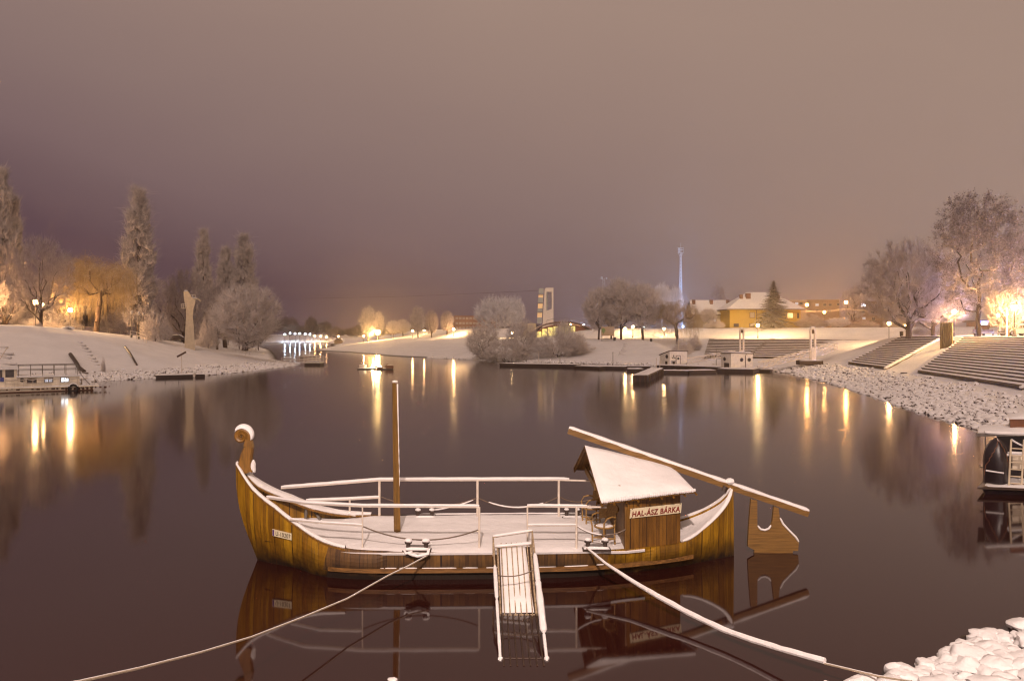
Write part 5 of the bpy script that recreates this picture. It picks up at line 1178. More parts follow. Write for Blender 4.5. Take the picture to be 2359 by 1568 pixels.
for a, b, m_, nm in ((664, 677, 'tower_glass', 'shaft_glass'), (679, 685, 'shaftglow', 'lit_stairwell'), (685, 698, 'tower_glass', 'shaft_glass'), (699, 710, 'shaftglow', 'lit_stairwell'), (710, 719, 'tower_glass', 'shaft_glass'), (720, 731, 'shaftglow', 'lit_stairwell'), (731, 745, 'tower_glass', 'shaft_glass')): shaft(a, b, m_, nm)
mb = MB(); mb.hexa([T_(1238.5, 679, 0), T_(1252, 679, 0), T_(1252, 679, 2.9), T_(1238.5, 679, 2.9)], [T_(1238.5, 678, 0), T_(1252, 677.8, 0), T_(1252, 677.8, 2.9), T_(1238.5, 678, 2.9)])
for py in (698.5, 719.5): mb.tube([T_(1239, py, .2), T_(1250.5, py, .2)], .09, 4)
mb.build('floor_plate', M['frame'], t)
# lattice floodlight mast, lit blue white
Y = 330; cx = X(1568.3, Y); t = thing('floodlight_mast', V(cx, Y, 6), 'tall lattice mast glowing blue white above the park trees', 'mast'); zb, zt = zat(758, Y), zat(582, Y)
M['mastglow'] = M['bluewhite_steel']
mb = MB(); n = 22
def leg(i, k): z = zb+(zt-zb)*k; w = 1.15-.65*k; s = [(-1, -1), (1, -1), (1, 1), (-1, 1)][i % 4]; return V(cx+s[0]*w*.5, Y+s[1]*w*.5, z)
for i in range(4): mb.tube([leg(i, 0), leg(i, 1)], .11, 4)
for j in range(n):
    for i in range(4): a, b = leg(i, j/n), leg(i+1, (j+1)/n); mb.tube([a, b], .065, 4); mb.tube([leg(i, (j+1)/n), leg(i+1, (j+1)/n)], .06, 4)
mb.build('lattice', M['bluewhite_steel'], t)
mb = MB(); q = V(cx-.9, Y, zt+1.0)
for z in (0, 1.2, 2.0): mb.tube([V(cx-1.2, Y-.6, zt+z), V(cx+1.0, Y-.6, zt+z), V(cx+1.0, Y+.6, zt+z), V(cx-1.2, Y+.6, zt+z), V(cx-1.2, Y-.6, zt+z)], .06, 4)
for x in (-1.2, -.5, .3, 1.0): mb.tube([V(cx+x, Y-.6, zt), V(cx+x, Y-.6, zt+2)], .05, 4)
mb.tube([V(cx, Y, zt-2.2), V(cx-1.2, Y, zt)], .08, 4); mb.tube([V(cx, Y, zt-2.2), V(cx+1.0, Y, zt)], .08, 4); mb.tube([V(cx, Y, zt), V(cx, Y, zt+4)], .06, 4); mb.build('platform', M['bluewhite_steel'], t)
mb = MB(); mb.box((cx-.8, Y-.7, zt+1.4), (.8, .3, .9)); mb.box((cx-.8, Y-.7, zt+.35), (.8, .3, .8)); mb.build('floodlight', M['bluewhite_steel'], t)
# far small mast
Y = 470; cx = X(1391, Y); t = thing('distant_mast', V(cx, Y, 6), 'faint distant aerial mast in the haze', 'mast'); mb = MB(); zt = zat(640, Y)
for s in (-.6, .6): mb.tube([(cx+s*1.4, Y, 4), (cx+s, Y, zt)], .10, 4)
for j in range(14): z = 6+(zt-6)*j/14; z2 = 6+(zt-6)*(j+1)/14; mb.tube([(cx-.7, Y, z), (cx+.7, Y, z2)], .06, 4); mb.tube([(cx+.7, Y, z), (cx-.7, Y, z2)], .06, 4)
mb.build('lattice', M['bluewhite_steel'], t); mb = MB(); mb.box((cx-1.2, Y, zt), (1.2, .3, 1.5)); mb.box((cx+1.6, Y, zt-.2), (.8, .3, 1.0)); mb.build('aerial', M['bluewhite_steel'], t)
# small sheds and a boathouse on the far inlet
Y = 395; t = thing('far_boathouse', V(X(777, Y), Y, 0), 'small dark gabled hut on piles by the far inlet', 'hut'); a, b = X(770, Y), X(785.5, Y); mb = MB(); mb.prism([(a, Y, .6), (b, Y, .6), (b, Y, zat(785, Y)), ((a+b)/2+.6, Y, zat(779.5, Y)), (a, Y, zat(785, Y))], (0, 4, 0)); mb.build('wall', M['apartdark'], t)
mb = MB(); c_ = (a+b)/2+.6; mb.hexa([(a-.3, Y-.3, zat(785.5, Y)), (c_, Y-.3, zat(779.5, Y)), (c_, Y+4.3, zat(779.5, Y)), (a-.3, Y+4.3, zat(785.5, Y))], [(a-.3, Y-.3, zat(784.5, Y)), (c_, Y-.3, zat(778.5, Y)), (c_, Y+4.3, zat(778.5, Y)), (a-.3, Y+4.3, zat(784.5, Y))]); mb.build('roof', M['roofsnow'], t); wbox('landing', X(764, Y), b, Y-1.5, Y+4, -.1, .7, M['dock'], t)
Y = 214; zg = gz(X(1885, Y), Y); t = thing('bus_shelter', V(X(1885, Y), Y, zg), 'low glazed shelter with a snowy roof on the dike below the apartment block', 'shelter'); wbox('wall', X(1860, Y), X(1902, Y), Y, Y+3, zg, zat(749, Y), M['greyhouse'], t); wbox('roof', X(1857, Y), X(1905, Y), Y-.4, Y+3.4, zat(748.9, Y), zat(746.2, Y), M['roofsnow'], t); window(t, 1864, 750, 1879, 755, Y, 'coldwin_dim', 'frame', .1); window(t, 1883, 750, 1898, 755, Y, 'coldwin_dim', 'frame', .1)
Y = 250; t = thing('snowy_shed', V(X(1965, Y), Y, 7), 'large shed roof under snow behind the shelter', 'shed'); mb = MB(); zg = gz(X(1965, Y), Y); mb.prism([(X(1880, Y), Y, zg), (X(2030, Y), Y, zg), (X(2030, Y), Y, zat(737, Y)), (X(1945, Y), Y, zat(737, Y)), (X(1885, Y), Y, zat(750, Y))], (0, 9, 0)); mb.build('wall', M['roofsnow'], t)
Y = 172; zg = gz(X(2320, Y), Y); t = thing('long_pavilion', V(X(2320, Y), Y, zg), 'low brown pavilion with a snowy flat roof behind the white car', 'building'); wbox('wall', X(2275, Y), X(2440, Y), Y, Y+8, zg-.5, zat(741, Y), M['brownwood'], t); wbox('roof', X(2270, Y), X(2445, Y), Y-1, Y+9, zat(740.8, Y), zat(737, Y), M['roofsnow'], t)
for i in range(6): wbox('post', X(2282+i*13, Y)-.12, X(2282+i*13, Y)+.12, Y-.6, Y-.3, zg-.3, zat(741, Y), M['brownwood'], t)
M['bluesign'] = emis('blue_lit_sign', (.22, .25, 1.0), 2.6); M['whitesign'] = emis('white_lit_sign', (.85, .88, 1.0), 4)
Y = 168; t = thing('lit_kiosk', V(X(2268, Y), Y, gz(X(2268, Y), Y)), 'small kiosk with blue and white lit signs behind the tall leafy tree', 'kiosk'); zg = gz(X(2268, Y), Y)
wbox('wall', X(2258, Y), X(2279, Y), Y, Y+2, zg-.3, zat(737, Y), M['brownwood'], t); wbox('lit_sign', X(2258, Y), X(2277, Y), Y-.15, Y-.02, zat(742.5, Y), zat(738.5, Y), M['bluesign'], t); wbox('lit_sign', X(2258, Y), X(2274, Y), Y-.15, Y-.02, zat(747.5, Y), zat(743.5, Y), M['whitesign'], t)
# ------------------------------------------------------------------ cars
def car(o, rz, body, label, s=1.0):
    t = thing('parked_car', o, label, 'car'); R = Matrix.Rotation(rz, 3, 'Z')*s; T = lambda x, y, z: Vector(o)+R @ Vector((x, y, z)); mb = MB()
    prof = [(-2.05, .30), (-2.1, .62), (-2.0, .88), (-1.1, .98), (.9, 1.0), (1.95, .98), (2.1, .78), (2.1, .32)]
    rows = [[T(x, y*w, z) for x, z in prof] for y, w in ((-.84, .93), (-.86, 1), (.86, 1), (.84, .93))]
    mb.grid(rows); mb.add([T(x, -.80, z) for x, z in prof], [tuple(range(8))]); mb.add([T(x, .80, z) for x, z in prof], [tuple(range(7, -1, -1))]); mb.add([T(-2.05, -.8, .3), T(2.1, -.8, .32), T(2.1, .8, .32), T(-2.05, .8, .3)], [(0, 1, 2, 3)])
    cab = [(-1.15, .98), (-.35, 1.42), (.95, 1.46), (1.75, .99)]; mb.prism([T(x, -.68, z) for x, z in cab], R @ V(0, 1.36, 0)); bd = mb.build('body', M[body], t)
    for sd in (-1, 1):
        for q in ([(-.92, 1.02), (-.28, 1.37), (.22, 1.39), (.22, 1.02)], [(.30, 1.02), (.30, 1.39), (.88, 1.40), (1.45, 1.03)]): mb = MB(); mb.prism([T(x, sd*.685, z) for x, z in q], R @ V(0, sd*.012, 0)); mb.build('side_window', M['glass'], t)
        for x in (-1.3, 1.32):
            mb = MB(); mb.prism([T(x+.33*math.cos(i*PI/9), sd*.70, .33+.33*math.sin(i*PI/9)) for i in range(18)], R @ V(0, sd*.19, 0)); w = mb.build('wheel', M['tyre'], t)
            mb = MB(); mb.prism([T(x+.19*math.cos(i*PI/6), sd*.895, .33+.19*math.sin(i*PI/6)) for i in range(12)], R @ V(0, sd*.012, 0)); mb.build('rim', M['grey_metal'], w)
        mb = MB(); mb.box(T(-2.06, sd*.6, .70), (.12*s, .36*s, .14*s), rz=rz); mb.build('headlight', M['tower_glass'], t)
    mb = MB(); mb.prism([T(-1.12, -.62, 1.0), T(-1.12, .62, 1.0), T(-.37, .58, 1.41), T(-.37, -.58, 1.41)], R @ V(-.02, 0, .02)); mb.build('windscreen', M['glass'], t)
    mb = MB(); mb.box(T(-2.09, 0, .52), (.06*s, 1.1*s, .14*s), rz=rz); mb.build('grille', M['wreath'], t)
    mb = MB(); snow_pad(mb, [T(-.35, -.66, 1.425), T(.98, -.66, 1.465), T(.98, .66, 1.465), T(-.35, .66, 1.425)], .09, 8, 6); snow_pad(mb, [T(-1.95, -.75, .91), T(-1.15, -.75, .985), T(-1.15, .75, .985), T(-1.95, .75, .91)], .05, 6, 6); mb.build('snow_cover', M['snow'], bd, smooth=True)
    return t
c = base(2342, 103); car(c, .12, 'carwhite', 'white parked car behind the black lamp post at the top of the terrace', 1.02)
c = base(403, 142); car(c, .1, 'cardark', 'dark parked car with snow on it beside the diving tower', .85)
c = base(2284, 110); 
def bench(o, rz, label):
    t = thing('park_bench', o, label, 'bench', 'park benches on the promenade'); R = Matrix.Rotation(rz, 3, 'Z'); T = lambda *a: Vector(o)+R @ Vector(a)
    mb = MB(); mb.box(T(0, 0, .45), (1.6, .45, .06), rz=rz); st = mb.build('seat', M['eave'], t); mb = MB(); mb.box(T(0, 0, .51), (1.62, .42, .07), rz=rz); mb.build('snow_cover', M['snow'], st)
    mb = MB(); mb.box(T(0, .25, .78), (1.6, .06, .42), rz=rz); mb.build('backrest', M['eave'], t)
    for s in (-.65, .65): mb = MB(); mb.box(T(s, 0, .21), (.08, .42, .44), rz=rz); mb.build('leg', M['iron'], t)
bench(base(2256, 112), .1, 'snowy park bench beside the trunk of the tall leafy tree')
bench(base(2276, 113), -.2, 'snowy park bench just in front of the white car bonnet')
bench(base(2171, 150), .0, 'snowy park bench under the bare spreading tree')
def bin_(o, label):
    t = thing('litter_bin', o, label, 'bin'); mb = MB(); mb.lathe(o, [(.0, 0), (.26, 0), (.30, .75), (.24, .78), (0, .78)], 10); mb.build('drum', M['iron'], t, True); mb = MB(); mb.ball(Vector(o)+V(0, 0, .82), .26, 8, 5, sq=(1, 1, .5)); mb.build('snow_cap', M['snow'], t, smooth=True)
bin_(base(2193, 101), 'snow capped litter bin beside the ribbed panel'); bin_(base(2077, 126), 'small dark litter bin at the top of the narrower terrace')
bin_(base(1500, 182), 'dark litter bin between the round park trees'); bin_(base(1416, 178), 'dark litter bin beside the pale information board')
# info board, low stones
c = base(1400, 178); t = thing('information_board', c, 'pale information board with a green emblem beside the round park trees', 'board'); mb = MB(); mb.box(c+V(0, 0, 2.2), (2.9, .1, 2.0)); pn = mb.build('panel', M['apart'], t)
mb = MB(); mb.prism([c+V(-.95, -.09, 2.4)+V(.42*math.cos(i*PI/8), 0, .5*math.sin(i*PI/8)) for i in range(16)], (0, .03, 0)); mb.prism([c+V(-1.1, -.09, 2.0), c+V(-.8, -.09, 2.0), c+V(-.95, -.09, 1.5)], (0, .03, 0)); M['green'] = mat('green_emblem', (.16, .24, .05), .6, .1, 3); mb.build('emblem', M['green'], pn)
for s in (-1.3, 1.3): mb = MB(); mb.tube([c+V(s, .08, -.1), c+V(s, .08, 3.2)], .06, 6); mb.build('post', M['iron'], t)
mb = MB(); mb.box(c+V(0, -.6, .55), (2.4, .6, .12)); mb.build('shelf', M['eave'], t)
for i, px in enumerate((1573, 1582, 1592, 1600)):
    c = base(px, 178); mb = MB(); mb.box(c+V(0, 0, .25), (.6, .5, .6), rz=i*.2); tag(mb.build('stone_block', M['rock'], loc=c), ['stone block nearest the trunks in a short row', 'second stone block of the short row under the willow', 'third stone block of the short row under the willow', 'last stone block of the short row, nearest the slope'][i], 'stone')
# ------------------------------------------------------------------ street lamps
M['sodium'] = emis('sodium_globe', (1.0, .50, .17), 1)
def lampmat(name, col, s):
    k = name+str(s)
    if k not in M: M[k] = emis(name, col, s)
    return M[k]
WARM, COLD = (1.0, .56, .22), (.62, .80, 1.0)
def globe_mat(name, col, s):
    """clear glowing globe: emission over a transparent shell, so the bulb inside shines through"""
    k = 'globe_'+name
    if k in M: return M[k]
    m = bpy.data.materials.new(k); m.use_nodes = True; nt = m.node_tree; nt.nodes.clear(); out = nt.nodes.new('ShaderNodeOutputMaterial'); a = nt.nodes.new('ShaderNodeAddShader'); t = nt.nodes.new('ShaderNodeBsdfTransparent'); e = nt.nodes.new('ShaderNodeEmission')
    e.inputs[0].default_value = (*col, 1); e.inputs[1].default_value = s; nt.links.new(t.outputs[0], a.inputs[0]); nt.links.new(e.outputs[0], a.inputs[1]); nt.links.new(a.outputs[0], out.inputs[0]); m.cycles.emission_sampling = 'NONE'; M[k] = m; return m
def street_lamp(px, py, Y, s, label, r=.22, col=WARM, pole_=True, zb=None, arm=None, group='street lamps around the harbour', heavy=False):
    if s and Y < 400: r *= 1.25; s /= 1.6
    x = X(px, Y); z = zat(py, Y); g = gz(x, Y) if zb is None else zb; t = thing('street_lamp', (x, Y, g), label, 'street lamp', group)
    if pole_:
        mb = MB(); mb.tube([(x, Y, g-.2), (x, Y, z-r*.9)], [.07, .05] if not heavy else [.12, .07], 8)
        if heavy: mb.lathe((x, Y, g-.1), [(.26, 0), (.26, .25), (.16, .5), (.16, 1.0), (.22, 1.1), (.10, 1.3)], 10)
        else: mb.lathe((x, Y, g-.05), [(.15, 0), (.14, .5), (.07, .65)], 8)
        mb.build('pole', M['iron'], t, True)
    mb = MB(); mb.lathe((x, Y, z+r*.8), [(r*.9, 0), (r*.55, .12), (.03, .2)], 10); mb.build('lamp_cap', M['snow'], t, True)
    mb = MB(); mb.ball((x, Y, z), r, 14, 8); mb.build('lamp_globe', globe_mat(('cold' if col[2] > .5 else 'warm')+('%.2f' % col[1]), col, 70) if s else M['white_metal'], t, True)
    if s:
        li = bpy.data.lights.new('bulb', 'POINT'); li.energy = 4*PI*PI*s*r*r; li.color = col; li.shadow_soft_size = r*.6; lo = bpy.data.objects.new('bulb', li); COL.objects.link(lo); lo.parent = t; lo.location = Vector((x, Y, z))-Vector(t.location)
    return t
street_lamp(82, 696, 128, 3200, 'strongest lamp glowing behind the bare tree above the houseboat', .30)
street_lamp(97, 702, 133, 900, 'fainter lamp half hidden by branches just beside the strongest park lamp', .22)
street_lamp(162, 714, 127, 1100, 'starry orange lamp standing clear between the bare tree and the willow', .26, (1.0, .58, .26))
street_lamp(303, 721, 128, 0, 'unlit pale globe lamp nearest the poplar', .24); street_lamp(319.5, 723, 128, 0, 'unlit pale globe lamp above the white tubular railing', .24); street_lamp(330, 725, 132, 0, 'unlit pale globe lamp nearest the snowy shrubs', .2)
street_lamp(870, 765, 300, 1700, 'dazzling orange lamp by the golden tree across the water', .75, (1.0, .60, .20))
street_lamp(1045, 758, 262, 1500, 'bright lamp shining on the lit embankment beneath the brown block', .30, (1.0, .58, .22))
street_lamp(950.5, 762, 285, 300, 'small lamp between the dazzling lamp and the frosted trees', .24); street_lamp(977, 761, 300, 250, 'faint lamp behind the slim pair of trees', .22)
street_lamp(838, 774, 330, 50, 'small low lamp on the snowy spit under the golden tree', .25)
for px, py, s, lb in ((725, 774, 500, 'small orange lamp beside the last cold lamp of the far inlet'), (738.5, 774.3, 900, 'brightest orange lamp on the shore of the far inlet'), (779.6, 774, 500, 'lone orange lamp behind the dark hut of the far inlet'), (752, 776, 120, 'faint orange lamp among the far inlet trees')): street_lamp(px, py, 505, s*.14, lb, .38)
for i, (px, py) in enumerate(((656, 770), (668, 767.3), (680, 768.2), (690, 768), (703.5, 769), (714, 769.5))): street_lamp(px, py, 503, 60 if i in (1, 4, 5) else 40, ['cold white lamp next to the round bush in the far row', 'second cold white lamp of the far inlet row', 'third cold white lamp of the far inlet row', 'fourth cold white lamp of the far inlet row', 'fifth cold white lamp of the far inlet row', 'last cold white lamp of the far row, next to the orange ones'][i], .36, COLD)
street_lamp(1746, 749, 199, 3600, 'blazing lamp before the dike right under the yellow house', .32, (1.0, .62, .25))
street_lamp(2048, 745, 150, 1700, 'orange lamp at the corner between the dike and the bare spreading tree', .26)
street_lamp(1859, 702, 232, 2400, 'high street lamp nearest the spruce, before the apartment block', .32, (1.0, .48, .14)); street_lamp(1949, 696, 228, 2600, 'highest street lamp carrying cables before the apartment block', .34, (1.0, .48, .14)); street_lamp(1899, 719, 240, 1300, 'lower street lamp between the two high ones', .28, (1.0, .48, .14))
street_lamp(2337, 708, 97, 4200, 'blinding lamp on a black post at the top of the widest terrace', .28, (1.0, .60, .24), heavy=True)
street_lamp(2300, 726, 128, 1500, 'smaller lamp on a thin post beside the white car', .24, (1.0, .60, .24)); street_lamp(2198, 718, 118, 900, 'lamp shining through twigs above the ribbed panel', .24)
street_lamp(2390, 730, 112, 1600, 'lamp standing just outside the edge beyond the white car', .26)
street_lamp(2415, 715, 110, 3800, 'cold lamp just outside the edge, tinting the leafy trees violet', .3, (.48, .50, 1.0)); street_lamp(1314, 747, 240, 260, 'orange lamp over the bushes beside the lookout tower', .26); street_lamp(1344, 748.5, 300, 1500, 'blue white lamp beside the round park trees', .24, (.6, .72, 1.0)); street_lamp(1458, 752.5, 215, 900, 'orange lamp seen between the trunks of the round park trees', .26)
for px, py, lb in ((1483, 754, 'blue white lamp between two round park trees'), (1617, 752, 'blue white lamp by the willow')): street_lamp(px, py, 260, 900, lb, .24, (.6, .72, 1.0))
street_lamp(1440, 757, 222, 260, 'lamp hidden behind the round trees, lighting the embankment', .26, (1.0, .62, .25)); street_lamp(1530, 757, 215, 300, 'lamp hidden behind the willow, lighting the embankment', .26, (1.0, .62, .25)); street_lamp(1180, 766, 225, 1400, 'lamp hidden behind the white crowned tree', .24, (1.0, .66, .30)); street_lamp(2085, 752, 152, 900, 'lamp behind the lowest twigs of the bare spreading tree', .22, (1.0, .62, .25))
street_lamp(1574, 752, 312, 50000, 'blue white floodlight at the foot of the lattice mast behind the willow', .2, (.36, .56, 1.0))
def quay_lamp():
    """street lamp on the quay just behind the viewpoint: the light that falls on the barge"""
    x, y, g, z = -1.5, -14.0, gz(-1.5, -14.0), 24.0; t = thing('street_lamp', (x, y, g), 'tall street lamp on the quay behind the viewpoint, shining on the barge', 'street lamp', 'street lamps around the harbour')
    mb = MB(); mb.tube([(x, y, g-.2), (x, y, z-.4)], [.10, .06], 8); mb.build('pole', M['iron'], t, True); mb = MB(); mb.ball((x, y, z), .30, 14, 8); mb.build('lamp_globe', globe_mat('quay', (1.0, .80, .66), 30), t, True)
    li = bpy.data.lights.new('bulb', 'POINT'); li.energy = 50000; li.color = (1.0, .77, .66); li.shadow_soft_size = .35; lo = bpy.data.objects.new('bulb', li); COL.objects.link(lo); lo.parent = t; lo.location = (0, 0, z-g)
quay_lamp()
# cable between the high lamps, wire across the sky
cb = MB(); cb.tube(catenary(P(1820, 713, 232), P(1949, 711, 228), .5), .05, 4); cb.tube(catenary(P(1949, 711, 228), P(2120, 714, 226), .6), .05, 4); cb.tube(catenary(P(1820, 715, 232), P(1949, 713.5, 228), .5), .04, 4); tag(cb.build('overhead_cable', M['apart'], loc=P(1949, 711, 228)), 'snowy overhead cables hung on the high lamp before the apartment block', 'cable')
cb = MB(); cb.tube([P(708, 687.5, 330), P(940, 682.5, 320), P(1250, 669, 310)], .05, 4); tag(cb.build('sky_wire', M['eave'], loc=P(940, 682, 320)), 'thin wire crossing the dark sky towards the lookout tower', 'wire')
x_ = wbox('traffic_post', X(2320, 99)-.06, X(2320, 99)+.06, 99, 99.12, gz(X(2320, 99), 99), zat(708, 99), M['white_metal'], None); tag(x_, 'slim pale post leaning beside the black lamp post', 'post')
c = base(2357, 120); t = thing('road_sign', c, 'round road sign on a post behind the white car roof', 'sign'); mb = MB(); mb.tube([c, V(c.x, c.y, zat(728, 120))], .05, 6); mb.build('post', M['grey_metal'], t); mb = MB(); mb.prism([V(c.x+.34*math.cos(i*PI/8), c.y-.08, zat(731, 120)+.34*math.sin(i*PI/8)) for i in range(16)], (0, .03, 0)); d = mb.build('disc', M['red'], t); mb = MB(); mb.prism([V(c.x+.25*math.cos(i*PI/8), c.y-.10, zat(731, 120)+.25*math.sin(i*PI/8)) for i in range(16)], (0, .015, 0)); mb.build('disc_face', M['white_metal'], d)
# ------------------------------------------------------------------ trees: grown by joining crown points to the nearest limb
def tubes(P0, P1, r0, r1, n):
    d = P1-P0; L = np.linalg.norm(d, axis=1, keepdims=True)+1e-9; d = d/L
    ref = np.where(np.abs(d[:, 2:3]) < .9, np.array([[0, 0, 1.]]), np.array([[1., 0, 0]])); a = np.cross(d, ref); a /= np.linalg.norm(a, axis=1, keepdims=True); b = np.cross(a, d); vs = []
    for r, Q in ((r0, P0), (r1, P1)):
        for j in range(n): vs.append(Q+a*(math.cos(2*PI*j/n)*r)[:, None]+b*(math.sin(2*PI*j/n)*r)[:, None])
    m = len(P0); v = np.stack(vs, 1).reshape(-1, 3); o = (np.arange(m)*2*n)[:, None]
    f = np.concatenate([np.concatenate([o+j, o+(j+1) % n, o+n+(j+1) % n, o+n+j], 1) for j in range(n)]); return v, f
def spikes(P0, P1, r):
    d = P1-P0; L = np.linalg.norm(d, axis=1, keepdims=True)+1e-9; d = d/L
    ref = np.where(np.abs(d[:, 2:3]) < .9, np.array([[0, 0, 1.]]), np.array([[1., 0, 0]])); a = np.cross(d, ref); a /= np.linalg.norm(a, axis=1, keepdims=True); b = np.cross(a, d); m = len(P0)
    v = np.stack([P0+a*(math.cos(2*PI*j/3)*r)[:, None]+b*(math.sin(2*PI*j/3)*r)[:, None] for j in range(3)]+[P1], 1).reshape(-1, 3); o = (np.arange(m)*4)[:, None]
    return v, np.concatenate([np.concatenate([o+j, o+(j+1) % 3, o+3], 1) for j in range(3)])
def grow(rg, env, trunk, alpha, seg, wander=.05):
    N = len(trunk); cap = 40000; pos = np.zeros((cap, 3)); par = np.full(cap, -1); pl = np.zeros(cap); pos[:N] = trunk
    for i in range(1, N): par[i] = i-1; pl[i] = pl[i-1]+np.linalg.norm(pos[i]-pos[i-1])
    k = N; lo = max(1, int(N*.3)); env = env[np.argsort(np.linalg.norm(env-trunk[lo], axis=1))]
    for p in env:
        d = np.linalg.norm(pos[lo:k]-p, axis=1); j = lo+int(np.argmin(d+alpha*pl[lo:k])); D = d[j-lo]; m = max(1, int(D/seg)); prev = j; A = pos[j].copy(); w = rg.normal(0, wander*D, 3)
        for i in range(1, m+1):
            if k >= cap: break
            t = i/m; pos[k] = A+(p-A)*t+w*math.sin(PI*t)*.5; par[k] = prev; pl[k] = pl[prev]+D/m; prev = k; k += 1
    return pos[:k], par[:k], N
def tree_mesh(kind, seed, H, env, trunk, r_tip=.018, alpha=.35, seg=.8, twigs=10, tl=1.0, up=.25, tw_r=.014, mats=('trunk', 'twig'), thick=.075, e=2.3, rmax=None, hang=0, leaves=0, outw=.5, leafmat=None, leaf=.16, jag=.45):
    rg = np.random.default_rng(seed); pos, par, N = grow(rg, env, np.array(trunk, float), alpha, seg); k = len(pos); acc = np.zeros(k); cnt = np.zeros(k)
    rad = np.full(k, 0.0)
    for i in range(k-1, 0, -1):
        if acc[i] == 0: acc[i] = r_tip**e
        rad[i] = acc[i]**(1/e); acc[par[i]] += acc[i]
    rad[0] = acc[0]**(1/e)
    if rmax and rad[0] > 0: s = rmax/rad[0]; rad = r_tip+(rad-r_tip)*max(0, (rmax-r_tip)/(rad[0]-r_tip))
    c = np.arange(1, k); P0, P1, R0, R1 = pos[par[c]], pos[c], np.minimum(rad[par[c]], rad[c]*1.6), rad[c]; th = R1 > thick
    th[:N-1] = True
    v1, f1 = tubes(P0[th], P1[th], R0[th], R1[th], 6); mt = np_mesh(kind+'_trunk', v1, [f1], M[mats[0]], smooth=True)
    v2, f2 = tubes(P0[~th], P1[~th], R0[~th], R1[~th], 3)
    q = np.repeat(c[rad[c] < thick*1.2], twigs); B = pos[q]; D = B-pos[par[q]]; D /= np.linalg.norm(D, axis=1, keepdims=True)+1e-9; cen = np.array([0, 0, H*.45]); O = B-cen; O /= np.linalg.norm(O, axis=1, keepdims=True)+1e-9
    m = len(q); d = D*.5+O*outw+np.array([0, 0, up])+rg.normal(0, jag, (m, 3)); d /= np.linalg.norm(d, axis=1, keepdims=True); L = tl*rg.uniform(.45, 1.3, m); B = B-(B-pos[par[q]])*rg.random((m, 1))
    vs, fs = [v2], [f2]; nv = len(v2); tri = []
    if hang:
        P_ = B; g = d.copy(); r = np.full(m, tw_r)
        segs = 4; L2 = hang*rg.uniform(.35, 1.15, m)
        for s in range(segs):
            g = g*.45+np.array([0, 0, -1.0])*(.35+.3*s)+rg.normal(0, .10, (m, 3)); g /= np.linalg.norm(g, axis=1, keepdims=True); Q = P_+g*(L2/segs)[:, None]; Q[:, 2] = np.maximum(Q[:, 2], .3)
            v, f = tubes(P_, Q, r, r*.8, 3); vs.append(v); fs.append(f+nv); nv += len(v); P_ = Q; r = r*.8
    else:
        E = B+d*L[:, None]; v, f = spikes(B, E, np.full(m, tw_r)); vs.append(v); tri.append(f+nv); nv += len(v)
        # side twigs
        B2 = B+d*(L*rg.uniform(.3, .8, m))[:, None]; d2 = d+rg.normal(0, .6, (m, 3)); d2 /= np.linalg.norm(d2, axis=1, keepdims=True); v, f = spikes(B2, B2+d2*(L*.55)[:, None], np.full(m, tw_r*.8)); vs.append(v); tri.append(f+nv); nv += len(v)
    fm = [0]*(sum(len(f) for f in fs)+sum(len(f) for f in tri)); mm = [M[mats[1]]]
    if leaves:
        idx = rg.integers(0, m, leaves); C = (B+d*L[:, None]*rg.random((m, 1)))[idx] if not hang else B[idx]; a = rg.normal(0, 1, (leaves, 3)); a /= np.linalg.norm(a, axis=1, keepdims=True); b = np.cross(a, rg.normal(0, 1, (leaves, 3))); b /= np.linalg.norm(b, axis=1, keepdims=True)
        s = leaf*rg.uniform(.6, 1.4, (leaves, 1)); C = C+rg.normal(0, .12, (leaves, 3)); v = np.stack([C-a*s, C-b*s*.6, C+a*s, C+b*s*.6], 1).reshape(-1, 3); f = (np.arange(leaves)*4)[:, None]+np.arange(4)[None]; vs.append(v); fs.append(f+nv); nv += len(v); mm.append(M[leafmat])
        nq = sum(len(x) for x in fs[:-1]); fm = [0]*nq+[1]*leaves+[0]*sum(len(x) for x in tri)
    mc = np_mesh(kind+'_crown', np.concatenate(vs), fs+tri, mm, fm=np.array(fm)); return mt, mc
def ball_env(rg, n, cx, cz, rx, rz, shell=.55, ry=None):
    u = rg.normal(0, 1, (n, 3)); u /= np.linalg.norm(u, axis=1, keepdims=True); r = (shell**3+(1-shell**3)*rg.random((n, 1)))**(1/3); u *= r; return u*np.array([rx, ry or rx, rz])+np.array([cx, 0, cz])
def prof_env(rg, n, H, prof, z0, z1):
    """points inside a lathe profile prof(k) for k from 0 to 1 between z0 and z1"""
    k = rg.random(n); a = rg.random(n)*2*PI; r = np.array([prof(t) for t in k])*np.sqrt(rg.uniform(.12, 1, n)); return np.stack([r*np.cos(a), r*np.sin(a), z0+(z1-z0)*k], 1)
def trunk_line(rg, h, n=6, lean=.0, wig=.1): return [(lean*h*(i/n)**1.3+rg.normal(0, wig)*(i > 0), rg.normal(0, wig)*(i > 0), h*i/n) for i in range(n+1)]
TM = {}
def template(key, f):
    if key not in TM: TM[key] = f()
    return TM[key]
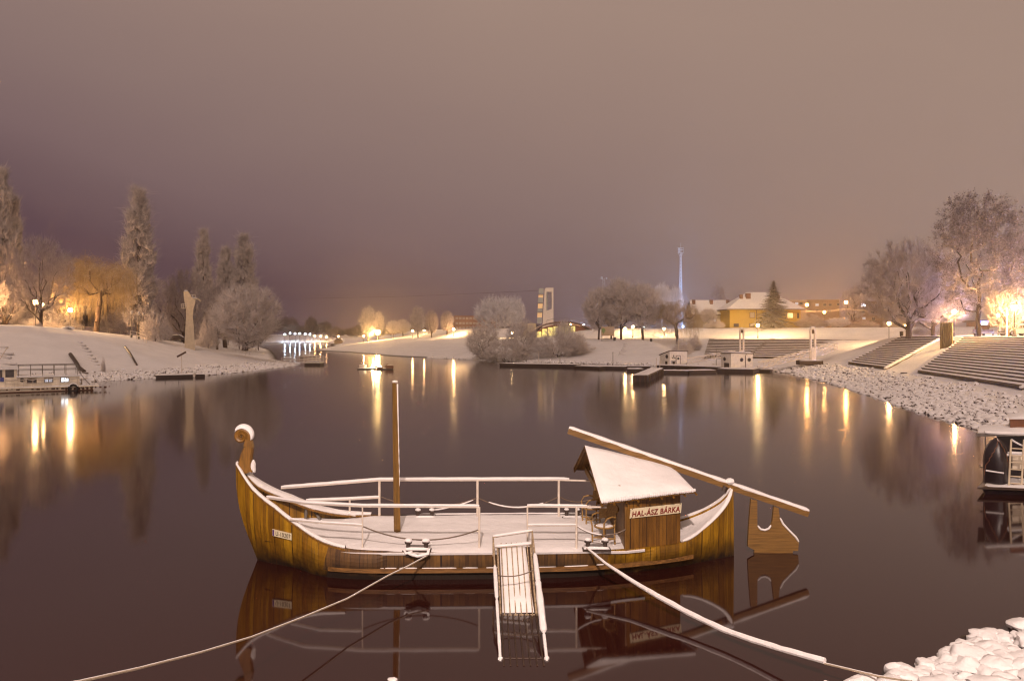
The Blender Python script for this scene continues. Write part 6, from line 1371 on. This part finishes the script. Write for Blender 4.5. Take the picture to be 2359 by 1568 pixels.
# each template is 10 units high and roughly its natural width (given), scaled when planted
def t_poplar(s, m=('trunk', 'twig_poplar')):
    rg = np.random.default_rng(s); pr = lambda k: .10+1.25*math.sin(PI*min(1, k*.84+.14))**.75*(1-.25*k)*(1+.18*math.sin(k*23+s)); env = prof_env(rg, 520, 20, pr, 1.6, 19.8)
    return tree_mesh('poplar', s, 20, env, trunk_line(rg, 17, 10, 0, .06), .012, .12, .7, 10, 1.7, 1.7, .021, m, .06, 2.3, .24, outw=.12, jag=.21)
def t_round(s, m=('trunk', 'twig'), w=4.2, cz=6.2, tw=8, rmax=.24, tl=1.3, h0=2.2, n=620):
    rg = np.random.default_rng(s); env = ball_env(rg, n, 0, cz, w, 10-cz-.2, .35); env = env[env[:, 2] > h0*.9]; env[:, :2] *= (.62+.38*np.clip((env[:, 2]-1.5)/4, 0, 1))[:, None]
    return tree_mesh('round_tree', s, 10, env, trunk_line(rg, h0+2.2, 5, 0, .05), .009, .30, .5, tw, tl, .50, .023, m, .05, 2.2, rmax)
def t_spread(s, m=('trunk', 'twig_dark'), w=6.0, rmax=.34, tw=11, n=760):
    rg = np.random.default_rng(s); env = ball_env(rg, n, 0, 5.6, w, 4.3, .3); env = env[env[:, 2] > 1.9]
    return tree_mesh('spreading_tree', s, 10, env, trunk_line(rg, 3.0, 5, .02, .05), .008, .40, .5, tw, .80, .15, .0155, m, .055, 2.1, rmax)
def t_willow(s):
    rg = np.random.default_rng(s); env = ball_env(rg, 190, 0, 6.8, 4.6, 3.0, .4); env = env[env[:, 2] > 4.6]
    return tree_mesh('willow', s, 10, env, trunk_line(rg, 4.0, 6, .10, .08), .012, .30, .6, 13, .8, .1, .013, ('trunk', 'twig_gold'), .06, 2.2, .36, hang=4.0)
def t_bush(s, m=('trunk', 'twig'), w=4.6, tw=8, z0=.25):
    rg = np.random.default_rng(s); env = ball_env(rg, 900, 0, 4.9, w, 4.9, .3); env = env[env[:, 2] > z0]; env[:, :2] *= (.35+.65*np.clip(env[:, 2]/4, 0, 1))[:, None]**1
    return tree_mesh('bush', s, 10, env, trunk_line(rg, 1.2, 3, 0, .05), .007, .3, .5, tw, 1.35, .40, .023, m, .06, 2.1, .26, outw=.6)
def t_lowbush(s, m=('trunk', 'twig')):
    rg = np.random.default_rng(s); env = np.concatenate([ball_env(rg, 170, x, z, r, h, .3) for x, z, r, h in ((-4, 3.2, 3, 3), (-1, 5, 3.2, 4.6), (2.4, 4.2, 3.2, 4), (5, 2.6, 2.6, 2.4), (0, 2.5, 6, 2.4))]); env = env[env[:, 2] > .2]
    return tree_mesh('thicket', s, 10, env, trunk_line(rg, .9, 3, 0, .05), .008, .2, .5, 7, 1.5, .45, .024, m, .06, 2.2, .2, outw=.6)
def t_leafy(s):
    rg = np.random.default_rng(s); env = np.concatenate([ball_env(rg, 560, 0, 11.4, 5.4, 7.8, .25), ball_env(rg, 90, -2.2, 15, 2.8, 4.2, .4), ball_env(rg, 90, 2.6, 14.2, 2.6, 4.6, .4), ball_env(rg, 60, 0, 5.5, 4.2, 2.2, .4)]); env = env[(env[:, 2] > 3.6)]
    return tree_mesh('leafy_tree', s, 20, env, trunk_line(rg, 8, 7, .01, .08), .012, .30, .65, 8, .85, .15, .015, ('trunk', 'twig_dark'), .07, 2.1, .27, leaves=32000, leafmat='leaf_dry', leaf=.075)
def t_spruce(s):
    rg = np.random.default_rng(s); P0 = []; P1 = []; R = []; H = 13.0
    nb = 250
    for i in range(nb):
        z = .5+(H-.8)*(i/nb)**.92; L = (3.5*(1-z/H)**.85+.15)*rg.uniform(.72, 1.12); a = i*2.399+rg.normal(0, .3); droop = -.30-.25*(1-z/H); d = np.array([math.cos(a), math.sin(a), droop]); tip = np.array([0, 0, z])+d*L+np.array([0, 0, .16*L]); P0.append((0, 0, z)); P1.append(tip); R.append(.03)
    P0, P1, R = np.array(P0, float), np.array(P1, float), np.array(R); v, f = tubes(P0, P1, R, R*.3, 3); n = 150; q = np.repeat(np.arange(nb), n); t = rg.uniform(.12, 1, len(q))[:, None]; B = P0[q]*(1-t)+P1[q]*t; L = np.linalg.norm(P1-P0, axis=1)[q]
    D = (P1-P0)[q]; D /= np.linalg.norm(D, axis=1, keepdims=True); side = np.cross(D, [0, 0, 1.0])*rg.choice([-1, 1], len(q))[:, None]; d = D*.7+side*rg.uniform(.1, 1, len(q))[:, None]+np.array([0, 0, -.22])+rg.normal(0, .22, (len(q), 3)); ln = (.18+.30*(1-t[:, 0]))*np.clip(L/2, .35, 1.2)
    E = B+d*ln[:, None]; w = np.cross(d, [0, 0, 1.0]); w /= np.linalg.norm(w, axis=1, keepdims=True)+1e-9; hw = .06
    vv = np.stack([B-w*hw, B+w*hw, E+w*hw*.4, E-w*hw*.4], 1).reshape(-1, 3); ff = (np.arange(len(q))*4)[:, None]+np.arange(4)[None]; mc = np_mesh('spruce_crown', np.concatenate([v, vv]), [f, ff+len(v)], M['needle'])
    v, f = tubes(np.array([[0, 0, -.2]]), np.array([[0, 0, 12.8]]), np.array([.22]), np.array([.03]), 7); return np_mesh('spruce_trunk', v, [f], M['trunk'], smooth=True), mc
def plant(key, f, H0, W0, px, pt, Y, wpx, label, cat='tree', name='bare_tree', group=None, zb=None, rz=None, pb=None):
    mt, mc = template(key, f); x = X(px, Y); g = (gz(x, Y) if pb is None else zat(pb, Y))-.1; h = zat(pt, Y)-g; w = wpx/FPX*Y
    t = thing(name, (x, Y, g), label, cat, group); sx = w/W0; sz = h/H0; r = random.Random(px*7+pt).uniform(0, 2*PI) if rz is None else rz
    for nm, me in (('trunk', mt), ('crown', mc)): o = link(nm, me, t)
    t.scale = (sx, sx, sz); t.rotation_euler = (0, 0, r); return t
# left bank
plant('pop1', lambda: t_poplar(1), 20, 2.25, 6, 404, 150, 54, 'tallest poplar, cut by the frame edge above the houseboat', name='poplar'); plant('pop2', lambda: t_poplar(2), 20, 2.25, 35, 468, 152, 34, 'shorter poplar leaning on the tallest one', name='poplar')
plant('pop2', None, 20, 2.25, 319, 449, 150, 66, 'tall poplar alone beside the willow', name='poplar'); plant('pop1', None, 20, 2.25, 468, 540, 185, 40, 'slim poplar behind the diving tower', name='poplar', rz=1)
plant('pop2', None, 20, 2.25, 519, 580, 205, 46, 'hazy short poplar behind the round bush', name='poplar', rz=2); plant('pop1', None, 20, 2.25, 562, 551, 205, 56, 'hazy broad poplar behind the round bush', name='poplar', rz=3)
plant('spr1', lambda: t_spread(11), 10, 12.5, 95, 542, 117, 150, 'bare dark tree in front of the strongest park lamp', rz=.5); plant('spr2', lambda: t_spread(12, w=4.6), 10, 10, 12, 560, 140, 110, 'bare orange lit tree beneath the tallest poplar', rz=1.2); plant('spr2', None, 10, 10, -50, 600, 125, 130, 'bare tree reaching in at the frame edge', rz=2)
plant('spr1', None, 10, 12.5, 150, 585, 165, 130, 'hazy bare tree behind the orange lamp', rz=2.6)
plant('wil1', lambda: t_willow(21), 10, 9.8, 222, 582, 131, 168, 'golden weeping willow on the crest of the bank', name='willow_tree', rz=.3)
plant('spr2', None, 10, 10, 425, 618, 165, 105, 'bare leaning tree behind the diving tower', rz=4); plant('spr1', None, 10, 12.5, 385, 640, 190, 120, 'hazy bare tree between the tall poplar and the diving tower', rz=5); plant('spr2', None, 10, 10, 500, 650, 178, 90, 'bare tree between the slim poplar and the round bush', rz=.2)
plant('bush1', lambda: t_bush(31), 10, 10.2, 568, 655, 139, 172, 'big round frosted bush tree on the tip of the snowy spit', name='round_bush', rz=.4, pb=806)
plant('low1', lambda: t_lowbush(41), 10, 14.5, 358, 712, 131, 75, 'snow laden shrubs beside the white tubular railing', 'shrub', 'snowy_shrub', rz=0); plant('low1', None, 10, 14.5, 480, 722, 150, 75, 'snowy shrub beside the diving tower foot', 'shrub', 'snowy_shrub', rz=2.2); plant('low1', None, 10, 14.5, 120, 712, 142, 130, 'snowy shrubs glowing behind the park lamps', 'shrub', 'snowy_shrub', rz=1)
plant('low2', lambda: t_lowbush(42, ('trunk', 'twig_dark')), 10, 14.5, 290, 700, 175, 150, 'dim shrubs behind the willow strands', 'shrub', 'dark_shrub', rz=3); plant('low2', None, 10, 14.5, 420, 708, 185, 140, 'dim shrubs behind the dark car', 'shrub', 'dark_shrub', rz=1.5); plant('low2', None, 10, 14.5, 40, 700, 165, 120, 'dim shrubs behind the bare dark tree', 'shrub', 'dark_shrub', rz=0.7)
plant('low1', None, 10, 14.5, 90, 741, 116, 26, 'small snowy tuft at the foot of the bare dark tree', 'shrub', 'snowy_shrub', rz=2); plant('low1', None, 10, 14.5, 238, 820, 100, 10, 'tiny dead bush beside the broken stone stair', 'shrub', 'snowy_shrub', rz=0)
# mid distance
plant('rnd_g', lambda: t_round(51, ('trunk', 'twig_poplar'), w=3.0, cz=5.6, h0=1.2), 10, 6.6, 848, 707, 300, 42, 'golden lit tree beside the dazzling lamp', rz=1); plant('rnd_g', None, 10, 6.6, 872, 718, 330, 30, 'hazy tree just behind the dazzling lamp', rz=2); plant('rnd1', lambda: t_round(52), 10, 9.2, 906, 738, 290, 34, 'small low tree to the side of the dazzling lamp', rz=0)
plant('rnd_g', None, 10, 6.6, 963, 706, 275, 38, 'tall dense tree beside a pair of slim ones', rz=4); plant('spr3', lambda: t_spread(13, w=3.6), 10, 8, 994, 713, 268, 34, 'slim bare tree next to the tall dense one', rz=3); plant('spr3', None, 10, 8, 1030, 716, 268, 36, 'slim bare tree beside the bright embankment lamp', rz=5); plant('rnd_g', None, 10, 6.6, 928, 736, 330, 40, 'hazy tree in the gap behind the small low tree', rz=5.5)
plant('rnd_w', lambda: t_round(53, ('twig_white', 'twig_white'), w=4.8, cz=6.4, h0=2.4), 10, 10.4, 1143, 684, 196, 104, 'rime white round tree rising behind the waterside thicket', name='frosted_tree', rz=.8); plant('rnd_w', None, 10, 10.4, 1186, 685, 205, 52, 'narrow rime white tree touching the round one', name='frosted_tree', rz=3)
plant('bush2', lambda: t_bush(32, ('trunk', 'twig'), w=4.4, tw=6), 10, 8.2, 1112, 748, 170, 72, 'leafless waterside bush at the open end of the thicket', 'bush', 'leafless_bush', 'waterside bushes', rz=1); plant('bush2', None, 10, 8.2, 1203, 738, 166, 70, 'leafless waterside bush with a tall spike in the thicket middle', 'bush', 'leafless_bush', 'waterside bushes', rz=2.5)
plant('low3', lambda: t_lowbush(43), 10, 14.5, 1285, 750, 162, 130, 'broad thick leafless bush below the vaulted hall', 'bush', 'leafless_bush', 'waterside bushes', rz=.0); plant('low3', None, 10, 14.5, 1170, 770, 161, 120, 'low tangled bush along the water under the white round tree', 'bush', 'leafless_bush', 'waterside bushes', rz=3.2); plant('low3', None, 10, 14.5, 1330, 762, 163, 100, 'sparse bush at the slope end of the thicket', 'bush', 'leafless_bush', 'waterside bushes', rz=1.4); plant('bush2', None, 10, 8.2, 1300, 738, 170, 40, 'slender bush top rising out of the broad thick one', 'bush', 'leafless_bush', 'waterside bushes', rz=5)
rk = lambda s: (lambda: t_round(s, ('trunk', 'twig'), w=3.5, cz=5.9, h0=2.0, tw=9, n=720))
plant('rp1', rk(61), 10, 6.2, 1379, 665, 186, 62, 'round park tree at the bush end of the row', name='park_tree', group='round park trees in a row', rz=0); plant('rp2', rk(62), 10, 6.2, 1431, 646, 184, 80, 'tallest round park tree in the middle of the row', name='park_tree', group='round park trees in a row', rz=1); plant('rp1', None, 10, 6.2, 1481, 655, 182, 76, 'round park tree nearest the willow', name='park_tree', group='round park trees in a row', rz=2.4); plant('rp2', None, 10, 6.2, 1408, 668, 192, 56, 'round park tree wedged behind two others', name='park_tree', group='round park trees in a row', rz=4)
plant('wil2', lambda: t_willow(22), 10, 9.8, 1560, 686, 180, 106, 'mixed golden willow between the park trees and the houses', name='willow_tree', rz=2); plant('rnd_w', None, 10, 10.4, 1525, 655, 262, 46, 'bluish white tree behind the willow under the lattice mast', name='frosted_tree', rz=5); plant('rnd_w', None, 10, 10.4, 1556, 662, 270, 40, 'bluish white tree right at the lattice mast', name='frosted_tree', rz=1)
plant('low1', None, 10, 14.5, 1572, 776, 152, 66, 'snowy shrub on the slope behind the propeller boathouse', 'shrub', 'snowy_shrub', rz=4); plant('low1', None, 10, 14.5, 1600, 765, 165, 50, 'snowy shrub at the top corner of the grey terrace', 'shrub', 'snowy_shrub', rz=1)
plant('spruce', lambda: t_spruce(71), 13, 5.4, 1782, 644, 214, 78, 'dark snowy spruce in front of the yellow house', name='spruce_tree', rz=0); plant('rnd1', None, 10, 9.2, 1632, 710, 226, 42, 'snowy garden tree in front of the grey house', name='garden_tree', rz=2); plant('low1', None, 10, 14.5, 1646, 733, 220, 60, 'snowy hedge shrub below the grey house windows', 'shrub', 'snowy_shrub', rz=2)
plant('spr3', None, 10, 8, 1652, 652, 285, 44, 'faint tree rising behind the grey house roof', rz=1); plant('low2', None, 10, 14.5, 1868, 722, 213, 92, 'dark snowy shrub beside the yellow house corner', 'shrub', 'dark_shrub', rz=5); plant('bush3', lambda: t_bush(33, ('trunk', 'twig_white'), w=5.2), 10, 11, 1929, 732, 214, 60, 'rounded shrub glowing pale under the highest street lamp', 'shrub', 'snowy_shrub', rz=0)
plant('spr3', None, 10, 8, 1962, 662, 290, 60, 'faint tree before the apartment block', rz=4); plant('low2', None, 10, 14.5, 1990, 735, 215, 80, 'dim shrub between the shelter and the bare spreading tree', 'shrub', 'dark_shrub', rz=.4)
# right hand side
plant('big1', lambda: t_spread(81, w=6.4, rmax=.42, tw=13, n=1100), 10, 13, 2092, 552, 119, 222, 'broad bare spreading tree at the top of the narrower terrace', name='spreading_tree', rz=.6); plant('big2', lambda: t_spread(82, w=5.2, rmax=.30, tw=12), 10, 11, 2150, 640, 122, 170, 'smaller bare tree tangled with the broad spreading one', name='spreading_tree', rz=3)
plant('leafy', lambda: t_leafy(91), 20, 10.6, 2255, 428, 106, 205, 'tall tree still carrying dry snowy leaves', name='leafy_tree', rz=.2); plant('leafy', None, 20, 11.6, 2385, 520, 116, 190, 'second leafy tree cut by the frame edge beyond the blinding lamp', name='leafy_tree', rz=2.4); plant('spr2', None, 10, 10, 2322, 655, 101, 110, 'low bare tree with twigs lit yellow by the blinding lamp', name='spreading_tree', rz=2)
plant('low1', None, 10, 14.5, 2150, 742, 128, 90, 'snowy undergrowth below the bare spreading tree', 'shrub', 'snowy_shrub', rz=2.8)
# far wood round the inlet: one mass
def far_wood(name, label, spots, seed):
    rg = np.random.default_rng(seed); vs, fs, nv = [], [], 0
    for px, pt, Y, wpx in spots:
        x = X(px, Y); g = gz(x, Y)-.3; h = zat(pt, Y)-g; w = wpx/FPX*Y/2; n = 520; env = ball_env(rg, n, 0, .58, 1, .42, .25); B = env*np.array([w, w, h])+np.array([x, Y, g]); A = np.array([x, Y, g])+(B-np.array([x, Y, g]))*np.array([.55, .55, .72]); v, f = spikes(A, B, np.full(n, .06)); vs.append(v); fs.append(f+nv); nv += len(v)
        d = rg.normal(0, .5, (n*3, 3))+np.array([0, 0, .7]); Q = np.repeat(B, 3, 0)-rg.random((n*3, 1))*(np.repeat(B-A, 3, 0)); v, f = spikes(Q, Q+d*h*.10, np.full(n*3, .05)); vs.append(v); fs.append(f+nv); nv += len(v)
        v, f = spikes(np.array([[x, Y, g]]), np.array([[x, Y, g+h*.9]]), np.array([.22])); vs.append(v); fs.append(f+nv); nv += len(v)
    o = link(name, np_mesh(name, np.concatenate(vs), fs, M['farwood'])); o['kind'] = 'stuff'; tag(o, label, 'wood')
r = random.Random(5)
far_wood('far_wood', 'hazy wood behind the cold lamps of the far inlet', [(600+i*11+r.uniform(-4, 4), r.uniform(722, 748) if i < 14 else r.uniform(738, 756), r.uniform(512, 580), r.uniform(24, 40)) for i in range(25)], 1)
far_wood('far_wood', 'dim hazy wood behind the poplars and the diving tower', [(-20+i*22+r.uniform(-8, 8), (r.uniform(640, 690) if i < 17 else r.uniform(690, 715)), r.uniform(215, 260), r.uniform(50, 80)) for i in range(29)], 2)
far_wood('far_wood', 'distant hazy wood behind the embankment lamps and the hall', [(880+i*22+r.uniform(-6, 6), r.uniform(740, 756), r.uniform(430, 520), r.uniform(30, 50)) for i in range(30)], 3)
# ------------------------------------------------------------------ night sky, soft key light, haze
W = bpy.data.worlds.new('World'); SC.world = W; W.use_nodes = True; nt = W.node_tree; nt.nodes.clear()
out = nt.nodes.new('ShaderNodeOutputWorld'); bg = nt.nodes.new('ShaderNodeBackground'); nt.links.new(bg.outputs[0], out.inputs[0])
tc = nt.nodes.new('ShaderNodeTexCoord'); s = nt.nodes.new('ShaderNodeSeparateXYZ'); nt.links.new(tc.outputs['Generated'], s.inputs[0])
nz = nt.nodes.new('ShaderNodeTexNoise'); nz.inputs['Scale'].default_value = 2.2; nz.inputs['Detail'].default_value = 3
mp = nt.nodes.new('ShaderNodeMapping'); mp.inputs['Scale'].default_value = (1, 1, 2.6); mp.inputs['Rotation'].default_value = (0, .35, 0); nt.links.new(tc.outputs['Generated'], mp.inputs[0]); nt.links.new(mp.outputs[0], nz.inputs['Vector'])
el = math_(nt, 'ADD', s.outputs[2], math_(nt, 'MULTIPLY', math_(nt, 'SUBTRACT', nz.outputs[0], .5), .10))
el = math_(nt, 'ADD', math_(nt, 'ADD', el, .185), math_(nt, 'MULTIPLY', s.outputs[0], math_(nt, 'SUBTRACT', .42, math_(nt, 'MULTIPLY', s.outputs[2], .55))))     # the town's glow on the cloud is stronger to the right
c = ramp(nt, el, [(.04, srgb(80, 59, 73)), (.13, srgb(88, 66, 73)), (.24, srgb(117, 95, 95)), (.36, srgb(131, 109, 104)), (.45, srgb(140, 117, 109)), (.58, srgb(152, 128, 116)), (.95, srgb(158, 135, 121))])
warm = nt.nodes.new('ShaderNodeMapRange'); warm.inputs[1].default_value = .12; warm.inputs[2].default_value = .55; nt.links.new(s.outputs[0], warm.inputs[0])
c = mixc(nt, math_(nt, 'MULTIPLY', warm.outputs[0], .30), c, srgb(156, 132, 118))
nt.links.new(c, bg.inputs[0]); bg.inputs[1].default_value = .90
sun = bpy.data.lights.new('town_glow', 'SUN'); sun.energy = .7; sun.angle = math.radians(14); sun.color = (1.0, .76, .64); so = bpy.data.objects.new('town_glow', sun); COL.objects.link(so)
d = Vector((.12, .80, -.62)); so.rotation_euler = d.to_track_quat('-Z', 'Y').to_euler()
HAZE = True
if HAZE:
    m = bpy.data.materials.new('night_haze'); m.use_nodes = True; nt = m.node_tree; nt.nodes.clear(); out = nt.nodes.new('ShaderNodeOutputMaterial'); v = nt.nodes.new('ShaderNodeVolumePrincipled'); v.inputs['Color'].default_value = (.90, .80, .78, 1); v.inputs['Density'].default_value = .00055; v.inputs['Anisotropy'].default_value = .85
    nt.links.new(v.outputs[0], out.inputs[1]); mb = MB(); mb.box((0, 370, 24), (1330, 990, 57)); o = mb.build('haze', m); o['kind'] = 'stuff'; tag(o, 'thin winter night haze over the harbour', 'haze')
SC.view_settings.view_transform = 'Standard'; SC.view_settings.look = 'None'; SC.view_settings.exposure = .34; SC.view_settings.gamma = 1
SC.cycles.use_denoising = True; SC.cycles.max_bounces = 6; SC.cycles.diffuse_bounces = 2; SC.cycles.glossy_bounces = 3; SC.cycles.transmission_bounces = 2; SC.cycles.volume_bounces = 0; SC.cycles.sample_clamp_indirect = 25; SC.cycles.sample_clamp_direct = 25; SC.cycles.pixel_filter_type = 'BLACKMAN_HARRIS'; SC.cycles.filter_width = 1.2; SC.cycles.use_light_tree = True
